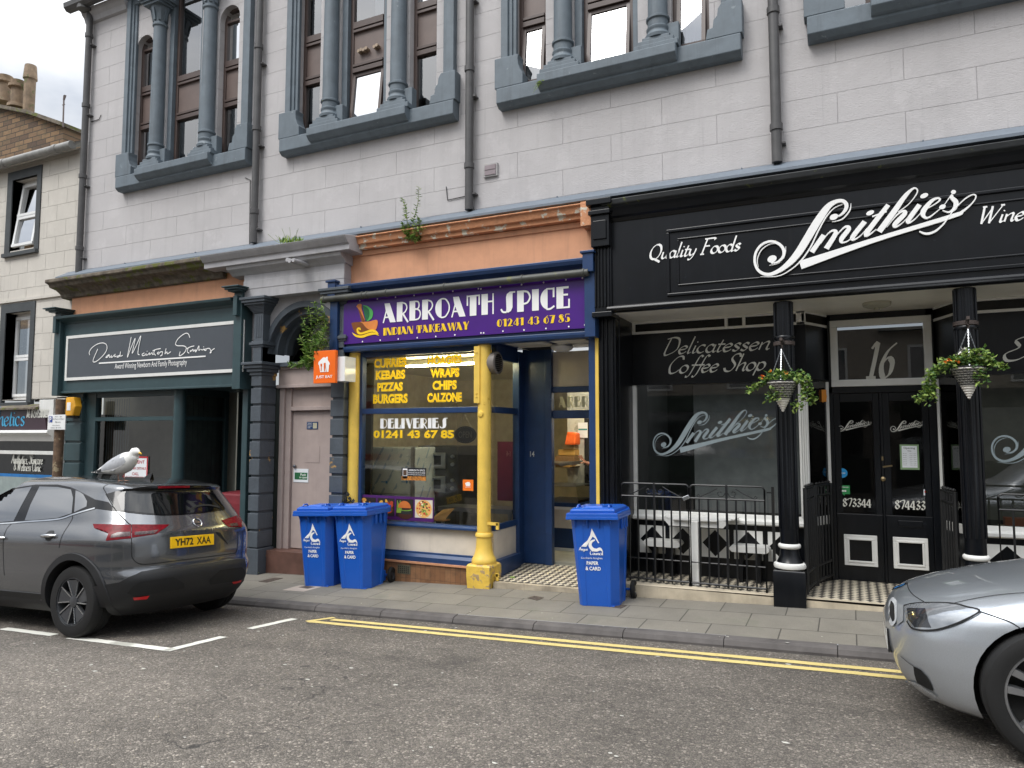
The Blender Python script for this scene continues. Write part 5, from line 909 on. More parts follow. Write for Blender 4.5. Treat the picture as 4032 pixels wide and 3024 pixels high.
# kitchen behind the window
rm = thing('takeaway_kitchen', 'pale tiled kitchen room seen through the takeaway window and door', 'room', (-4.4, 2.5, .0))
mb = MB(); mb.box(-8.2, -2.6, 4.2, 4.25, -.1, 2.95); mb.box(-7.05, -6.98, .7, 4.2, -.1, 2.95); mb.obox((-6.17, .17, 1.4), (-7.02, .72, 1.4), .04, 3.); mb.box(-2.64, -2.6, 1.03, 4.2, -.1, 2.95); mb.build('wall', M['sand'], rm)
mb = MB(); mb.box(-7.2, -4.1, .15, 4.2, 2.78, 2.82); mb.box(-4.1, -2.6, 1.03, 4.2, 2.78, 2.82); mb.build('ceiling', M['soffit'], rm)
mb = MB(); mb.box(-7.2, -2.6, 1.02, 4.2, -.06, .02); mb.build('floor', pm('grey vinyl floor', '#8f8f84', .4), rm)
mb = MB(); mb.box(-4.2, -2.62, 3.0, 3.04, .9, 2.78); mb.build('partition', pm('marbled panel', '#c9c8bd', .4, var=.1, vs=5, wear='#9a9a8c', ws=3, wt=.6), rm)
mb = MB(); a = at(1600, 1430, .5); mb.tube([(a.x, .5, 2.69), (-4.2, .5, 2.69)], .013, 10, 0); lt = thing('strip_light', 'lit fluorescent strip light behind the upper takeaway window', 'lamp', (-4.9, .5, 2.74)); mb.build('tube', emit('lit fluorescent tube', '#ffeeb4', 50.), lt)
mb = MB(); mb.box(a.x-.05, -4.16, .48, .52, 2.71, 2.78); mb.build('batten', M['upvc'], lt)
mb = MB(); mb.tube([(-3.6, 2.0, 2.71), (-2.8, 2.0, 2.71)], .02, 10, 0); fill_lt = thing('strip_light', 'added unseen strip light that brightens the room above the counter', 'lamp', (-3.2, 2, 2.74)); mb.build('tube', emit('added fill tube', '#fff3dc', 110.), fill_lt); mb = MB(); mb.box(-3.65, -2.75, 1.96, 2.04, 2.735, 2.78); mb.build('batten', M['upvc'], fill_lt)  # unseen tube added to brighten the doorway and part of the kitchen
fy = .9                                                           # film wrapped steel cabinet
q = rect(1452, 1760, 1628, 1960, fy); fr_ = thing('steel_cabinet', 'steel cabinet still in blue printed protective film behind the window', 'cabinet', ((q[0]+q[1])/2, fy, .0))
k = NT('blue printed film'); wv = k.n.new('ShaderNodeTexWave'); wv.inputs['Scale'].default_value = 3.2; wv.inputs['Distortion'].default_value = .3; wv.bands_direction = 'DIAGONAL'; mpp = k.map((1, 1, -.6)); k.l.new(mpp, wv.inputs['Vector'])
k.col(k.mix(k.math('MULTIPLY', k.ramp(wv.outputs['Fac'], [(.88, 0.), (.92, .5)]), k.ramp(k.noise(7, 2), [(.47, 0.), (.5, 1.)])), srgb('#cfdae2'), srgb('#3d78a8'))); k.set(Roughness=.25, Metallic=.3); k.bump(k.noise(6, 3, .4, k.map((1, 1, .3))), .4, .02)
mb = MB(); mb.box(q[0], q[1], fy, fy+.7, .05, q[3]); mb.build('body', k.m, fr_, bevel=.02)
mb = MB()
for z in (.62, .84): mb.box(q[0]-.004, q[1]+.004, fy-.006, fy, z, z+.008)
mb.box(q[1]-.04, q[1]+.01, fy-.02, fy+.02, .1, q[3]+.01); mb.build('door_gap', M['steel'], fr_)
g = MB()
for u in (1500, 1580):
    a = at(u, 1897, fy-.01); g.poly([(a.x, fy-.008, a.z-.006), (a.x+.09, fy-.008, a.z-.006), (a.x+.09, fy-.008, a.z+.006), (a.x, fy-.008, a.z+.006)]); g.poly([(a.x+.085, fy-.008, a.z-.025), (a.x+.125, fy-.008, a.z), (a.x+.085, fy-.008, a.z+.025)])
g.build('film_arrows', M['blue_print'], fr_)
oy = 1.5; q = rect(1645, 1755, 1800, 1955, oy); ov = thing('pizza_oven', 'double deck steel pizza oven in the takeaway kitchen', 'oven', ((q[0]+q[1])/2, oy, 0))
M['oven'] = pm('dark oven steel', '#4a4a45', .3, .7, var=.2)
mb = MB(); mb.box(q[0], q[1], oy, oy+.9, .55, q[3]); mb.build('body', M['oven'], ov, bevel=.01)
for i in range(2):
    zc = Z(1720, 1812 if i == 0 else 1905, oy); mb = MB(); mb.box(q[0]+.06, q[0]+.52, oy-.03, oy, zc-.13, zc+.12); dr = mb.build('oven_door', M['steel'], ov, bevel=.01)
    mb = MB(); mb.box(q[0]+.14, q[0]+.44, oy-.036, oy-.029, zc-.07, zc+.07); mb.build('oven_window', M['dark'], dr); mb = MB(); mb.tube([(q[0]+.1, oy-.06, zc+.1), (q[0]+.48, oy-.06, zc+.1)], .011, 8); mb.build('handle', M['steel'], dr)
    mb = MB()
    for c in (-.06, .06): mb.lathe([(.03, 0), (.026, -.03), (0, -.03)], (q[1]-.08, oy, zc+c), 10, 'y')
    mb.build('control_knobs', M['steel'], ov)
mb = MB(); mb.box(q[0]+.03, q[1]-.03, oy+.03, oy+.85, -.02, .55); mb.build('stand', M['dark'], ov)
mb = MB(); a = at(1745, 1990, 1.0); b = at(1900, 2040, 1.0); mb.box(a.x, -4.2, .85, 1.3, a.z-.06, a.z); mb.box(a.x, -4.2, .85, 1.3, .25, .29)
for x in (a.x+.05, a.x+.35, -4.26): mb.box(x, x+.04, .86, .9, -.02, a.z)
tag(mb.build('steel_table', M['steel']), 'low steel prep table in front of the pizza oven', 'table')
mb = MB(); a = at(1700, 2045, .3); mb.add([(a.x, .25, .58), (a.x+.22, .25, .58), (a.x+.3, .4, .74), (a.x+.08, .45, .70)], [(0, 1, 2, 3)]); mb.box(a.x-.02, a.x+.2, .25, .45, .565, .58)
tag(mb.build('open_pizza_box', pm('brown card', '#9c7a4f', .8)), 'open brown card box lying on the window ledge', 'box')
cwn = MB(); k = at(1800, 1640, .3)
hang = thing('open_sign', 'unlit oval dotted sign hanging by cords inside the takeaway window', 'sign', (X(1850, 1735, .3), .3, Z(1850, 1750, .3)))
cx_, cz_ = X(1832, 1712, .3), Z(1832, 1712, .3); mb = MB(); disc(mb, cx_, cz_, .17, .115, .3, n=28); mb.build('board', M['dark'], hang)
mb = MB()
for i in range(34): a_ = 2*math.pi*i/34; disc(mb, cx_+.15*math.cos(a_), cz_+.097*math.sin(a_), .005, .005, .296, n=6)
text(mb, 'OPEN', cx_-.1, cx_+.1, cz_-.04, cz_+.045, .296); mb.build('bulbs', M['dim'], hang)
mb = MB(); mb.tube([(cx_-.1, .3, cz_+.09), (cx_-.02, .3, 2.0)], .003, 5); mb.tube([(cx_+.1, .3, cz_+.09), (cx_-.02, .3, 2.0)], .003, 5); mb.build('cords', M['steel'], hang)
fan = thing('extractor_fan', 'round grey extractor fan in the upper side window by the column', 'fan', (-4.1, .35, 2.45))
p = atx(1962, 1428, -4.0); mb = MB(); mb.lathe([(.13, -.10), (.145, -.02), (.145, .04), (.12, .05), (.115, .0), (.0, .0)], (-4.06, p.y+.04, p.z), 24, 'x'); mb.build('housing', pm('fan grey', '#77706a', .5), fan, smooth=True)
mb = MB()
for i in range(9): mb.box(-4.03, -4.02, p.y-.07, p.y+.15, p.z-.1+i*.025, p.z-.09+i*.025)
mb.build('grille', M['dark'], fan)
mb = MB(); p = atx(2010, 1850, -4.3); mb.box(-5.2, -5.18, 1.0, 1.0, 1, 1)
pst = thing('wall_poster', 'dark red swirl poster on the inner wall seen through the side window', 'poster', (-4.6, 1.6, .8))
mb = MB(); mb.box(-4.75, -3.95, 1.52, 1.54, .75, 1.62); mb.build('sheet', pm('maroon poster', '#5a1730', .5), pst)
mb = MB(); ribbon(mb, [(-4.2, 1.6, .03), (-4.3, 1.5, .05), (-4.15, 1.4, .05), (-4.32, 1.3, .05), (-4.3, 1.15, .05), (-4.15, 1.1, .04), (-4.2, 1.2, .04), (-4.35, 1.1, .05), (-4.15, .9, .05), (-4.1, .8, .03)], 1.515); mb.build('swirl', M['letter_grey'], pst)
# things seen through the open door
dcy = 1.9; dc = thing('display_counter', 'glass fronted display counter just inside the open door', 'counter', (-3.55, 1.9, .02))
ax, bx_ = -4.3, -3.62
mb = MB(); mb.box(ax, bx_, dcy, 2.9, .35, .62, 0); mb.box(ax, bx_+.02, dcy-.02, 2.9, .62, .66, 1); mb.box(ax, bx_, dcy, 2.9, .66, .72, 2); mb.box(ax, bx_-.05, dcy+.02, 2.9, .06, .35, 3); mb.box(ax, bx_-.02, dcy, 2.9, .02, .06, 1); mb.build('cabinet', [M['cream'], M['upvc'], M['navy'], M['navy']], dc)
mb = MB(); pr = [(.0, .72), (.0, .76), (-.03, .95), (-.10, 1.12), (-.2, 1.24), (-.32, 1.28)]
for (x0_, z0_), (x1_, z1_) in zip(pr[:-1], pr[1:]): mb.add([(bx_+x0_, dcy, z0_), (bx_+x0_, 2.9, z0_), (bx_+x1_, 2.9, z1_), (bx_+x1_, dcy, z1_)], [(0, 1, 2, 3)])
mb.build('curved_glass', M['glass'], dc, smooth='all')
mb = MB(); mb.box(ax, bx_-.3, dcy, 2.9, 1.275, 1.30); mb.box(ax, bx_-.08, dcy+.1, 2.8, .95, .955); mb.build('shelf', M['steel'], dc)
mb = MB(); mb.box(-3.6, -2.62, 2.78, 2.98, 1.16, 1.22); mb.box(-3.6, -2.62, 2.80, 2.84, .05, 1.16); tag(mb.build('counter_top', M['dark']), 'dark shelf counter across the back of the takeaway', 'counter')
def cbox(u0, v0, u1, v1, y, mat, nm, label, dpt=.25):
    q = rect(u0, v0, u1, v1, y); b = MB(); b.box(q[0], q[1], y, y+dpt, q[2], q[3]); return tag(b.build(nm, mat, bevel=.006), label, nm.replace('_', ' '))
cd = pm('brown cardboard', '#7d5f3c', .8, var=.1)
cbox(2186, 1795, 2262, 1842, 2.75, cd, 'cardboard_box', 'large brown carton on the back shelf of the takeaway'); cbox(2198, 1770, 2262, 1794, 2.78, pm('yellow card', '#a98443', .8), 'cardboard_box', 'flat yellowish carton stacked on the large brown carton'); cbox(2218, 1753, 2262, 1769, 2.8, pm('pale card', '#9c8566', .8), 'cardboard_box', 'thin pale carton under the orange delivery bag')
b = MB(); q = rect(2221, 1700, 2265, 1752, 2.7); b.add([(q[0]+.03*0, 2.7, q[2]), (q[1], 2.7, q[2]), (q[1], 2.95, q[2]), (q[0], 2.95, q[2]), (q[0]+.04, 2.72, q[3]), (q[1], 2.72, q[3]-.02), (q[1], 2.93, q[3]-.02), (q[0]+.04, 2.93, q[3])], [(0, 3, 2, 1), (4, 5, 6, 7), (0, 1, 5, 4), (1, 2, 6, 5), (2, 3, 7, 6), (3, 0, 4, 7)]); tag(b.build('delivery_bag', pm('orange bag fabric', '#e0601a', .6), bevel=.02), 'bright orange delivery bag on top of the stacked cartons', 'bag')
mb = MB(); q = rect(2172, 1640, 2318, 1860, 3.0); mb.box(-3.9, -3.45, 2.98, 3.0, .9, 2.1); tag(mb.build('dark_opening', M['dark']), 'dark storeroom opening behind the stacked cartons', 'opening')
notice('paper_notice', 'white paper notice on the marbled wall inside the takeaway door', 'notice', (2276, 1664, 2314, 1724), 2.98, M['paper'], [('teal_band', pm('teal print', '#3a8d8f', .5), blk(.04, .96, .5, .6))])
# ================================================================== delicatessen shopfront (black)
M['fan_dark'] = pm('opaque dark fanlight', '#1b1a17', .35, var=.3, vs=20, spec=.3)  # opaque dark colour painted in place of see-through glass and its reflection
D = thing('delicatessen_shopfront', 'black delicatessen shopfront with white window frames and a wide black fascia', 'shopfront', (0, .4, .05))
FL = .055; XE = 5.2; WP = .68; DP = 1.10
mb = MB()
mb.box(-2.48, XE, -.13, .12, 3.16, 4.36)
mb.along([(.1, 3.129), (-.13, 3.129), (-.17, 3.14), (-.185, 3.17), (-.17, 3.20), (-.13, 3.215), (.1, 3.215)], -2.50, XE)
mb.along([(.1, 4.19), (-.14, 4.19), (-.16, 4.23), (-.19, 4.25), (-.21, 4.31), (-.22, 4.35), (.1, 4.37)], -2.5, XE)
fx0, fz0, fz1 = X(2635, 1180, -.13), Z(2640, 1175, -.13)+.02, Z(2640, 905, -.13)
def frame(mb, x0, x1, z0, z1, w, y0, y1, m=0):
    for p in ((x0, x1, z1-w, z1), (x0, x1, z0, z0+w), (x0, x0+w, z0+w, z1-w), (x1-w, x1, z0+w, z1-w)): mb.box(p[0], p[1], y0, y1, p[2], p[3], m)
frame(mb, fx0-.02, XE, fz0, fz1, .035, -.155, -.1); frame(mb, fx0+.10, XE, fz0+.11, fz1-.11, .02, -.145, -.1)
mb.build('fascia', M['black'], D, bevel=.008)
mb = MB(); mb.along([(.1, 4.33), (-.21, 4.34), (-.26, 4.37), (-.27, 4.43), (.1, 4.49)], -2.52, XE); mb.build('fascia_cornice', M['moss_black'], D, bevel=.008)
mb = MB()
mb.box(-2.66, -2.44, -.16, .12, 3.10, 4.40)
for i in range(5): mb.box(-2.64+i*.04, -2.62+i*.04, -.18, -.15, 3.2, 3.95)
mb.prism([(-2.66, 3.9), (-2.44, 3.9), (-2.44, 4.4), (-2.66, 4.4)], -.24, -.15); mb.box(-2.63, -2.47, -.26, -.2, 3.98, 4.2); mb.box(-2.68, -2.42, -.28, .1, 4.27, 4.32); mb.box(-2.70, -2.40, -.3, .1, 4.38, 4.45)
mb.box(-2.67, -2.43, -.2, .1, 3.08, 3.14)
mb.box(-2.645, -2.44, -.02, .12, zpav(-2.6)-.02, 3.1)
for x in (-2.60, -2.55, -2.48): mb.box(x-.01, x+.015, -.045, -.01, .1, 3.08)
mb.box(-2.46, -2.435, .12, WP, FL, 3.125)
mb.build('pilaster', M['black'], D, bevel=.006)
mb = MB(); mb.poly([(-2.5, -.1, 3.127), (XE, -.1, 3.127), (XE, 1.2, 3.127), (-2.5, 1.2, 3.127)]); mb.box(-2.6, XE, -.1, 1.2, 3.135, 3.15); mb.build('soffit', M['soffit'], D)
LC, LD, RC, RD = -.42, -.205, 1.04, .875                         # corners of the lobby in plan
def splay(mb, x0, y0, x1, y1, z0, z1, m=0, th=.02): mb.add([(x0, y0, z0), (x1, y1, z0), (x1, y1, z1), (x0, y0, z1), (x0, y0+th, z0), (x1, y1+th, z0), (x1, y1+th, z1), (x0, y0+th, z1)], [(0, 1, 2, 3), (4, 7, 6, 5), (0, 4, 5, 1), (3, 2, 6, 7)], m)
mb = MB()                                                         # black boarding above and below the glass
for a, b in ((-2.44, LC), (RC, XE)): mb.box(a, b, WP, WP+.04, 2.36, 2.975); mb.box(a, b, WP-.02, WP+.04, FL-.02, .70); mb.box(a, b, WP-.05, WP, 2.335, 2.365)
for (a, y0, b, y1) in ((LC, WP, LD, DP), (RD, DP, RC, WP)): splay(mb, a, y0, b, y1, 2.36, 2.975); splay(mb, a, y0, b, y1, FL-.02, .70)
for x in (-2.0, -1.3): mb.box(x-.08, x+.08, WP-.025, WP, .1, .68)
mb.build('boarding', M['black'], D)
mb = MB()                                                         # white frames
for a, b in ((-2.435, LC), (RC, XE)):
    mb.box(a, b, WP-.02, WP+.03, 2.975, 3.005); mb.box(a, b, WP-.02, WP+.03, 3.105, 3.127)
    for x in ([a, a+(b-a)*.56, a+(b-a)*.66, b-.04] if a < -2 else [a, a+1.6]): mb.box(x, x+.035, WP-.02, WP+.03, 3.005, 3.105)
    mb.along([(WP+.04, .685), (WP-.06, .685), (WP-.09, .70), (WP-.09, .735), (WP-.03, .75), (WP-.02, .80), (WP+.04, .80)], a, b)
mb.box(-2.435, -2.39, WP-.03, WP+.03, .80, 2.335)
for a in (LC-.095, RC-.005): # fluted corner posts
    mb.box(a, a+.1, WP-.03, WP+.04, .80, 2.335)
    for i in range(4): mb.box(a+.012+i*.022, a+.024+i*.022, WP-.045, WP-.03, .86, 2.30)
    mb.box(a, a+.1, WP-.02, WP+.04, 2.975, 3.127)
for (a, y0, b, y1) in ((LC, WP, LD, DP), (RD, DP, RC, WP)):
    for z0, z1 in ((2.975, 3.005), (3.105, 3.127), (.70, .80)): splay(mb, a, y0-.01, b, y1-.01, z0, z1)
mb.box(LD-.04, LD-.0, DP-.06, DP, .8, 2.335); mb.box(RD, RD+.04, DP-.06, DP, .8, 2.335)
mb.build('window_frame', M['white'], D, bevel=.004)
for a, b in ((-2.4, LC-.09), (RC+.09, XE)):
    mb = MB(); mb.poly([(a, WP+.01, .8), (b, WP+.01, .8), (b, WP+.01, 2.34), (a, WP+.01, 2.34)]); mb.build('pane', M['glass_dark'], D)
    mb = MB(); mb.poly([(a, WP+.02, 3.0), (b, WP+.02, 3.0), (b, WP+.02, 3.11), (a, WP+.02, 3.11)]); mb.build('fanlight', M['fan_dark'], D)
for (a, y0, b, y1) in ((LC, WP, LD, DP), (RD, DP, RC, WP)):
    mb = MB(); splay(mb, a, y0, b, y1, .8, 2.34, th=.002); mb.build('side_pane', M['glass_dark'], D); mb = MB(); splay(mb, a, y0+.01, b, y1+.01, 3.0, 3.11, th=.002); mb.build('side_fanlight', M['fan_dark'], D)
mb = MB(); mb.box(-2.45, LD, 2.6, 2.65, FL, 3.1); mb.box(RD, XE, 2.6, 2.65, FL, 3.1); mb.box(-2.45, XE, 1.0, 2.6, 3.0, 3.03) if 0 else None; mb.box(-2.47, -2.45, .7, 2.6, FL, 3.1); mb.box(-2.45, LD, .75, 2.6, .0, .06); mb.box(RD, XE, .75, 2.6, .0, .06); mb.build('room_wall', pm('charcoal shop interior', '#4b4c4a', .8, var=.15, vs=2), D)
mb = MB()
for (u0, v0, u1, v1) in ((328, 600, 612, 915), (655, 625, 950, 935), (1000, 648, 1308, 970), (1352, 668, 1675, 1000), (1723, 690, 2060, 1020)):
    k = 800/2212; q = rect(2400+u0*k, 1850+v0*k, 2400+u1*k, 1850+v1*k, WP-.03); cx, cz, hw, hz = (q[0]+q[1])/2, .455, (q[1]-q[0])/2, .165
    o = [(cx-hw, cz-hz), (cx+hw, cz-hz), (cx+hw, cz+hz), (cx-hw, cz+hz)]; n = [(cx, cz-hz*.93), (cx+hw*.93, cz), (cx, cz+hz*.93), (cx-hw*.93, cz)]
    vs = [(x, WP-.036, z) for x, z in o+n]; mb = MB(); mb.add(vs, [(0, 1, 4), (1, 5, 4), (1, 2, 5), (2, 6, 5), (2, 3, 6), (3, 7, 6), (3, 0, 7), (0, 4, 7)]); mb.build('diamond_panel', M['white'], D)
for i in range(5):
    cx, cz, hw, hz = RC+.35+i*.42, .455, .17, .165; o = [(cx-hw, cz-hz), (cx+hw, cz-hz), (cx+hw, cz+hz), (cx-hw, cz+hz)]; n = [(cx, cz-hz*.93), (cx+hw*.93, cz), (cx, cz+hz*.93), (cx-hw*.93, cz)]
    mb = MB(); mb.add([(x, WP-.036, z) for x, z in o+n], [(0, 1, 4), (1, 5, 4), (1, 2, 5), (2, 6, 5), (2, 3, 6), (3, 7, 6), (3, 0, 7), (0, 4, 7)]); mb.build('diamond_panel', M['white'], D)
mb = MB(); mb.poly([(-2.44, -.02, FL), (XE, -.02, FL+.03), (XE, DP+.1, FL+.03), (-2.44, DP+.1, FL)]); mb.build('floor_tiles', M['check'], D)
mb = MB(); mb.add([(x, y, z) for x, e in ((-2.44, 0), (XE, .03)) for y, z in ((-.10, zpav(x)-.06), (-.10, FL+e-.012), (-.085, FL+e+.002), (.0, FL+e+.004), (.0, -.3))], [tuple(range(5)), tuple(range(9, 4, -1))]+[(i, i+5, (i+1) % 5+5, (i+1) % 5) for i in range(5)]); mb.build('stone_step', pm('worn cream step', '#b9ad97', .7, var=.15, streak=.4, wear='#a2794f', ws=3, wt=.66), D)
for cx in (-.60, 1.04):                                           # iron columns
    mb = MB(); r = .09; mb.lathe([(r, .55), (r, 3.13)], (cx, .0, 0), 24)
    for i in range(12): a = i*math.pi/6; mb.tube([(cx+r*math.cos(a), r*math.sin(a), .75), (cx+r*math.cos(a), r*math.sin(a), 3.12)], .011, 6)
    mb.lathe([(.092, .55), (.098, .48), (.12, .42), (.14, .39)], (cx, 0, 0), 24); zb = zpav(cx)-.04
    mb.add([(cx+p*k, q*k, z) for z, k in ((zb, .155), (.32, .155), (.335, .145)) for p, q in ((-1, -1), (1, -1), (1, 1), (-1, 1))], [(i*4+j, i*4+(j+1) % 4, i*4+4+(j+1) % 4, i*4+4+j) for i in range(2) for j in range(4)]+[(8, 9, 10, 11)])
    mb.lathe([(r+.01, 2.72), (r+.016, 2.73), (r+.016, 2.75), (r+.01, 2.76)], (cx, 0, 0), 20)
    c = mb.build('column', M['black'], D, smooth=True)
    mb = MB(); mb.lathe([(.13, .335), (.155, .35), (.162, .372), (.155, .394), (.135, .405)], (cx, 0, 0), 24); mb.lathe([(.095, .545), (.108, .555), (.113, .572), (.108, .588), (.095, .597)], (cx, 0, 0), 24); mb.build('white_rings', M['white'], c, smooth=True)
# lobby doors
mb = MB(); z0, z1 = 2.275, 3.05; mb.box(LD, -.165, DP-.02, DP+.08, FL, 3.12); mb.box(.80, RD, DP-.02, DP+.08, FL, 3.12); mb.box(LD, RD, DP-.02, DP+.08, 3.05, 3.125); mb.box(LD, RD, DP-.02, DP+.08, 2.20, 2.275); mb.box(.312, .338, DP-.012, DP+.06, FL, 2.2); mb.build('door_frame', M['black'], D, bevel=.005)
mb = MB(); frame(mb, LD+.03, RD-.02, z0, z1, .075, DP-.045, DP); frame(mb, LD+.08, RD-.07, z0+.05, z1-.05, .03, DP-.03, DP-.001); mb.build('transom_frame', M['white'], D, bevel=.006)
mb = MB(); mb.poly([(LD, DP-.005, z0), (RD, DP-.005, z0), (RD, DP-.005, z1), (LD, DP-.005, z1)]); mb.build('transom_pane', M['glass_dark'], D)
mb = MB(); mb.box(LD, RD, DP+1.2, DP+1.25, 0, 3.1); mb.box(-.1, .25, DP+.5, DP+.52, 2.25, 2.55); mb.build('lobby_backdrop', M['dark'], D)
for i, (a, b) in enumerate(((-.165, .312), (.338, .80))):
    mb = MB(); y0, y1 = DP, DP+.045; mb.box(a, b, y0, y1, FL+.01, .82); mb.box(a, a+.07, y0, y1, .82, 2.2); mb.box(b-.07, b, y0, y1, .82, 2.2); mb.box(a+.07, b-.07, y0, y1, 2.1, 2.2)
    if i: mb.box(a+.12, b-.10, y0-.012, y0, .70, .77)
    dr = mb.build('door', M['black'], D, bevel=.006)
    mb = MB(); c = (a+b)/2; frame(mb, c-.17, c+.17, .24, .585, .055, y0-.03, y0); frame(mb, c-.135, c+.135, .275, .55, .022, y0-.038, y0-.02); mb.build('panel_moulding', M['white'], dr, bevel=.005)
    mb = MB(); mb.poly([(a+.07, y0+.015, .82), (b-.07, y0+.015, .82), (b-.07, y0+.015, 2.1), (a+.07, y0+.015, 2.1)]); mb.build('door_pane', M['glass_door'], dr)
    mb = MB()
    if i: mb.lathe([(.022, 0), (.026, -.02), (0, -.03)], (.325, DP-.012, Z(3487, 1886, DP)), 10, 'y'); mb.obox((.325, DP-.04, Z(3487, 1838, DP)), (.42, DP-.05, Z(3487, 1836, DP)+.01), .015, .018); mb.box(.315, .335, DP-.02, DP-.01, Z(3487, 1806, DP)-.02, Z(3487, 1806, DP)+.025); mb.build('door_furniture', pm('aged brass', '#8a7a5c', .35, .9), dr)
mb = MB(); mb.box(-1.75, -.5, .98, 1.0, .8, 2.34); mb.build('window_screen', pm('grey window screen', '#8b8e8d', .8), D); mb = MB(); mb.box(1.2, XE, 1.3, 1.32, .8, 2.6); mb.build('window_screen', pm('added olive grey board', '#9c9c8a', .8), D)  # boards behind the glass lighten both windows; the right one is added
# lettering on the shopfront
SM = [[(840, 372, 14), (880, 365, 20), (930, 315, 34), (940, 262, 40), (905, 226, 36), (840, 232, 42), (770, 275, 62), (700, 365, 78), (620, 490, 84), (555, 600, 84), (480, 720, 80), (400, 815, 66), (300, 895, 46), (190, 938, 36), (100, 908, 32), (58, 830, 28), (62, 735, 26), (115, 655, 26), (200, 618, 26), (280, 638, 30), (330, 690, 32), (332, 760, 30), (280, 815, 22), (215, 830, 12)],
      [(905, 258, 5), (820, 298, 10), (740, 388, 14), (662, 530, 15), (590, 680, 15), (500, 805, 14), (400, 893, 12), (280, 953, 10), (110, 960, 4)], [(985, 250, 4), (972, 320, 14), (900, 402, 13), (800, 430, 4)],
      [(90, 868, 3), (80, 790, 9), (120, 700, 11), (200, 645, 8), (275, 640, 3)], [(355, 665, 3), (346, 740, 11), (290, 822, 11), (195, 850, 3)],
      [(722, 555, 48), (605, 722, 52)], [(690, 640, 8), (760, 545, 12), (815, 512, 26), (835, 545, 46), (745, 688, 54)], [(790, 625, 8), (870, 530, 12), (930, 476, 22), (965, 495, 44), (895, 590, 48), (900, 628, 22), (960, 610, 12), (1030, 540, 8)],
      [(1118, 425, 50), (1000, 575, 46), (1018, 598, 20), (1080, 560, 10), (1140, 490, 8)], [(1345, 265, 44), (1140, 530, 50), (1160, 552, 20), (1230, 500, 8)], [(1190, 378, 16), (1330, 328, 14)],
      [(1440, 335, 8), (1550, 250, 9), (1625, 145, 12), (1610, 104, 14), (1570, 118, 24), (1500, 190, 44), (1390, 345, 56), (1255, 525, 58)], [(1330, 480, 8), (1420, 370, 14), (1485, 325, 24), (1505, 350, 44), (1410, 450, 46), (1420, 476, 22), (1480, 440, 10), (1540, 380, 8)],
      [(1648, 262, 46), (1540, 410, 44), (1552, 434, 20), (1610, 395, 10), (1670, 330, 8)], [(1705, 308, 8), (1800, 255, 12), (1845, 215, 18), (1820, 200, 20), (1760, 230, 34), (1685, 325, 50), (1690, 378, 32), (1740, 385, 16), (1850, 300, 8)],
      [(1880, 275, 7), (1955, 170, 12), (1960, 195, 34), (2000, 240, 44), (1985, 300, 36), (1930, 335, 16), (1870, 318, 10)], [(495, 847, 96), (1200, 608, 52), (1960, 375, 44), (2060, 330, 26), (2150, 255, 13), (2192, 190, 12), (2165, 165, 12), (2090, 205, 12), (1990, 300, 10), (1930, 380, 12), (1870, 460, 16), (1790, 525, 22), (1710, 545, 24), (1645, 522, 12)]]
BL = [(820, 382, 44, 32), (222, 788, 50, 40), (1170, 343, 40, 24), (1692, 177, 38, 24), (1975, 142, 22, 22), (1868, 285, 30, 24)]
K1 = px(2950, 700, 900/2212, -.155); kx = abs(K1(1000, 600)[0]-K1(1100, 600)[0])/100
def logo(mb, fit, y, depth=0., part=None):
    for st in SM: ribbon(mb, [(*fit(a, b), w*fit.s) for a, b, w in st], y, smooth=len(st) > 2, depth=depth, k=5)
    for a, b, rx, rz in BL: disc(mb, *fit(a, b), rx*fit.s, rz*fit.s, y-.004, rot=.35)
class Fit:                                                        # the sign's own flat coordinates, moved and scaled
    o = K1(45, 885); e = K1(2195, 180)
    def __init__(s, x0, z0, x1): s.x0, s.z0, s.k = x0, z0, (x1-x0)/(Fit.e[0]-Fit.o[0]); s.s = kx*s.k
    def __call__(s, a, b): p = K1(a, b); return s.x0+(p[0]-Fit.o[0])*s.k, s.z0+(p[1]-Fit.o[1])*s.k
ns = thing('delicatessen_name', 'raised cream script name with a long underline on the black fascia', 'lettering', (K1(1000, 700)[0], -.15, K1(1000, 900)[1]))
g = MB(); logo(g, Fit(Fit.o[0], Fit.o[1], Fit.e[0]), -.165, .02); g.build('script', M['letter_white'], ns)
def letters(nm, label, mat, f, loc):
    o = thing(nm, label, 'lettering', loc); g = MB(); f(g); g.build('letters', mat, o); return o
a, b = at(2552, 1024, -.14), at(2925, 1003, -.14); letters('quality_lettering', 'small white italic words Quality Foods left of the script name', M['letter_white'], lambda g: pen(g, 'Quality Foods', a.x, b.x-.03, a.z, .165, -.142, thick=.17, thin=.05), a)
a2, b2 = at(3850, 884, -.14), at(4030, 872, -.14); letters('wine_lettering', 'white italic word Wine right of the script name', M['letter_white'], lambda g: pen(g, 'Wine', a2.x, b2.x, a2.z, .16, -.142, thick=.17, thin=.05), a2)
ya_ = WP-.004
c0, c1, c2, c3 = at(2604, 1394, ya_), at(3050, 1376, ya_), at(2622, 1469, ya_), at(3030, 1457, ya_)
def two(g): pen(g, 'Delicatessen', c0.x, c1.x-.06, (c0.z+c1.z)/2, .20, ya_, m=0, shear=.42, thick=.15, thin=.035); pen(g, 'Coffee Shop', c2.x, c3.x-.06, (c2.z+c3.z)/2, .20, ya_, shear=.42, thick=.15, thin=.035)
letters('coffee_lettering', 'silver script words on the black board above the left deli window', M['letter_silver'], two, c2)
e0 = at(3925, 1422, ya_); letters('right_board_lettering', 'silver script capital on the black board above the right deli window', M['letter_silver'], lambda g: pen(g, 'En', e0.x, e0.x+.43, e0.z, .24, ya_, shear=.42, thick=.15, thin=.035), e0)
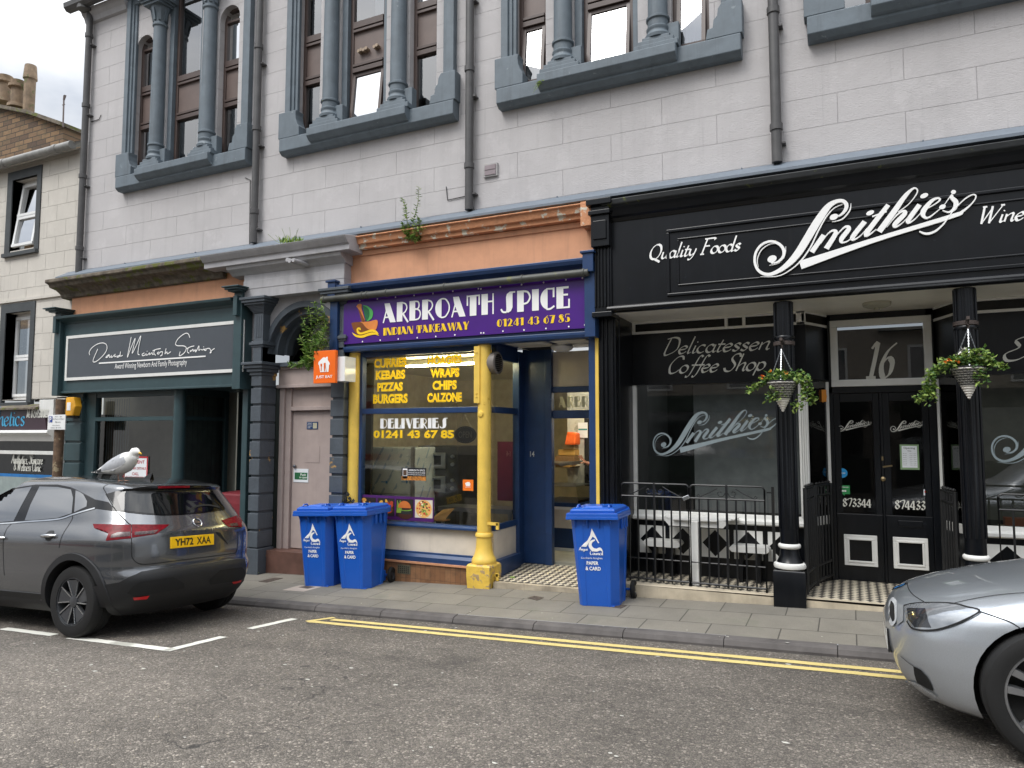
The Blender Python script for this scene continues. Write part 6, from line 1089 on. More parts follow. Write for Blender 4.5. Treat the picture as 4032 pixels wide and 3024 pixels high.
w0, w1 = at(2571, 1790, WP), at(3064, 1600, WP); zz = Z(2700, 1772, WP)
letters('window_script', 'large grey etched script name on the left deli window', M['letter_dim'], lambda g: logo(g, Fit(w0.x, zz, w1.x), WP-.002), w0)
r0 = at(3901, 1760, WP); letters('window_script', 'large grey etched script name on the right deli window, cut by the frame', M['letter_dim'], lambda g: logo(g, Fit(r0.x, Z(3950, 1795, WP), r0.x+w1.x-w0.x), WP-.002), r0)
for u0, v0, u1, w in ((3300, 1693, 3433, 'left'), (3506, 1695, 3646, 'right')):
    p, q = at(u0, v0, DP-.01), at(u1, v0, DP-.01); letters('door_script', 'small etched script name on the %s leaf of the black deli door' % w, M['letter_silver'], lambda g: logo(g, Fit(p.x, p.z, q.x), DP+.005), p)
p, q = at(3318, 1993, DP), at(3432, 1993, DP); letters('phone_lettering', 'etched number 873344 low on the left deli door', M['letter_silver'], lambda g: pen(g, '873344', p.x, q.x, p.z, .088, DP+.008, shear=0, thick=.2, thin=.06), p)
p2, q2 = at(3524, 2003, DP), at(3646, 2003, DP); letters('phone_lettering', 'etched number 874433 low on the right deli door', M['letter_silver'], lambda g: pen(g, '874433', p2.x, q2.x, p2.z, .092, DP+.008, shear=0, thick=.2, thin=.06), p2)
p3, q3 = at(3400, 1488, DP-.02), at(3510, 1348, DP-.02); letters('door_number', 'large silver number 16 on the glass above the deli doors', M['letter_silver'], lambda g: pen(g, '16', p3.x, q3.x, p3.z, q3.z-p3.z, DP-.012, shear=.2, thick=.16, thin=.04), p3)
yd2 = DP+.006
notice('opening_hours', 'framed opening hours card with green border on the right deli door', 'notice', (3542, 1750, 3621, 1850), yd2, pm('sage card', '#7e9a72', .6), [('sheet_white', M['paper'], blk(.1, .9, .08, .94)), ('lettering', pm('grey print', '#55585a', .5), multi(ln('Opening', .2, .8, .8, .9), ln('Times', .4, .6, .72, .77), *[f for i in range(7) for f in (ln('Monday', .16, .36, .62-.075*i, .645-.075*i), ln('9.00am - 5.00pm', .5, .86, .62-.075*i, .645-.075*i))]))])
def circ(cx, cz, r, m=0): return lambda b, q, y: disc(b, q[0]+(q[1]-q[0])*cx, q[2]+(q[3]-q[2])*cz, r*(q[1]-q[0]), r*(q[3]-q[2]), y)
b = MB(); q = rect(3300, 1846, 3333, 1879, yd2); disc(b, (q[0]+q[1])/2, (q[2]+q[3])/2, .055, .055, yd2-.003); st = thing('round_sticker', 'round blue sticker on the left deli door', 'sticker', (q[0], yd2, q[2])); b.build('disc', pm('sticker cyan', '#2389c4', .4), st); b = MB(); text(b, 'Visit Scotland', q[0]+.012, q[1]-.012, (q[2]+q[3])/2-.008, (q[2]+q[3])/2+.012, yd2-.005); b.build('lettering', M['letter_white'], st)
notice('award_sticker', 'green speech bubble sticker with a small owl face on the left deli door', 'sticker', (3300, 1910, 3347, 1946), yd2, pm('sticker green', '#2f8a4e', .4), [('pointer', pm('sticker green', '#2f8a4e', .4), lambda b, q, y: b.poly([(q[0]+(q[1]-q[0])*t, y, q[2]+(q[3]-q[2])*c) for t, c in ((.38, 0), (.6, 0), (.5, -.2))])), ('owl_mark', M['letter_white'], multi(circ(.4, .36, .1), circ(.6, .36, .1), ln('RECOMMENDED', .1, .9, .72, .84)))])
notice('card_sticker', 'small white payment sticker with red and yellow circles on the right deli door', 'sticker', (3636, 1927, 3657, 1951), yd2, M['paper'], [('circles', M['red'], circ(.36, .62, .2)), ('yellow_circle', M['letter_yellow'], circ(.62, .62, .2)), ('lettering', pm('navy print', '#20345e', .5), ln('VISA', .2, .8, .1, .28))])
lm = MB(); lx, ly = X(3453, 1215, .45), .45; lm.lathe([(.0, 3.07), (.10, 3.075), (.135, 3.09), (.14, 3.125)], (lx, ly, 0), 20); lm.lathe([(.03, 3.05), (.03, 3.07)], (lx, ly, 0), 10); tag(lm.build('ceiling_light', pm('dusty lamp', '#a8a594', .5), smooth=True), 'round dusty lamp on the deli lobby ceiling', 'lamp')
# window goods
o = MB(); disc(o, LC+.12, 2.16, .075, .075, .97, n=20); o.box(LC+.13, LC+.19, .955, .965, 2.1, 2.24); tag(o.build('orange_card', pm('orange card', '#e8932c', .6)), 'round orange price card hanging in the splayed deli window', 'card')
g = MB(); g.box(1.4, 1.75, .74, .86, .80, .88); tag(g.build('orange_box', pm('orange carton', '#c4672b', .6)), 'orange carton on the right deli window ledge', 'box'); g = MB(); g.box(1.36, 1.9, .72, .9, .78, .80); tag(g.build('display_board', pm('pale display board', '#b3a583', .7)), 'pale board under the orange carton in the right deli window', 'board')
# ------------------------------------------------------------------ iron gates across the left window
def gate(name, x0, x1, label):
    G = thing(name, label, 'gate', ((x0+x1)/2, .04, FL), 'iron gates across the left deli window'); y = .04; zt, zr, zb = 1.165, 1.02, .10; n = 7
    m = MB(); r = .011; m.tube([(x0, y, zb-.04), (x0, y, zt-.03), (x0+.01, y, zt-.01), (x0+.03, y, zt), (x1-.03, y, zt), (x1-.01, y, zt-.01), (x1, y, zt-.03), (x1, y, zb-.04)], r, 6); m.tube([(x0, y, zr), (x1, y, zr)], r, 6); m.tube([(x0, y, zb), (x1, y, zb)], r, 6); m.tube([(x0, y+.012, .32), (x1, y+.012, .32)], .008, 6)
    m.build('gate_frame', M['blackm'], G, smooth=True); cx = (x0+x1)/2
    for i in range(1, n+1):
        x = x0+(x1-x0)*i/(n+1); m = MB(); mid = i == (n+1)//2; m.tube([(x, y, zb-.03), (x, y, zt+.012 if mid else zr)], .014 if mid else .010, 6); m.build('bar', M['blackm'], G)
    for sx in (-1, 1):
        m = MB(); c = (cx+sx*.065, 1.085); sp = [(c[0]+sx*(.05-.0042*k)*math.cos(k*.62+3.1), y, c[1]+(.05-.0042*k)*math.sin(k*.62+3.1)) for k in range(11)]
        e = cx+sx*(x1-x0)*.38; m.tube(sp, .006, 5); m.tube([(c[0]+sx*.03, y, 1.135), ((c[0]+e)/2, y, 1.085), (e, y, 1.03), (e+sx*.02, y, 1.05), (e+sx*.005, y, 1.065), (e-sx*.012, y, 1.05)], .006, 5); m.build('scroll', M['blackm'], G)
    return G
gx = [X(2443, 1900, .04), X(2713, 1905, .04), X(3013, 1915, .04)]
gate('iron_gate', gx[0]+.01, gx[1]-.01, 'scrolled black iron gate nearer the takeaway, padlocked to its twin'); gate('iron_gate', gx[1]+.01, gx[2]-.01, 'scrolled black iron gate nearer the fluted column, padlocked to its twin')
for x in (X(2418, 1900, .04), X(3042, 1920, .04)): m = MB(); m.box(x-.014, x+.014, .025, .055, .1, 1.17); m.box(x, x+.06 if x < -1 else x-.06, .035, .045, 1.1, 1.115); m.build('gate_post', M['blackm'], D)
pl = MB(); p = at(2700, 1958, .02); pl.obox((p.x-.03, .015, p.z-.02), (p.x+.04, .02, p.z+.01), .03, .045); tag(pl.build('padlock', M['steel'], bevel=.006), 'steel padlock hanging between the two iron gates', 'padlock')
def lobby_gate(p, q, nm, label, group):
    G = thing(nm, label, 'gate', ((p[0]+q[0])/2, (p[1]+q[1])/2, FL), group); P = lambda t, z: (p[0]+(q[0]-p[0])*t, p[1]+(q[1]-p[1])*t, z); m = MB()
    for t in (0, 1): m.tube([P(t, .09), P(t, 1.17)], .02, 6)
    for z in (.14, .30, 1.05, 1.16): m.tube([P(0, z), P(1, z)], .014, 6)
    m.build('gate_frame', M['blackm'], G)
    for i in range(1, 5): m = MB(); m.tube([P(i/5, .1), P(i/5, 1.16)], .011, 6); m.build('bar', M['blackm'], G)
    m = MB()
    for i in range(5): m.lathe([(.0, 1.17), (.02, 1.185), (.0, 1.205)], P(.1+i*.2, 0), 8)
    m.build('finials', M['blackm'], G)
lobby_gate((-.44, .0), (-.38, .46), 'folding_gate', 'black iron gate folded back beside the left lobby column', 'folding lobby gates'); lobby_gate((-.36, .5), (-.22, .98), 'folding_gate', 'black iron gate leaf folded against the left lobby glass', 'folding lobby gates'); lobby_gate((.90, .05), (.83, .5), 'folding_gate', 'black iron gate folded back beside the right lobby column', 'folding lobby gates')
gx2 = X(3898, 1910, .04); gate('iron_gate', gx2+.06, gx2+.95, 'scrolled black iron gate across the right deli window behind the silver car')
# ------------------------------------------------------------------ folding table and seats behind the gates
tb = thing('folding_table', 'white slatted half round table on one square leg behind the gates', 'table', (X(2736, 2311, .1), .12, FL))
tx = X(2736, 2311, .1); zt = .775
for i in range(6):
    y0 = .16+i*.075; hw = .42*math.sqrt(max(.05, 1-((5-i)/6.2)**2)); m = MB(); m.box(tx-hw, tx+hw, y0, y0+.068, zt-.02, zt); m.build('table_slat', M['white'], tb, bevel=.004)
m = MB(); m.box(tx-.045, tx+.045, .10, .19, FL, zt-.02); m.build('leg', M['white'], tb, bevel=.006)
m = MB(); m.prism([(tx-.36, zt-.02), (tx+.36, zt-.02), (tx+.3, zt-.09), (tx-.3, zt-.09)], .2, .225); m.box(tx-.03, tx+.03, .19, .64, zt-.07, zt-.02); m.build('apron', M['white'], tb)
for u0, v0, u1, v1, l in ((358, 805, 770, 885, 'left'), (1300, 862, 1740, 950, 'right')):
    k = 800/2212; y = .42; p, q = at(2400+u0*k, 1850+v0*k, y), at(2400+u1*k, 1850+v1*k, y); m = MB(); z0, z1 = .40, .475; c = .03
    m.prism([(p.x+c, z0), (q.x-c, z0), (q.x, z0+c), (q.x, z1-c), (q.x-c, z1), (p.x+c, z1), (p.x, z1-c), (p.x, z0+c)], y, y+.22); o = thing('garden_bench', 'white board bench low behind the gates, %s of the table leg' % l, 'bench', (p.x, y, FL)); m.build('board', M['white'], o, bevel=.004)
    m = MB(); m.box(p.x+.1, p.x+.14, y+.05, y+.2, FL, z0); m.box(q.x-.14, q.x-.1, y+.05, y+.2, FL, z0); m.build('bracket', M['black'], o)
# ================================================================== plants
def leaf(mb, p, d, l, w, m=0):
    d = d.normalized(); s = d.cross(Vector((random.uniform(-.4, .4), random.uniform(-.4, .4), 1))); s = s.normalized() if s.length > 1e-3 else Vector((1, 0, 0)); n = s.cross(d)
    mb.add([p, p+d*l*.4+s*w*.5-n*w*.12, p+d*l, p+d*l*.4-s*w*.5-n*w*.12, p+d*l*.5+n*w*.08], [(0, 1, 4), (1, 2, 4), (2, 3, 4), (3, 0, 4)], m)
def rv(): return Vector((random.uniform(-1, 1), random.uniform(-1, 1), random.uniform(-1, 1)))
def herb(nm, label, stems, y, ll, per, loc, mats, droop=.1, sd=.0):
    o = thing(nm, label, 'plant', loc); sm, lf = MB(), MB()
    for st in stems:
        P = [at(u, v, y+random.uniform(-sd, sd)) for u, v in st]; C = [Vector(c) for c in catmull([tuple(p) for p in P], 8)]; sm.tube(C, [.006*(1-.6*i/len(C)) for i in range(len(C))], 5)
        for i in range(1, len(C)):
            t = i/len(C); ax = (C[i]-C[i-1]).normalized()
            for k in range(per):
                dr = rv(); dr = (dr-ax*dr.dot(ax)).normalized()+ax*.45-Vector((0, 0, droop)); l = ll*random.uniform(.6, 1.15)*(1.15-.55*t); leaf(lf, C[i]+rv()*.004, dr, l, l*.42, random.choice([0, 0, 1]))
    sm.build('stem', M['stem'], o); lf.build('leaves', mats, o)
LV = [M['leaf'], M['leaf2']]
zA = lambda a, b: (860+a*.3618, 900+b*.3618)
herb('wall_plant', 'bushy green buddleia growing out of the wall beside the dark arch', [[zA(*p) for p in st] for st in ([(970, 1520), (1000, 1350), (1060, 1100), (1080, 950), (1040, 810)], [(970, 1520), (990, 1300), (960, 1150), (930, 980)], [(980, 1500), (1060, 1300), (1130, 1150), (1170, 1020)], [(980, 1500), (1100, 1330), (1180, 1230)], [(970, 1500), (960, 1330), (890, 1190)], [(980, 1450), (1040, 1250), (1130, 1000), (1120, 820)], [(980, 1480), (1000, 1250), (1010, 1000), (980, 870)], [(980, 1500), (1020, 1300), (1090, 1180)], [(970, 1520), (930, 1440), (850, 1480), (770, 1480)], [(985, 1480), (1080, 1300), (1160, 1120), (1150, 950)])], -.28, .10, 4, at(*zA(970, 1520), -.28), LV, .25, .12)
tB = lambda a, b: (1000+a*.6026, b*.6026)
herb('cornice_plant', 'tall leafy weed rooted in the flaking salmon cornice', [[tB(*p) for p in st] for st in ([(1020, 1570), (1040, 1450), (1070, 1330), (1078, 1225)], [(1015, 1570), (1000, 1440), (990, 1360), (970, 1295)], [(1030, 1570), (1070, 1500), (1130, 1480)], [(1030, 1580), (1060, 1470), (1080, 1430)], [(1010, 1580), (985, 1500), (975, 1460)], [(1040, 1570), (1080, 1550), (1090, 1500)])], -.16, .075, 3, at(1615, 950, -.16), LV, .2, .04)
o = thing('grass_tuft', 'low green tuft with thin dry stalks on the grey doorway cornice', 'plant', at(1150, 962, -.38)); g, st = MB(), MB()
for i in range(60): b_ = at(1105+random.random()*80, 960-random.random()*4, -.36+random.uniform(-.04, .04)); leaf(g, b_, rv()*.6+Vector((0, 0, 1)), random.uniform(.05, .14), .03, random.choice([0, 1]))
for (u0, u1, v1) in ((1115, 1055, 922), (1120, 1085, 925), (1140, 1110, 900), (1150, 1140, 895), (1160, 1170, 905), (1150, 1175, 900)): st.tube([at(u0, 962, -.36), at((u0+u1)/2, (962+v1)/2+6, -.36), at(u1, v1, -.36)], .003, 4)
g.build('leaves', LV, o); st.build('stem', M['stem'], o)
o = thing('sill_fern', 'small yellow green fern on the grey sill above the orange cornice', 'plant', at(2130, 335, -.1)); g = MB()
for k in range(7):
    b_ = at(2135, 332, -.12); d0 = rv()*.8+Vector((0, -.2, .6)); d0.normalize()
    for j in range(9): q = b_+d0*.014*j-Vector((0, 0, .0012*j*j)); [leaf(g, q, d0.cross(Vector((0, 0, 1)))*sgn+d0*.5, .035*(1-j/11), .012, 0) for sgn in (-1, 1)]
g.build('fronds', [M['leaf2']], o)
g = MB(); b_ = at(1028, 2258, -.12); o = thing('kerbside_weed', 'small green weed at the foot of the slate pilaster', 'plant', b_)
for i in range(40): q = onpav(975+random.random()*55, 2255+random.random()*6); leaf(g, q, rv()*.7+Vector((0, 0, .8)), random.uniform(.03, .08), .02, random.choice([0, 1]))
g.build('leaves', LV, o)
# hanging baskets
M['wire'] = pm('black netting', '#1b1b1d', .6); M['wicker'] = pm('white wicker', '#e2ded6', .7, var=.1, bump=.5, bs=60, wear='#a8845a', ws=6, wt=.7)
z4 = lambda a, b: (2900+a/2.552, 1300+b/2.552); z2 = lambda a, b: (3550+a/2.552, 1050+b/2.552)
def basket(label, rimL, rimR, tip, hook, trails, flowers, f, seed):
    random.seed(seed); y = -.34; L, R_, T, H = at(*f(*rimL), y), at(*f(*rimR), y), at(*f(*tip), y), at(*f(*hook), y); r = (R_.x-L.x)/2; c = Vector(((L.x+R_.x)/2, y, (L.z+R_.z)/2))
    o = thing('hanging_basket', label, 'hanging basket', (c.x, y, T.z), 'hanging baskets on the deli columns'); h = c.z-T.z; m = MB(); n = 13
    pr = [(.004, 0)]
    for i in range(n): t = i/n; pr += [(r*(t+.01)+.004, h*t), (r*(t+.5/n)+.010, h*(t+.5/n)), (r*(t+1/n)+.002, h*(t+1/n)-.002)]
    m.lathe(pr+[(r*.95, h*.98), (0, h*.93)], (c.x, y, T.z), 24); m.build('cone', M['wicker'], o, smooth=True)
    m = MB(); k = 15
    for j in range(7):
        t0, t1 = .46+j*.075, .46+(j+1)*.075
        for i in range(k):
            a0, a1 = 2*math.pi*(i+.5*(j % 2))/k, 2*math.pi*(i+.5+.5*(j % 2))/k
            for s_ in (1, -1):
                p = (c.x+(r*t0+.012)*math.cos(a0), y+(r*t0+.012)*math.sin(a0), T.z+h*t0); q = (c.x+(r*t1+.012)*math.cos(a0+s_*(a1-a0)), y+(r*t1+.012)*math.sin(a0+s_*(a1-a0)), T.z+h*t1); m.tube([p, q], .0015, 4)
        m.lathe([(r*t0+.009, T.z+h*t0-.003), (r*t0+.015, T.z+h*t0), (r*t0+.009, T.z+h*t0+.003)], (c.x, y, 0), 24)
    m.lathe([(r*1.0, T.z+h*.97), (r*1.04, T.z+h), (r*1.04, T.z+h*1.04), (r*.98, T.z+h*1.04)], (c.x, y, 0), 24); m.build('netting', M['wire'], o)
    for i in range(3):
        a = 2*math.pi*(i/3+.08); p = Vector((c.x+r*math.cos(a), y+r*math.sin(a)*.9, c.z)); m = MB(); nl = 26
        for j in range(nl): u_, w_ = p.lerp(H, j/nl), p.lerp(H, (j+1.2)/nl); m.obox(u_, w_, .010 if j % 2 else .004, .004 if j % 2 else .010)
        m.build('chain', M['steel'], o)
    m = MB(); m.tube([H+Vector((0, 0, -.0)), H+Vector((.012, 0, .03)), H+Vector((-.01, 0, .05)), H+Vector((.0, 0, .09))], .004, 5); cx = -.60 if c.x < 0 else 1.04
    hb = H.z+.10; m.obox((H.x, y-.03, hb), (cx, -.09, hb), .025, .03); m.obox((cx, -.11, hb-.32), (cx, -.11, hb+.02), .035, .012); m.obox((H.x, y+.02, hb-.01), (cx, -.11, hb-.28), .015, .015); m.lathe([(.095, hb-.03), (.108, hb-.025), (.108, hb+.01), (.095, hb+.015)], (cx, 0, 0), 24); m.build('bracket', pm('rusty bracket', '#443a36', .7, var=.3), o)
    g = MB()
    for i in range(230):
        a = random.random()*6.28; q = c+Vector((math.cos(a)*r*1.05*math.sqrt(random.random()), math.sin(a)*r*1.05*math.sqrt(random.random()), .02+random.random()*.09)); leaf(g, q, rv()+Vector((0, -.3, .2)), random.uniform(.03, .055), .035, random.choice([0, 0, 1, 2]))
    for tr, den, rad in trails:
        P = [Vector(p) for p in catmull([tuple(at(*f(*p), y-.06)) for p in tr], 8)]
        for q in P:
            for k in range(den): leaf(g, q+rv()*rad, rv()+Vector((0, -.4, -.3)), random.uniform(.028, .055), .036, random.choice([0, 1, 1, 2]))
    g.build('foliage', [M['leaf'], M['leaf2'], M['leaf3']], o)
    m = MB()
    for p, mm in flowers:
        q = at(*f(*p), y-.15)
        for k in range(4): leaf(m, q+rv()*.010, rv()+Vector((0, -.6, 0)), .022, .024, mm)
    m.build('flowers', [pm('orange petals', '#e87a1a', .6), pm('white petals', '#e8e6e0', .6), pm('dark petals', '#3a1526', .6)], o)
    random.seed(11)
basket('wicker cone basket with ivy trailing both sides on the left deli column', (300, 520), (620, 520), (460, 820), (450, 190), [([(330, 470), (250, 520), (180, 570), (135, 600)], 5, .03), ([(340, 500), (400, 560), (430, 620), (330, 680)], 6, .05), ([(620, 450), (680, 480), (700, 560), (690, 660), (600, 770)], 7, .05), ([(690, 560), (740, 640), (760, 690)], 4, .04)], [((258, 468), 0), ((270, 460), 0), ((335, 415), 0), ((500, 426), 0), ((240, 462), 2)], z4, 3)
basket('wicker cone basket with long ivy tail to the left on the right deli column', (490, 1020), (845, 1015), (685, 1330), (668, 625), [([(500, 960), (400, 1010), (300, 1090), (280, 1190), (290, 1330)], 7, .05), ([(300, 1180), (230, 1270), (150, 1330)], 5, .035), ([(640, 900), (740, 880), (820, 900), (870, 960)], 9, .06), ([(720, 960), (760, 1040), (800, 1130)], 9, .06), ([(870, 950), (950, 980), (1020, 1010)], 4, .025), ([(420, 940), (500, 930)], 5, .03)], [((475, 940), 0), ((478, 936), 0), ((565, 960), 0), ((440, 965), 0), ((620, 835), 1), ((565, 890), 1), ((640, 825), 1), ((605, 840), 1), ((780, 880), 2)], z2, 5)
# ================================================================== blue wheeled bins
M['bin'] = pm('blue bin plastic', '#1d57b4', .33, var=.06, vs=3, wear='#2f66bd', ws=7, wt=.68, streak=.12, bump=.06, bs=40)
def smooth_tab(tab, z):
    if z <= tab[0][0]: return tab[0][1]
    for i in range(len(tab)-1):
        a, b = tab[i], tab[i+1]
        if z <= b[0]:
            p0 = tab[max(i-1, 0)]; p3 = tab[min(i+2, len(tab)-1)]; h = b[0]-a[0]; t = (z-a[0])/h
            s = (b[1]-a[1])/h; s0 = (a[1]-p0[1])/(a[0]-p0[0]) if i else s; s1 = (p3[1]-b[1])/(p3[0]-b[0]) if i+2 < len(tab) else s
            m0 = 0 if s*s0 <= 0 else 2*s*s0/(s+s0); m1 = 0 if s*s1 <= 0 else 2*s*s1/(s+s1)
            return (2*t**3-3*t*t+1)*a[1]+(t**3-2*t*t+t)*h*m0+(-2*t**3+3*t*t)*b[1]+(t**3-t*t)*h*m1
    return tab[-1][1]
def make_bin():
    o = thing('wheeled_bin', 'bin', 'bin', (0, 0, 0), 'blue recycling bins on the pavement', world=False)
    hw = lambda z: .205+.045*z/.92; yf = lambda z: -.005-.055*z/.92; yb = lambda z: .46+.09*z/.92
    m = MB(); rings = []; Zs = [0, .03, .034, .06, .2, .5, .8, .90]
    for z in Zs:
        w, f, b, c = hw(z), yf(z), yb(z), .045; e = -.006 if z in (.03,) else 0; q = []
        q += [(-w+c, f), (-.12, f), (-.11, f+.008), (.10, f+.008), (.11, f), (w-c*1.6, f), (w, f+c*2.2), (w, f+.2), (w-.006, f+.21), (w-.006, b-.12), (w, b-.11), (w, b-c), (w-c, b), (-w+c, b), (-w, b-c), (-w, b-.11), (-w+.006, b-.12), (-w+.006, f+.21), (-w, f+.2), (-w, f+c*1.2)]
        rings.append([(x*(1+e), y, z) for x, y in q])
    n = len(rings[0]); m.add([p for r_ in rings for p in r_], [(j*n+i, j*n+(i+1) % n, (j+1)*n+(i+1) % n, (j+1)*n+i) for j in range(len(rings)-1) for i in range(n)]+[tuple(range(n))])
    for x in (-.19, -.06, .06, .19): m.add([(x-.006, yf(.9), .9), (x+.006, yf(.9), .9), (x+.006, yf(.9)-.06, .9), (x-.006, yf(.9)-.06, .9), (x-.006, yf(.8), .80), (x+.006, yf(.8), .80)], [(0, 1, 2, 3), (3, 2, 5, 4), (0, 3, 4), (1, 5, 2)])
    for y in (.12, .24, .36):
        for sx in (-1, 1): m.box(sx*hw(.86), sx*(hw(.86)+.022), y, y+.05, .78, .9)
    for x in (-.14, .14): m.box(x-.03, x+.03, .0, .05, -.0, .012)
    m.tube([(-.27, .53, .1), (.27, .53, .1)], .014, 8); m.box(-.19, .19, .40, .53, .03, .16); m.build('body', M['bin'], o, bevel=.006)
    m = MB(); m.box(-.276, .276, -.125, .545, .895, .925); m.box(-.272, .272, -.120, .55, .925, .955); m.box(-.268, .268, -.112, .55, .955, .962); m.build('rim', M['bin'], o, bevel=.012, seg=3)
    m = MB(); m.add([(sx*(.236-d), y, z) for d, z, y0, y1 in ((0, .962, -.085, .56), (0, .990, -.085, .56), (.014, 1.0, -.07, .55), (.03, 1.012, -.03, .50)) for sx, y in ((-1, y0), (1, y0), (1, y1), (-1, y1))], [(i*4+j, i*4+(j+1) % 4, i*4+4+(j+1) % 4, i*4+4+j) for i in range(3) for j in range(4)]+[(12, 13, 14, 15), (3, 2, 1, 0)])
    m.add([(-.10, -.02, 1.012), (.10, -.02, 1.012), (.12, .30, 1.012), (-.12, .30, 1.012), (-.09, .0, 1.028), (.09, .0, 1.028), (.11, .28, 1.028), (-.11, .28, 1.028)], [(0, 1, 5, 4), (1, 2, 6, 5), (2, 3, 7, 6), (3, 0, 4, 7), (4, 5, 6, 7)])
    for sx in (-1, 1): m.tube([(sx*.17, -.04, 1.008), (sx*.165, -.02, 1.035), (sx*.165, .06, 1.035), (sx*.17, .09, 1.008)], .011, 6)
    lid = m.build('lid', M['bin'], o, bevel=.008)
    m = MB(); m.tube([(-.25, .585, .96), (.25, .585, .96)], .014, 8); [m.box(x-.015, x+.015, .54, .59, .945, .975) for x in (-.24, -.1, .1, .24)]; m.build('handle', M['bin'], o)
    for sx in (-1, 1):
        m = MB(); m.lathe([(.055, -.02), (.085, -.024), (.098, -.015), (.1, 0), (.098, .015), (.085, .024), (.055, .02)], (sx*.272, .53, .1), 24, 'x', cap=False); wv = m.build('wheel', M['rubber'], o, smooth=True)
        m = MB(); m.lathe([(.0, -.012), (.03, -.014), (.032, -.006), (.052, -.006), (.056, -.018), (.056, .018), (.052, .006), (.032, .006), (.03, .014), (.0, .012)], (sx*.272, .53, .1), 20, 'x'); m.build('hub', pm('dark hub', '#2b2c2e', .4), wv, smooth=True)
    m = MB(); F = lambda x, z: (x, yf(z)-.0045+(.008 if abs(x) < .11 else 0), z); k = .00125; c = lambda a, b: (-.02+(a-488)*k, .80-(b-385)*k)
    P = [c(*p) for p in ((488, 385), (472, 440), (445, 485), (420, 505), (390, 535), (432, 538), (455, 505), (492, 452), (515, 470), (535, 505), (545, 505))]; m.poly([F(*p) for p in P])
    ribbon(m, [(*c(510, 478), .012), (*c(478, 495), .026), (*c(466, 525), .034), (*c(485, 555), .036), (*c(520, 562), .03), (*c(548, 552), .03), (*c(566, 570), .012)], 0, fr=lambda x, z: (F(x, z)[0], F(x, z)[1]-.001, z))
    pen(m, 'Angus', -.165, -.075, .80-.20*1.14, .035, 0, shear=0, thick=.2, thin=.07, ang=20, fr=F); pen(m, 'Council', -.055, .085, .80-.215*1.26, .042, 0, shear=0, thick=.2, thin=.07, ang=20, fr=F)
    text(m, 'Comhairle Aonghais', -.15, .075, .80-.32, .80-.295, 0, fr=F); text(m, 'PAPER', -.095, .03, .80-.375, .80-.338, 0, off=.03, fr=F); text(m, '& CARD', -.11, .05, .80-.432, .80-.393, 0, off=.03, fr=F)
    m.build('council_print', M['letter_white'], o)
    return o
bin0 = make_bin()
spots = [((1268, 2302), .07, 'blue bin nearest the pink door, leftmost of the three', 1.04), ((1413, 2311), .07, 'blue bin close beside its twin, in front of the food poster strip', 1.05), ((2368, 2378), .05, 'blue bin standing alone in front of the deli pilaster and takeaway doorway', 1.05)]
for i, (p, rz, lab, sc) in enumerate(spots):
    b = bin0 if i == 0 else copy_tree(bin0); g = onpav(*p); g += Vector((0, -.11, -.004)); b.location = g; b.rotation_euler = (0, -.038, rz); b.scale = (sc, sc*.82, sc*.985); b['label'] = lab
rub = MB(); g = at(1372, 1968, -.1)
for k in range(14): leaf(rub, g+rv()*.05, rv(), .08, .06)
tag(rub.build('black_bin_bag', M['rubber']), 'crumpled black plastic wedged behind the blue bins', 'bag')
for (u0, v0, u1, v1, u2, v2, u3, v3, lab) in ((1018, 2290, 1080, 2275, 1115, 2277, 1052, 2294, 'oblong iron drain cover in the pavement near the slate pilaster'), (1175, 2313, 1205, 2307, 1240, 2312, 1210, 2319, 'small rusty cover in the pale slab in front of the left bin'), (2077, 2355, 2105, 2347, 2142, 2354, 2115, 2365, 'small square drain cover in front of the takeaway step'), (2402, 2390, 2425, 2382, 2468, 2385, 2445, 2396, 'small dark cover tucked under the lone blue bin')):
    c = MB(); P = [onpav(*p) for p in ((u0, v0), (u1, v1), (u2, v2), (u3, v3))]; c.add([q+Vector((0, 0, .004)) for q in P]+[q+Vector((0, 0, -.02)) for q in P], [(0, 1, 2, 3), (0, 4, 5, 1), (1, 5, 6, 2), (2, 6, 7, 3), (3, 7, 4, 0)])
    tag(c.build('drain_cover', pm('rusty iron cover', '#4a4039', .7, var=.35, vs=40, bump=.6, bs=60)), lab, 'drain cover')
c = MB(); P = [onpav(*p) for p in ((1110, 2324), (1180, 2305), (1270, 2311), (1195, 2330))]; c.add([q+Vector((0, 0, .0022)) for q in P], [(0, 1, 2, 3)]); struct(c.build('pavement_patch', pm('pale slab', '#a0958a', .85, var=.1)))
c = MB(); p = atx(1915, 2258, -4.0); p = at(2017, 2256, .15); c.tube([(p.x-.03, p.y, -.055), (p.x+.03, p.y+.01, -.053)], .011, 8); tag(c.build('litter_scrap', pm('green wrapper', '#7f9a4a', .5)), 'small green wrapper lying on the takeaway doorstep tiles', 'litter')
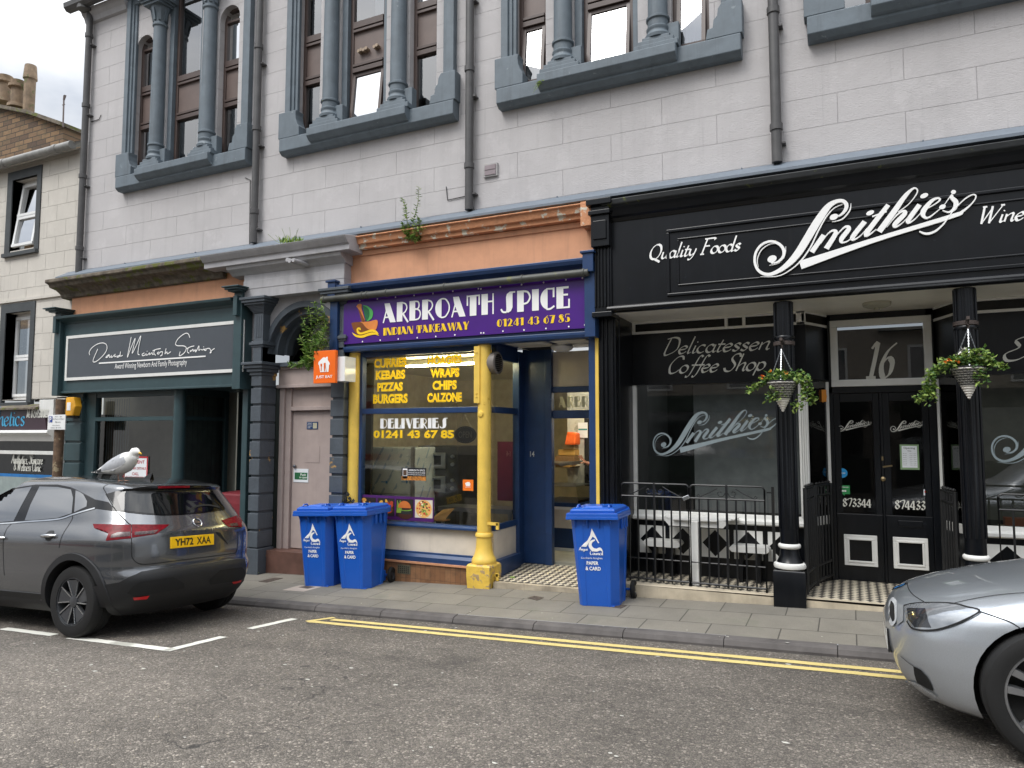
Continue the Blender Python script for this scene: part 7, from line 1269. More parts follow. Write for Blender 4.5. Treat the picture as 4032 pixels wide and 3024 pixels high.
# ================================================================== cars
class Car:
    """body as stacked plan outlines: each height has a rear x, front x and half width; ends rounded as superellipses"""
    def __init__(s, o, fwd, xc, rear, front, half, er, ef, top=None):
        if top:
            q = lambda T: [((top[0]+(z-top[0])*top[1]) if z > top[0] else z, k) for z, k in T]; rear, front, half = q(rear), q(front), q(half)
        s.xc, s.R, s.Fr, s.B, s.er, s.ef = xc, rear, front, half, er, ef; f = Vector(fwd).normalized(); l = Vector((0, 0, 1)).cross(f).normalized(); l = (l+Vector((0, 0, .05*(1 if l.y < 0 else -1)))).normalized(); l = (l-f*l.dot(f)).normalized(); u = f.cross(l)
        s.M = Matrix(((f.x, l.x, u.x, o[0]), (f.y, l.y, u.y, o[1]), (f.z, l.z, u.z, o[2]), (0, 0, 0, 1))); s.I = s.M.inverted(); s.z0, s.z1 = rear[0][0], rear[-1][0]
    def f(s, p):
        z = min(max(p.z, s.z0), s.z1); b = smooth_tab(s.B, z)
        if p.x < s.xc: a, (n, m) = s.xc-smooth_tab(s.R, z), s.er
        else: a, (n, m) = smooth_tab(s.Fr, z)-s.xc, s.ef
        return (abs(p.x-s.xc)/a)**n+(abs(p.y)/b)**m-1+(max(0, p.z-s.z1)+max(0, s.z0-p.z))*40
    def hit(s, u, v, off=0.):
        o = s.I @ CAMP; d = (s.I.to_3x3() @ ray(u, v)).normalized(); t = 1.; prev = None; best = (9e9, t)
        while t < 14:
            p = o+d*t; val = s.f(p) if abs(p.y) < 1.3 and -1.2 < p.x-s.xc+0 < 6 or abs(p.x-s.xc) < 3.2 else 9.
            if val < best[0]: best = (val, t)
            if val < 0: break
            t += .04
        if t < 14:
            lo, hi = t-.04, t
            for _ in range(22):
                m = (lo+hi)/2
                if s.f(o+d*m) < 0: hi = m
                else: lo = m
            p = o+d*hi
        else: p = o+d*best[1]
        return p+s.normal(p)*off
    def normal(s, p):
        e = .004; g = Vector([s.f(p+Vector(k)*e)-s.f(p-Vector(k)*e) for k in ((1, 0, 0), (0, 1, 0), (0, 0, 1))]); return g.normalized()
    def quarter(s, b, a, n, m, k=15):
        o = []; tq = (1-.86**m)**(1/n)
        for i in range(k): t = tq*math.sin(math.pi/2*i/k)**.8; o.append((a*t, b*(1-t**n)**(1/m)))
        for i in range(k+1): y = .86*(1-i/k); o.append((a*(1-y**m)**(1/n), b*y))
        return o
    def body(s, zs, mat, parent, cuts, skirt=0):
        rings = []
        for z in zs:
            b = smooth_tab(s.B, z); r_ = s.quarter(b, s.xc-smooth_tab(s.R, z), *s.er); f_ = s.quarter(b, smooth_tab(s.Fr, z)-s.xc, *s.ef); pts = [(s.xc+x, y) for x, y in f_]+[(s.xc+x, -y) for x, y in f_[-2::-1]]
            pts += [(s.xc-x, -y) for x, y in r_[1:]]+[(s.xc-x, y) for x, y in r_[-2:0:-1]]; rings.append([(x, y, z) for x, y in pts])
        n = len(rings[0]); mb = MB(); mb.add([p for q in rings for p in q], [(j*n+i, j*n+(i+1) % n, (j+1)*n+(i+1) % n, (j+1)*n+i) for j in range(len(rings)-1) for i in range(n)]+[tuple(range(n-1, -1, -1)), tuple(range((len(rings)-1)*n, len(rings)*n))])
        o = mb.build('body', [mat, M['rubber']], parent, smooth='all')
        for (x, z, r, y0, y1) in cuts:
            c = MB(); c.lathe([(r, min(y0, y1)), (r, max(y0, y1))], (x, 0, z), 40, 'y', m=1); k = c.build('cutter', [mat, M['rubber']]); k.matrix_world = s.M
            md = o.modifiers.new('arch', 'BOOLEAN'); md.object = k; md.operation = 'DIFFERENCE'; md.solver = 'EXACT'
            bpy.context.view_layer.update(); me = bpy.data.meshes.new_from_object(o.evaluated_get(bpy.context.evaluated_depsgraph_get())); o.modifiers.clear(); old = o.data; o.data = me; bpy.data.meshes.remove(old); bpy.data.objects.remove(k)
        if skirt:
            o.data.materials.append(M['clad'])
            for q in o.data.polygons:
                if q.material_index == 0 and q.center.z < skirt: q.material_index = 2
        o.data.polygons.foreach_set('use_smooth', [True]*len(o.data.polygons)); o.data.set_sharp_from_angle(angle=R(42)); return o
    def decal(s, pts, off, size=14., curve=0):
        """patch outlined in the photograph, subdivided and laid on the body"""
        P = catmull([*pts, pts[0]], curve)[:-1] if curve else pts
        b = bmesh.new(); b.faces.new([b.verts.new((u, v, 0)) for u, v in P]); bmesh.ops.triangulate(b, faces=b.faces)
        for _ in range(5):
            e = [k for k in b.edges if k.calc_length() > size]
            if not e: break
            bmesh.ops.subdivide_edges(b, edges=e, cuts=1); bmesh.ops.triangulate(b, faces=[f for f in b.faces if len(f.verts) > 3])
        b.verts.index_update(); vs = [s.hit(v.co.x, v.co.y, off) for v in b.verts]; fs = [tuple(v.index for v in f.verts) for f in b.faces]; b.free(); return vs, fs
    def patch(s, nm, mat, parent, polys, off=.004, size=14., curve=0):
        mb = MB()
        for p in polys: mb.add(*s.decal(p, off, size, curve))
        return mb.build(nm, mat, parent, smooth='all')
    def seam(s, nm, mat, parent, lines, w=.006, off=.0025, mb=None, k=8):
        g = mb or MB()
        for L in lines:
            P = [s.hit(a, b) for a, b in catmull(L, k)]
            P = [q for i, q in enumerate(P) if i == 0 or (q-P[i-1]).length > 1e-4]
            vs = []
            for i, q in enumerate(P):
                d = (P[min(i+1, len(P)-1)]-P[max(i-1, 0)]).normalized(); nn = s.normal(q); c = d.cross(nn).normalized()*w/2; vs += [q+nn*off+c, q+nn*off-c]
            g.add(vs, [(2*i, 2*i+1, 2*i+3, 2*i+2) for i in range(len(P)-1)])
        return g.build(nm, mat, parent) if not mb else None
def zlist(a, b, n, extra=()): return sorted({round(a+(b-a)*i/n, 4) for i in range(n+1)} | set(extra))
M['gap'] = pm('panel gap', '#08080a', .8); M['rear_glass'] = pm('dark rear glass', '#0a0c0d', .04, var=0, spec=.45); M['car_glass'] = pm('dark car glass', '#0c1012', .02, var=0, spec=1., coat=1.); M['car_glass'].node_tree.nodes['Principled BSDF'].inputs['Coat IOR'].default_value = 3.0; M['piano'] = pm('gloss black trim', '#08080a', .1, var=0, spec=.35)
M['clad'] = pm('dark plastic cladding', '#17181a', .55, var=.08, bump=.1, bs=300, bd=.001); M['tail'] = pm('red lamp lens', '#6a0c17', .25, var=.25, vs=30, spec=.15); M['clear'] = pm('clear lamp lens', '#4a3434', .2, .0, var=.5, vs=60); M['reflector'] = pm('red reflector', '#c2161c', .3)
M['rim_d'] = pm('dark alloy', '#56585b', .35, .6); M['rim_l'] = pm('bright alloy edge', '#b5b8ba', .25, .9); M['plate_y'] = pm('yellow number plate', '#f0bd12', .35, var=.02); M['plate_w'] = pm('white number plate', '#e4e4e0', .35)
def carpaint(nm, c, metal=.75, r=.22):
    k = NT(nm); c = srgb(c); f = k.ramp(k.noise(900, 1), [(.35, tuple(x*.82 for x in c)), (.65, tuple(min(1, x*1.15) for x in c))]); k.col(f); k.set(Roughness=r, Metallic=metal, Coat_Weight=1.); k.b.inputs['Coat Roughness'].default_value = .03; return k.m
def wheel(car, parent, x, y, r, w, rr, style, nm='wheel'):
    sg = 1 if y > 0 else -1; o = bpy.data.objects.new(nm, None); COL.objects.link(o); o.parent = parent; yo = y
    pr = [(rr, -.5*w), (rr+.012, -.5*w), (r*.86, -.53*w), (r*.96, -.48*w), (r, -.36*w), (r, -.2*w), (r-.006, -.19*w), (r-.006, -.17*w), (r, -.16*w), (r, .0), (r-.006, .01*w), (r-.006, .03*w), (r, .04*w), (r, .2*w), (r, .36*w), (r*.96, .48*w), (r*.86, .53*w), (rr+.012, .5*w), (rr, .5*w)]
    m = MB(); m.lathe(pr, (x, y-sg*w/2, r), 48, 'y', cap=False); m.build('tyre', M['rubber'], o, smooth=True)
    m = MB(); ys = y-sg*.002; lip = [(rr+.004, 0), (rr+.004, -sg*.006), (rr-.012, -sg*.004), (rr-.018, -sg*.03), (rr-.02, -sg*w*.8)]; m.lathe(lip, (x, ys, r), 48, 'y', m=1 if style == 's' else 0, cap=False)
    m.lathe([(rr-.02, -sg*w*.45), (0, -sg*w*.45)], (x, ys, r), 32, 'y', m=2, cap=False); m.lathe([(.0, -sg*.05), (.062, -sg*.05), (.055, -sg*.018), (.03, -sg*.012), (0, -sg*.010)], (x, ys, r), 20, 'y', m=0)
    P = lambda rad, a, d: (x+rad*math.cos(a), ys-sg*d, r+rad*math.sin(a)); N = 5
    for i in range(N):
        a = 2*math.pi*i/N+.35
        if style == 'd':                                          # broad dark blades with bright machined edges
            q = [P(.05, a-.5, .03), P(rr-.016, a-.42, .012), P(rr-.016, a+.20, .012), P(.05, a+.5, .03)]; b_ = [(p[0], p[1]-sg*.03, p[2]) for p in q]; m.add(q+b_, [(0, 1, 2, 3), (0, 4, 5, 1), (3, 2, 6, 7), (1, 5, 6, 2)], 0)
            for t0, t1 in ((-.46, -.42), (.20, .42)): m.obox(P(.06, a+t1, .022), P(rr-.02, a+t0*.5+t1*.5, .008), .007, .012, 1)
        else:
            for e in (-.20, .20): m.add([P(.05, a+e*2.0-.22, .035), P(.05, a+e*2.0+.22, .035), P(rr-.014, a+e+.075, .008), P(rr-.014, a+e-.075, .008), P(.05, a+e*2.-.26, .075), P(.05, a+e*2.+.26, .075), P(rr-.014, a+e+.10, .05), P(rr-.014, a+e-.10, .05)], [(0, 1, 2, 3), (0, 3, 7, 4), (1, 5, 6, 2)], 1)
    m.build('rim', [M['rim_d'], pm('grey alloy', '#a3a5a8', .3, .85) if style == 's' else M['rim_l'], M['dark']], o, smooth=True)
    return o
# ------------------------------------------------------------------ grey SUV
SX, SY_ = -6.95, -2.53; sz = (zroad(SX, -3.4)+zroad(SX, -1.85))/2
suv = Car((SX, SY_, sz), (-1, 0, -.038), 1.2,
 [(.21, -.60), (.30, -.70), (.42, -.77), (.56, -.80), (.62, -.785), (.66, -.755), (.75, -.765), (.92, -.755), (1.00, -.745), (1.05, -.71), (1.12, -.665), (1.30, -.55), (1.39, -.49), (1.44, -.46), (1.47, -.49), (1.49, -.485), (1.51, -.38), (1.54, -.18), (1.57, .08), (1.60, .42), (1.622, .78), (1.638, 1.1)],
 [(.21, 3.3), (.3, 3.5), (.5, 3.62), (.7, 3.58), (.85, 3.48), (.95, 3.15), (1.02, 2.7), (1.08, 2.35), (1.3, 1.98), (1.5, 1.6), (1.56, 1.5), (1.6, 1.42), (1.638, 1.3)],
 [(.21, .80), (.3, .87), (.42, .90), (.60, .918), (.80, .918), (.90, .925), (.96, .912), (1.04, .872), (1.10, .838), (1.2, .80), (1.35, .735), (1.46, .685), (1.52, .66), (1.55, .64), (1.58, .59), (1.60, .53), (1.62, .42), (1.632, .25), (1.638, .08)], (9, 3.2), (6, 2.8), (1.08, .925))
sv = thing('grey_suv', 'dark grey family SUV parked facing left with a gull on its roof', 'car', (SX, SY_, sz), world=False); sv.matrix_world = suv.M; sv.matrix_basis = suv.M
WR = .345
suv.body(zlist(.21, 1.47, 44)+[1.08+(z-1.08)*.925 for z in (1.52, 1.53, 1.54, 1.55, 1.56, 1.57, 1.58, 1.59, 1.60, 1.61, 1.62, 1.627, 1.632, 1.636, 1.638)], carpaint('gunmetal car paint', '#66686b'), sv, [(0, WR, .405, .62, 1.2), (0, WR, .405, -1.2, -.62), (2.665, WR, .405, .62, 1.2), (2.665, WR, .405, -1.2, -.62)], .34)
a_ = lambda a, b: (a*560/2212, 1820+b*560/2212); b_ = lambda a, b: (400+a*600/2212, 1850+b*600/2212); c_ = lambda a, b: (a*600/2212, 2150+b*600/2212); e_ = lambda a, b: (500+a*500/2212, 2150+b*500/2212)
mp_ = lambda f, L: [f(*p) for p in L]
suv.patch('window_surround', M['piano'], sv, [mp_(a_, [(-700, 960), (-500, 800), (0, 510), (200, 405), (560, 348), (900, 348), (1100, 388), (1170, 418), (1290, 480), (1480, 580), (1690, 622), (1800, 745), (1800, 765), (1480, 722), (1130, 808), (900, 880), (400, 922), (0, 950)])], .0025)
for L in ([(-640, 945), (-480, 820), (0, 545), (230, 425), (500, 380), (330, 690), (215, 918), (0, 932)], [(620, 380), (900, 388), (1110, 428), (1142, 560), (1120, 795), (900, 868), (520, 902), (390, 905), (480, 660)], [(1182, 440), (1240, 462), (1300, 500), (1360, 610), (1350, 690), (1160, 778)]): suv.patch('side_window', M['car_glass'], sv, [mp_(a_, L)], .0045)
suv.seam('chrome_strip', M['chrome'], sv, [mp_(a_, [(-700, 975), (0, 958), (400, 928), (900, 888), (1130, 818), (1300, 765), (1480, 716)])], .016, .006)
suv.seam('panel_gap', M['gap'], sv, [mp_(a_, [(1172, 425), (1150, 600), (1130, 810), (1115, 900), (990, 1100), (940, 1220), (920, 1330)]), mp_(a_, [(575, 348), (470, 540), (280, 800), (215, 920), (100, 1050), (50, 1250), (60, 1659), (70, 1760)]), mp_(a_, [(1680, 345), (1610, 390), (1650, 480), (1730, 640), (1815, 765), (1990, 940), (2045, 985), (2050, 1100)]), mp_(b_, [(435, 990), (433, 1200), (455, 1290), (520, 1350), (600, 1372), (720, 1365), (1200, 1305), (1860, 1220), (1950, 1195), (1970, 1100), (1980, 900)]), mp_(b_, [(60, 350), (215, 595), (390, 780)])], .007)
suv.patch('tail_light', M['tail'], sv, [mp_(a_, [(1450, 962), (1700, 968), (2040, 975), (2042, 1182), (1648, 1222), (1690, 1110), (1765, 1032), (1470, 1028)]), mp_(b_, [(440, 795), (700, 797), (985, 797), (900, 860), (795, 932), (640, 955), (440, 985)])], .006)
suv.patch('lamp_lens', M['clear'], sv, [mp_(a_, [(1740, 1130), (1830, 1095), (2030, 1085), (2030, 1150), (1720, 1178)]), mp_(b_, [(480, 905), (700, 890), (830, 870), (760, 925), (480, 950)])], .0075)
suv.patch('tail_light', M['tail'], sv, [mp_(b_, [(1738, 735), (1850, 700), (1955, 665), (2000, 672), (2030, 740), (2030, 828), (1845, 832), (1790, 790)])], .006); suv.patch('lamp_lens', M['clear'], sv, [mp_(b_, [(1850, 790), (1960, 770), (1980, 815), (1870, 820)])], .0075)
suv.patch('rear_window', M['piano'], sv, [mp_(b_, [(75, 350), (190, 318), (330, 285), (560, 255), (800, 232), (1200, 226), (1580, 234), (1625, 335), (1785, 555), (1780, 582), (1500, 625), (1150, 655), (900, 665), (600, 645), (280, 608), (215, 590)])], .004)
suv.patch('rear_glass', M['rear_glass'], sv, [mp_(b_, [(225, 400), (300, 320), (560, 285), (800, 268), (1200, 262), (1545, 265), (1600, 350), (1745, 550), (1500, 608), (1150, 640), (900, 648), (600, 628), (290, 590)])], .006)
suv.patch('brake_light', M['tail'], sv, [mp_(b_, [(810, 242), (1280, 234), (1270, 258), (815, 268)])], .0065)
suv.seam('rear_wiper', M['rubber'], sv, [mp_(b_, [(1270, 600), (1300, 570), (1400, 530), (1550, 520), (1700, 550)])], .022, .012)
suv.patch('rear_bumper', M['clad'], sv, [mp_(c_, [(1330, 592), (1500, 565), (1720, 532), (1900, 440), (2060, 380), (2212, 350), (2500, 310), (2500, 700), (2212, 790), (1880, 850), (1640, 890), (1420, 880), (1340, 800)]), mp_(e_, [(0, 572), (100, 520), (250, 452), (900, 372), (1500, 295), (1900, 240), (2040, 225), (2062, 330), (2058, 480), (2020, 600), (1970, 665), (1800, 715), (1400, 800), (1000, 880), (500, 945), (250, 975), (0, 992)])], .010)
for L in ([(10, 810), (110, 690), (230, 620), (500, 580), (780, 540), (850, 565), (980, 645), (980, 730), (500, 810), (100, 855)], [(1430, 570), (1600, 422), (1800, 392), (1985, 368), (2030, 420), (2045, 490), (2000, 560), (1900, 600), (1430, 665)]): suv.patch('bumper_insert', M['rubber'], sv, [mp_(e_, L)], .016)
for L in ([(105, 882), (250, 868), (385, 848), (340, 905), (220, 918), (125, 925)], [(1808, 615), (1900, 600), (1970, 582), (1955, 615), (1880, 638), (1830, 645)]): suv.patch('rear_reflector', M['reflector'], sv, [mp_(e_, L)], .02)
suv.patch('recess_shade', M['gap'], sv, [mp_(b_, [(1645, 900), (1720, 915), (1838, 1085), (1740, 1000)])], .003)  # flat black triangle painted as the shaded side of the plate recess
mb = MB(); k = 30                                                 # wheel arch and sill cladding, slightly proud of the paint
def yside(x, z):
    b = smooth_tab(suv.B, z); t = (suv.xc-x)/(suv.xc-smooth_tab(suv.R, z)) if x < suv.xc else (x-suv.xc)/(smooth_tab(suv.Fr, z)-suv.xc); n, m = suv.er if x < suv.xc else suv.ef; return b*max(0, 1-abs(t)**n)**(1/m)
for wx in (0, 2.665):
    A = [math.pi*(-.10+1.20*i/k) for i in range(k+1)]; vs = []
    for a in A:
        for rr_, off in ((.475, .004), (.470, .020), (.405, .022), (.400, -.06)):
            x, z = wx+rr_*math.cos(a), WR+rr_*math.sin(a); z = max(z, .21); vs.append((x, yside(x, z)+off, z))
    mb.add(vs, [(4*i+j, 4*i+4+j, 4*i+5+j, 4*i+1+j) for i in range(k) for j in range(3)])
xs = [.42+i*(2.665-.84)/20 for i in range(21)]; vs = []
for x in xs:
    for z, off in ((.40, .003), (.395, .014), (.23, .016), (.21, 0)): vs.append((x, yside(x, z)+off, z))
mb.add(vs, [(4*i+j, 4*i+4+j, 4*i+5+j, 4*i+1+j) for i in range(20) for j in range(3)]); mb.build('arch_cladding', M['clad'], sv, smooth=True)
for u, v in ((770, 1140), (-10, 1178)):
    p = suv.hit(*a_(u, v)); m = MB(); m.tube([p+Vector((.115, .004, -.012)), p+Vector((.06, .036, -.002)), p+Vector((-.06, .038, .003)), p+Vector((-.11, .006, .004))], [.010, .018, .018, .011], 10); m.build('door_handle', M['chrome'], sv, smooth=True)
suv.patch('handle_cup', M['clad'], sv, [mp_(a_, [(715, 1110), (770, 1068), (835, 1065), (838, 1110), (790, 1215), (745, 1228), (705, 1195)])], .002, curve=3)
# number plate, emblem and model letters
P4 = [suv.hit(*b_(*p), .012) for p in ((989, 980), (1614, 930), (1614, 1085), (997, 1145))]; o0 = P4[3]; ex = ((P4[2]-P4[3])+(P4[1]-P4[0]))/2; ez = ((P4[0]-P4[3])+(P4[1]-P4[2]))/2; ez = (ez-ex*ez.dot(ex)/ex.dot(ex)); nn = ex.cross(ez).normalized()
FRp = lambda d: (lambda x, z: o0+ex*x+ez*z+nn*d)
m = MB(); m.add([FRp(d)(x, z) for d in (-.03, .004) for x, z in ((0, 0), (1, 0), (1, 1), (0, 1))], [(4, 5, 6, 7), (0, 1, 5, 4), (1, 2, 6, 5), (2, 3, 7, 6), (3, 0, 4, 7)]); npl = m.build('number_plate', M['plate_y'], sv, bevel=.003)
m = MB(); text(m, 'YH72', .085, .50, .17, .83, 0, off=.03, fr=FRp(.0055)); text(m, 'XAA', .58, .915, .17, .83, 0, off=.02, fr=FRp(.0055)); m.build('plate_characters', pm('plate black', '#141414', .4), npl)
def surf_frame(car, f, cu, cv, off, su):
    c = car.hit(*f(cu, cv), off); ax = car.hit(*f(cu+su, cv), off)-car.hit(*f(cu-su, cv), off); sc = 2*su/ax.length; nr = car.normal(c); ax = (ax-nr*ax.dot(nr)).normalized(); az = nr.cross(ax); az = az if az.z > 0 else -az; return lambda x, z, d=0.: c+ax*(x/sc)+az*(z/sc)+nr*d
fr = surf_frame(suv, b_, 1385, 768, .008, 60); m = MB()
ring = [(58*math.cos(2*math.pi*i/28), 58*math.sin(2*math.pi*i/28)) for i in range(29)]
m.tube([fr(x, z) for x, z in ring], .006, 6, cap=False); m.add([fr(-68, -9, .004), fr(68, -9, .004), fr(68, 9, .004), fr(-68, 9, .004)], [(0, 1, 2, 3)]); eb = m.build('emblem', M['chrome'], sv); m = MB(); text(m, 'NISSAN', -60, 60, -6, 6, 0, off=.01, fr=lambda x, z: fr(x, z, .0055)); m.build('emblem_letters', M['gap'], eb)
m = MB()
for i, ch in enumerate('QASHQAI'):
    fr2 = surf_frame(suv, b_, 1130+i*79, 905-i*7.2, .004, 20); text(m, ch, -16 if ch != 'I' else -3, 16 if ch != 'I' else 3, -14, 16, 0, off=.0, fr=lambda x, z: fr2(x, z, .002))
m.build('model_letters', M['chrome'], sv)
p = suv.hit(582, 1886); m = MB(); m.add([p+Vector(q) for q in ((.10, 0, .0), (-.07, .028, -.01), (-.07, -.028, -.01), (-.07, .004, .062), (-.02, .004, .058), (-.07, -.004, .062), (-.02, -.004, .058))], [(0, 1, 3, 4), (0, 6, 5, 2), (0, 4, 6), (3, 5, 6, 4), (1, 2, 5, 3), (0, 2, 1)]); m.build('roof_aerial', M['piano'], sv, smooth=True)
for (x, y) in ((0, .905), (0, -.905), (2.665, .905), (2.665, -.905)): wheel(suv, sv, x, y, WR, .225, .235, 'd')
m = MB(); m.box(-.4, 3.2, -.7, .7, .22, .3); m.tube([(-.3, -.66, WR), (-.3, .66, WR)], .03, 8); m.box(-.55, -.35, .25, .5, .2, .27); m.build('underbody', M['dark'], sv)
# ------------------------------------------------------------------ silver car
BX, BY = .95, -2.62; bz = (zroad(BX, -3.5)+zroad(BX, -1.75))/2
bm = Car((BX, BY, bz), (-1, 0, -.038), -1.6,
 [(.17, -3.7), (.5, -3.9), (.9, -3.8), (1.0, -3.7), (1.08, -3.4), (1.2, -3.2), (1.42, -2.9), (1.5, -2.6)],
 [(.17, .60), (.20, .655), (.26, .70), (.34, .735), (.44, .76), (.56, .765), (.62, .745), (.68, .715), (.72, .675), (.76, .60), (.80, .48), (.84, .32), (.88, .13), (.92, -.09), (.96, -.34), (1.0, -.60), (1.03, -.80), (1.06, -.90), (1.2, -1.1), (1.42, -1.42), (1.5, -1.55)],
 [(.17, .85), (.22, .88), (.34, .90), (.5, .91), (.66, .912), (.76, .905), (.82, .888), (.87, .85), (.91, .80), (.95, .75), (1.0, .72), (1.05, .70), (1.2, .67), (1.42, .58), (1.5, .5)], (8, 3), (7, 2.6))
bv = thing('silver_car', 'silver car nosing in from the right edge with its front wheel cut off', 'car', (BX, BY, bz), world=False); bv.matrix_world = bm.M; bv.matrix_basis = bm.M
BR = .345
bm.body(zlist(.17, .74, 24)+zlist(.75, 1.08, 40)+zlist(1.1, 1.5, 8), carpaint('silver blue car paint', '#bcc2c8', .7, .32), bv, [(0, BR, .376, .60, 1.2), (0, BR, .376, -1.2, -.6), (-2.92, BR, .392, .6, 1.2), (-2.92, BR, .392, -1.2, -.6)])
g_ = lambda a, b: (3450+a*582/2194, 2150+b*582/2194); h_ = lambda a, b: (3450+a*582/1843, 2500+b*582/1843)
bm.patch('headlight', pm('headlight lens', '#a3a7ab', .05, .6, var=.2, vs=6, coat=1.), bv, [mp_(g_, [(420, 895), (560, 865), (760, 855), (1130, 865), (1350, 915), (1535, 975), (1300, 1105), (1000, 1215), (780, 1250), (560, 1225), (470, 1110)])], .006)
bm.patch('headlight_inner', pm('headlight bowl', '#3a3c40', .1, .4, coat=1.), bv, [mp_(g_, [(470, 930), (740, 935), (790, 1130), (830, 1215), (580, 1205), (490, 1090)])], .0075); bm.seam('headlight_edge', M['gap'], bv, [mp_(g_, [(420, 893), (560, 862), (760, 852), (1130, 862), (1350, 912), (1540, 975), (1300, 1112), (1000, 1222), (780, 1256), (560, 1230), (470, 1115)])], .010, .008)
bm.seam('panel_gap', M['gap'], bv, [mp_(g_, [(462, 545), (485, 640), (560, 735), (740, 850)]), mp_(g_, [(1130, 858), (1400, 795), (1800, 730), (2194, 697), (2500, 690)]), mp_(g_, [(1545, 975), (1800, 1060), (2000, 1135), (2165, 1240)])], .006)
bm.patch('grille', M['rubber'], bv, [mp_(g_, [(212, 900), (240, 800), (285, 835), (298, 960), (298, 1095), (255, 1140), (215, 1010)])], .006); bm.seam('grille_surround', pm('pale silver grille paint', '#d5d8da', .25, .3), bv, [mp_(g_, [(212, 900), (240, 795), (300, 850), (310, 960), (308, 1100), (260, 1160), (222, 1100)])], .026, .009)  # surround in pale paint, the bright reflection of chrome put into its colour
bm.patch('grille_side', pm('chrome grille flank', '#a9adb0', .4, .5), bv, [mp_(g_, [(318, 850), (415, 890), (415, 1110), (330, 1180), (312, 1100)])], .006)
bm.patch('fog_intake', M['rubber'], bv, [mp_(h_, [(470, 388), (560, 432), (645, 525), (690, 610), (722, 700), (640, 665), (515, 592), (482, 490)])], .004); bm.seam('intake_lip', carpaint('silver lip paint', '#c2c9d0', .6, .25), bv, [mp_(h_, [(300, 552), (420, 580), (520, 610), (640, 690), (760, 768)])], .018, .008); bm.seam('intake_crease', M['gap'], bv, [mp_(h_, [(310, 265), (400, 340), (470, 388)])], .004, .003)
p0 = bm.hit(*g_(205, 1360)); m = MB(); m.box(.754, .760, -.26, .26, .40, .52); m.build('number_plate', M['plate_w'], bv, bevel=.004); m = MB(); m.box(.70, .758, -.28, .28, .39, .53); m.build('plate_backing', M['gap'], bv)
fr = surf_frame(bm, g_, 350, 605, .005, 30); m = MB(); m.lathe([(.04, 0)], (0, 0, 0)) if 0 else None; m.poly([fr(34*math.cos(2*math.pi*i/20), 34*math.sin(2*math.pi*i/20)) for i in range(20)]); rd = m.build('bonnet_emblem', M['chrome'], bv); m = MB(); m.poly([fr(0, 0, .001), fr(24, 0, .001), fr(17, 17, .001), fr(0, 24, .001)]); m.poly([fr(0, 0, .001), fr(-24, 0, .001), fr(-17, -17, .001), fr(0, -24, .001)]); m.build('emblem_quarters', M['blue_print'], rd)
for (x, y) in ((0, .90), (0, -.9), (-2.92, .9), (-2.92, -.9)): wheel(bm, bv, x, y, BR, .225, .255, 's')
m = MB(); m.box(-3.3, .3, -.7, .7, .2, .28); m.lathe([(.0, .0), (.15, .0), (.15, .02), (0, .02)], (0, .78, BR), 20, 'y'); m.build('underbody', M['dark'], bv)
bm.patch('windscreen', M['car_glass'], bv, [[(4200, 2140), (4400, 2060), (4700, 2040), (4700, 2140)]], .004) if 0 else None
# ================================================================== herring gull on the roof
ft = suv.M @ suv.hit(478, 1893); GYY = ft.y; gp = lambda u, v: at(u, v, GYY); kpx = (gp(500, 1830)-gp(400, 1830)).length/100
secs = [(366, 1860, 1.5), (378, 1859, 4), (392, 1856, 7), (410, 1850, 11.5), (432, 1842, 17.5), (456, 1835, 23), (480, 1828, 26.5), (500, 1818, 26), (515, 1807, 21), (524, 1797, 16), (528, 1788, 14), (531, 1782, 13.5), (537, 1780, 11.5), (543, 1781, 7.5), (547, 1783, 4), (548.5, 1784, 2.5)]
m = MB(); seg = 16; vs = []
for i, (u, v, r) in enumerate(secs):
    c = gp(u, v); a, b = secs[max(i-1, 0)], secs[min(i+1, len(secs)-1)]; d = (gp(b[0], b[1])-gp(a[0], a[1])).normalized(); up = Vector((0, 1, 0)).cross(d); up = up if up.z > 0 else -up; wr = .78 if 2 < i < 8 else .85
    for j in range(seg): t = 2*math.pi*j/seg; vs.append(c+up*(r*kpx*math.sin(t))+Vector((0, 1, 0))*(r*kpx*wr*math.cos(t)))
fs, ms = [], []
for i in range(len(secs)-1):
    for j in range(seg):
        fs.append((i*seg+j, i*seg+(j+1) % seg, (i+1)*seg+(j+1) % seg, (i+1)*seg+j)); s_ = math.sin(2*math.pi*(j+.5)/seg); k = 0
        if 3 <= i <= 6 and -.55 < s_ < .93: k = 1
        if i == 7 and -.35 < s_ < .5: k = 1
        if i < 2 and s_ > -.6: k = 2
        if i == 2 and -.5 < s_ < .3: k = 2
        ms.append(k)
m.add(vs, fs+[tuple(range(seg)), tuple(range((len(secs)-1)*seg, len(secs)*seg))]); m.m[-len(fs)-2:-2] = ms
m.tube([gp(546, 1783), gp(552, 1783.5), gp(556, 1786), gp(557.5, 1790)], [.018*.62, .0095, .007, .002], 8, 3)
for u in (466, 490):
    m.tube([gp(u, 1856), gp(u-1, 1873), gp(u, 1890)], [.006, .0045, .004], 6, 4); q = gp(u, 1892)
    for dy in (-.018, .0, .018): m.tube([q, q+Vector((.05, dy, .0))], .0035, 5, 4)
    m.add([q+Vector((0, 0, .001)), q+Vector((.048, -.018, .001)), q+Vector((.05, 0, .001)), q+Vector((.048, .018, .001))], [(0, 1, 2, 3)], 4)
gl = thing('gull', 'white and grey herring gull standing on the grey SUV roof', 'gull', (ft.x, ft.y, ft.z)); gw = pm('white feathers', '#dcdcd8', .8, var=.04, vs=30); gg = pm('grey feathers', '#a3a5a9', .75, var=.08, vs=30); gk = pm('black feathers', '#15161a', .7)
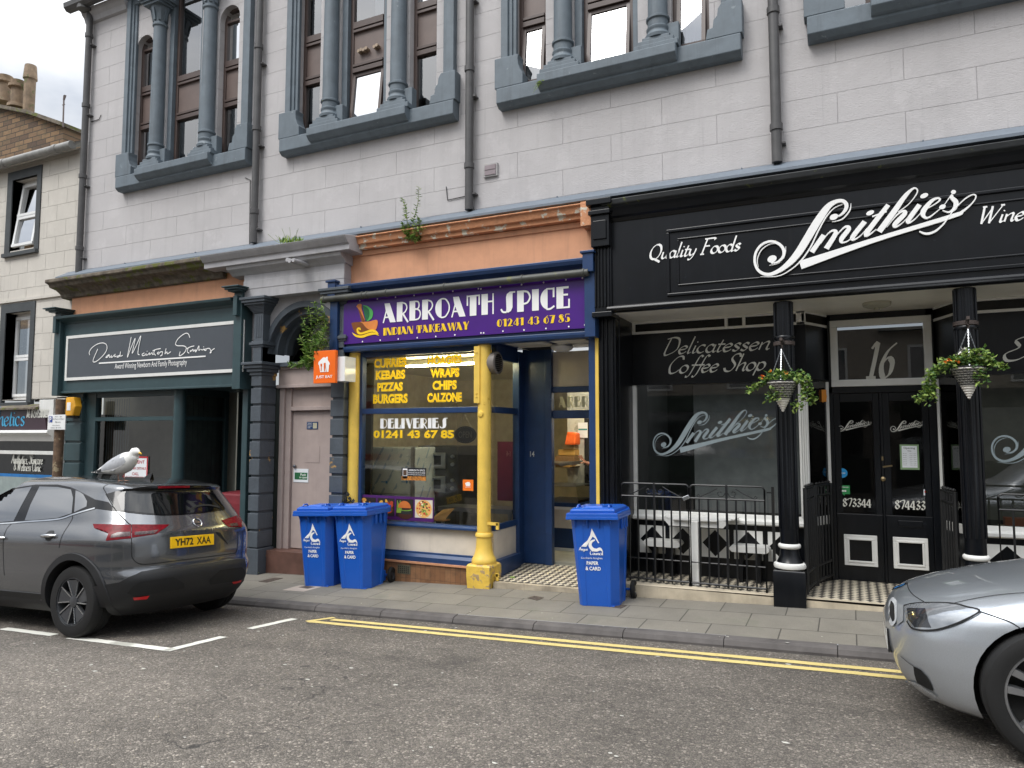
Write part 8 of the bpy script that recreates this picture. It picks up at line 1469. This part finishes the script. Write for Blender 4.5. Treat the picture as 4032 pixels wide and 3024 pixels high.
gb = m.build('body', [gw, gg, gk, pm('yellow bill', '#e5b52a', .4), pm('pink legs', '#c49a86', .6)], gl, smooth='all')
m = MB()                                                          # folded wing with its dark tip, lying along each flank
for sy in (-1, 1):
    pts = [(505, 1806), (515, 1822), (500, 1838), (470, 1852), (430, 1853), (400, 1856), (430, 1838), (470, 1812)]; off = Vector((0, sy*.075, 0)); base = [gp(u, v)+off*(1 if u > 440 else .55 if u > 410 else .3) for u, v in pts]; m.add(base, [tuple(range(len(base)))], 0)
    tip = [(432, 1853), (430, 1858), (395, 1862), (371, 1862), (368, 1858), (395, 1855)]; m.add([gp(u, v)+off*(.55 if u > 410 else .28) for u, v in tip], [tuple(range(6))], 1)
    for u in (371, 380, 389): m.add([gp(u+2.6*math.cos(t), 1859+1.8*math.sin(t))+off*.30+Vector((0, sy*.004, 0)) for t in (0, 1.05, 2.1, 3.14, 4.2, 5.25)], [tuple(range(6))], 2)
m.build('folded_wings', [gg, gk, gw], gl, smooth=False)
m = MB(); m.lathe([(.0, -.002), (.005, 0), (0, .003)], (gp(534, 1779).x, GYY-.028, gp(534, 1779).z), 8, 'y'); m.build('eye', gk, gl)
# ================================================================== person behind the counter, only a raised hand shows
def skin_body(nm, mat, J, E_, root, parent):
    me = bpy.data.meshes.new(nm); me.from_pydata([j[0] for j in J], E_, []); o = bpy.data.objects.new(nm, me); COL.objects.link(o); md = o.modifiers.new('skin', 'SKIN'); md.use_smooth_shade = True
    for i, j in enumerate(J): sk = me.skin_vertices[0].data[i]; sk.radius = (j[1], j[2] if len(j) > 2 else j[1]); sk.use_root = i == root
    sb = o.modifiers.new('sub', 'SUBSURF'); sb.levels = sb.render_levels = 2; me.materials.append(mat)
    bpy.context.view_layer.update(); k = bpy.data.meshes.new_from_object(o.evaluated_get(bpy.context.evaluated_depsgraph_get())); o.modifiers.clear(); o.data = k; o.parent = parent; o.matrix_parent_inverse = parent.matrix_basis.inverted() if parent.get('world_parts') else Matrix(); return o
py = 2.45; hnd = at(2296, 1822, py); hx, hz = hnd.x, hnd.z; bx0 = hx+.56
pr_ = thing('person', 'person mostly hidden behind the navy door post, one bare hand raised', 'person', (bx0, py+.1, .02))
skinm = pm('skin', '#8d604a', .55, var=.06)
J = [((bx0, py+.1, .98), .15, .11), ((bx0, py+.1, 1.2), .15, .10), ((bx0, py+.1, 1.42), .16, .10), ((bx0, py+.1, 1.54), .06), ((bx0, py+.08, 1.64), .085, .10), ((bx0, py+.07, 1.74), .085, .09), ((bx0-.19, py+.08, 1.44), .062), ((bx0-.26, py+.05, 1.2), .05), ((hx+.16, py, hz-.03), .036), ((hx+.08, py, hz-.01), .027, .032), ((hx+.045, py, hz+.01), .036, .016), ((hx+.005, py, hz+.035), .032, .013),
     ((bx0+.19, py+.1, 1.42), .06), ((bx0+.24, py+.1, 1.15), .048), ((bx0+.22, py-.02, .92), .036), ((bx0-.09, py+.1, .92), .095), ((bx0-.1, py+.09, .5), .065), ((bx0-.1, py+.12, .08), .045), ((bx0-.1, py, .05), .04), ((bx0+.09, py+.1, .92), .095), ((bx0+.1, py+.09, .5), .065), ((bx0+.1, py+.12, .08), .045), ((bx0+.1, py, .05), .04)]
E_ = [(0, 1), (1, 2), (2, 3), (3, 4), (4, 5), (2, 6), (6, 7), (7, 8), (8, 9), (9, 10), (10, 11), (2, 12), (12, 13), (13, 14), (0, 15), (15, 16), (16, 17), (17, 18), (0, 19), (19, 20), (20, 21), (21, 22)]
for k, (dx, dz, l) in enumerate(((-.055, .045, .075), (-.058, .062, .085), (-.05, .075, .088), (-.036, .082, .078))):
    n0 = len(J); y = py-.024+.016*k; d = Vector((dx, 0, dz)).normalized()
    J += [((hx+.0+d.x*.012, y, hz+.04+d.z*.012), .0095), ((hx+d.x*(.012+l*.5), y-.004, hz+.04+d.z*(.012+l*.5)), .0085), ((hx+d.x*(.012+l), y-.012, hz+.04+d.z*(.012+l)), .007)]; E_ += [(11, n0), (n0, n0+1), (n0+1, n0+2)]
n0 = len(J); J += [((hx+.02, py-.03, hz+.0), .011), ((hx-.012, py-.05, hz-.002), .0095), ((hx-.04, py-.055, hz+.004), .008)]; E_ += [(10, n0), (n0, n0+1), (n0+1, n0+2)]
skin_body('body', skinm, J, E_, 0, pr_)
top = [((bx0, py+.1, .86), .175, .13), ((bx0, py+.1, 1.2), .175, .125), ((bx0, py+.1, 1.44), .175, .12), ((bx0-.20, py+.08, 1.45), .08), ((bx0-.27, py+.05, 1.2), .065), ((hx+.26, py+.02, hz-.07), .052), ((bx0+.20, py+.1, 1.43), .078), ((bx0+.25, py+.1, 1.15), .062), ((bx0+.23, py+.0, .98), .05)]
skin_body('jacket', pm('black jacket', '#17181b', .8), top, [(0, 1), (1, 2), (2, 3), (3, 4), (4, 5), (2, 6), (6, 7), (7, 8)], 0, pr_)
skin_body('trousers', pm('dark trousers', '#22242a', .8), [((bx0, py+.1, .92), .165, .125), ((bx0-.09, py+.1, .86), .11), ((bx0-.1, py+.09, .5), .08), ((bx0-.1, py+.12, .1), .065), ((bx0+.09, py+.1, .86), .11), ((bx0+.1, py+.09, .5), .08), ((bx0+.1, py+.12, .1), .065)], [(0, 1), (1, 2), (2, 3), (0, 4), (4, 5), (5, 6)], 0, pr_)
m = MB(); m.lathe([(0, .115), (.06, .10), (.092, .05), (.098, .0), (.09, -.05)], (bx0, py+.085, 1.725), 16); m.build('hair', pm('dark hair', '#14110f', .7), pr_, smooth=True)
# ================================================================== street opposite, seen only in the windows and paintwork
for i, (x0, x1, h, c) in enumerate(((-30, -17, 5.6, '#a49a8c'), (-17, -8, 5.1, '#b5aca0'), (-8, 1, 6.0, '#9a9185'), (1, 12, 5.3, '#a89f92'))):
    yb = -17.5; z0 = zroad(x0, yb)-.3; o = thing('opposite_house', ['long brown stone terrace facing the grey SUV from across the street', 'pale rendered house across the street, facing the takeaway', 'dark stone house across the street, behind the viewer', 'buff house across the street, facing the deli'][i], 'house', ((x0+x1)/2, yb, z0)); m = MB(); n = max(3, int((x1-x0)/2.4)); mat = pm('opposite wall %d' % i, c, .9, var=.12)
    m.box(x0, x1, yb-6, yb, z0, h); m.build('wall', mat, o); m = MB(); m.add([(x0, yb+.3, h), (x1, yb+.3, h), (x1, yb-3, h+2.1), (x0, yb-3, h+2.1), (x0, yb-6.3, h), (x1, yb-6.3, h)], [(0, 1, 2, 3), (3, 2, 5, 4), (0, 3, 4), (1, 5, 2)]); m.build('roof', M['slate'], o)
    m = MB()
    for k in range(n):
        cx = x0+(k+.5)*(x1-x0)/n
        for zz in (4.1,):
            if zz < h: f = MB(); f.box(cx-.5, cx+.5, yb, yb+.04, zz-.7, zz+.7); w = f.build('window', M['white'], o); f = MB(); f.box(cx-.42, cx+.42, yb+.04, yb+.05, zz-.62, zz+.62); f.build('pane', M['car_glass'], w)
    m.box(x0+.4, x1-.4, yb, yb+.15, 2.6, 3.2); m.box(x0+.4, x1-.4, yb, yb+.05, z0, .9); m.build('shop_fascia', pm('opposite fascia %d' % i, ['#7a2a2a', '#24364f', '#2d3b33', '#3c3c40'][i], .4), o); m = MB(); m.box(x0+.6, x1-.6, yb, yb+.04, .9, 2.6); m.build('shop_window', M['car_glass'], o)
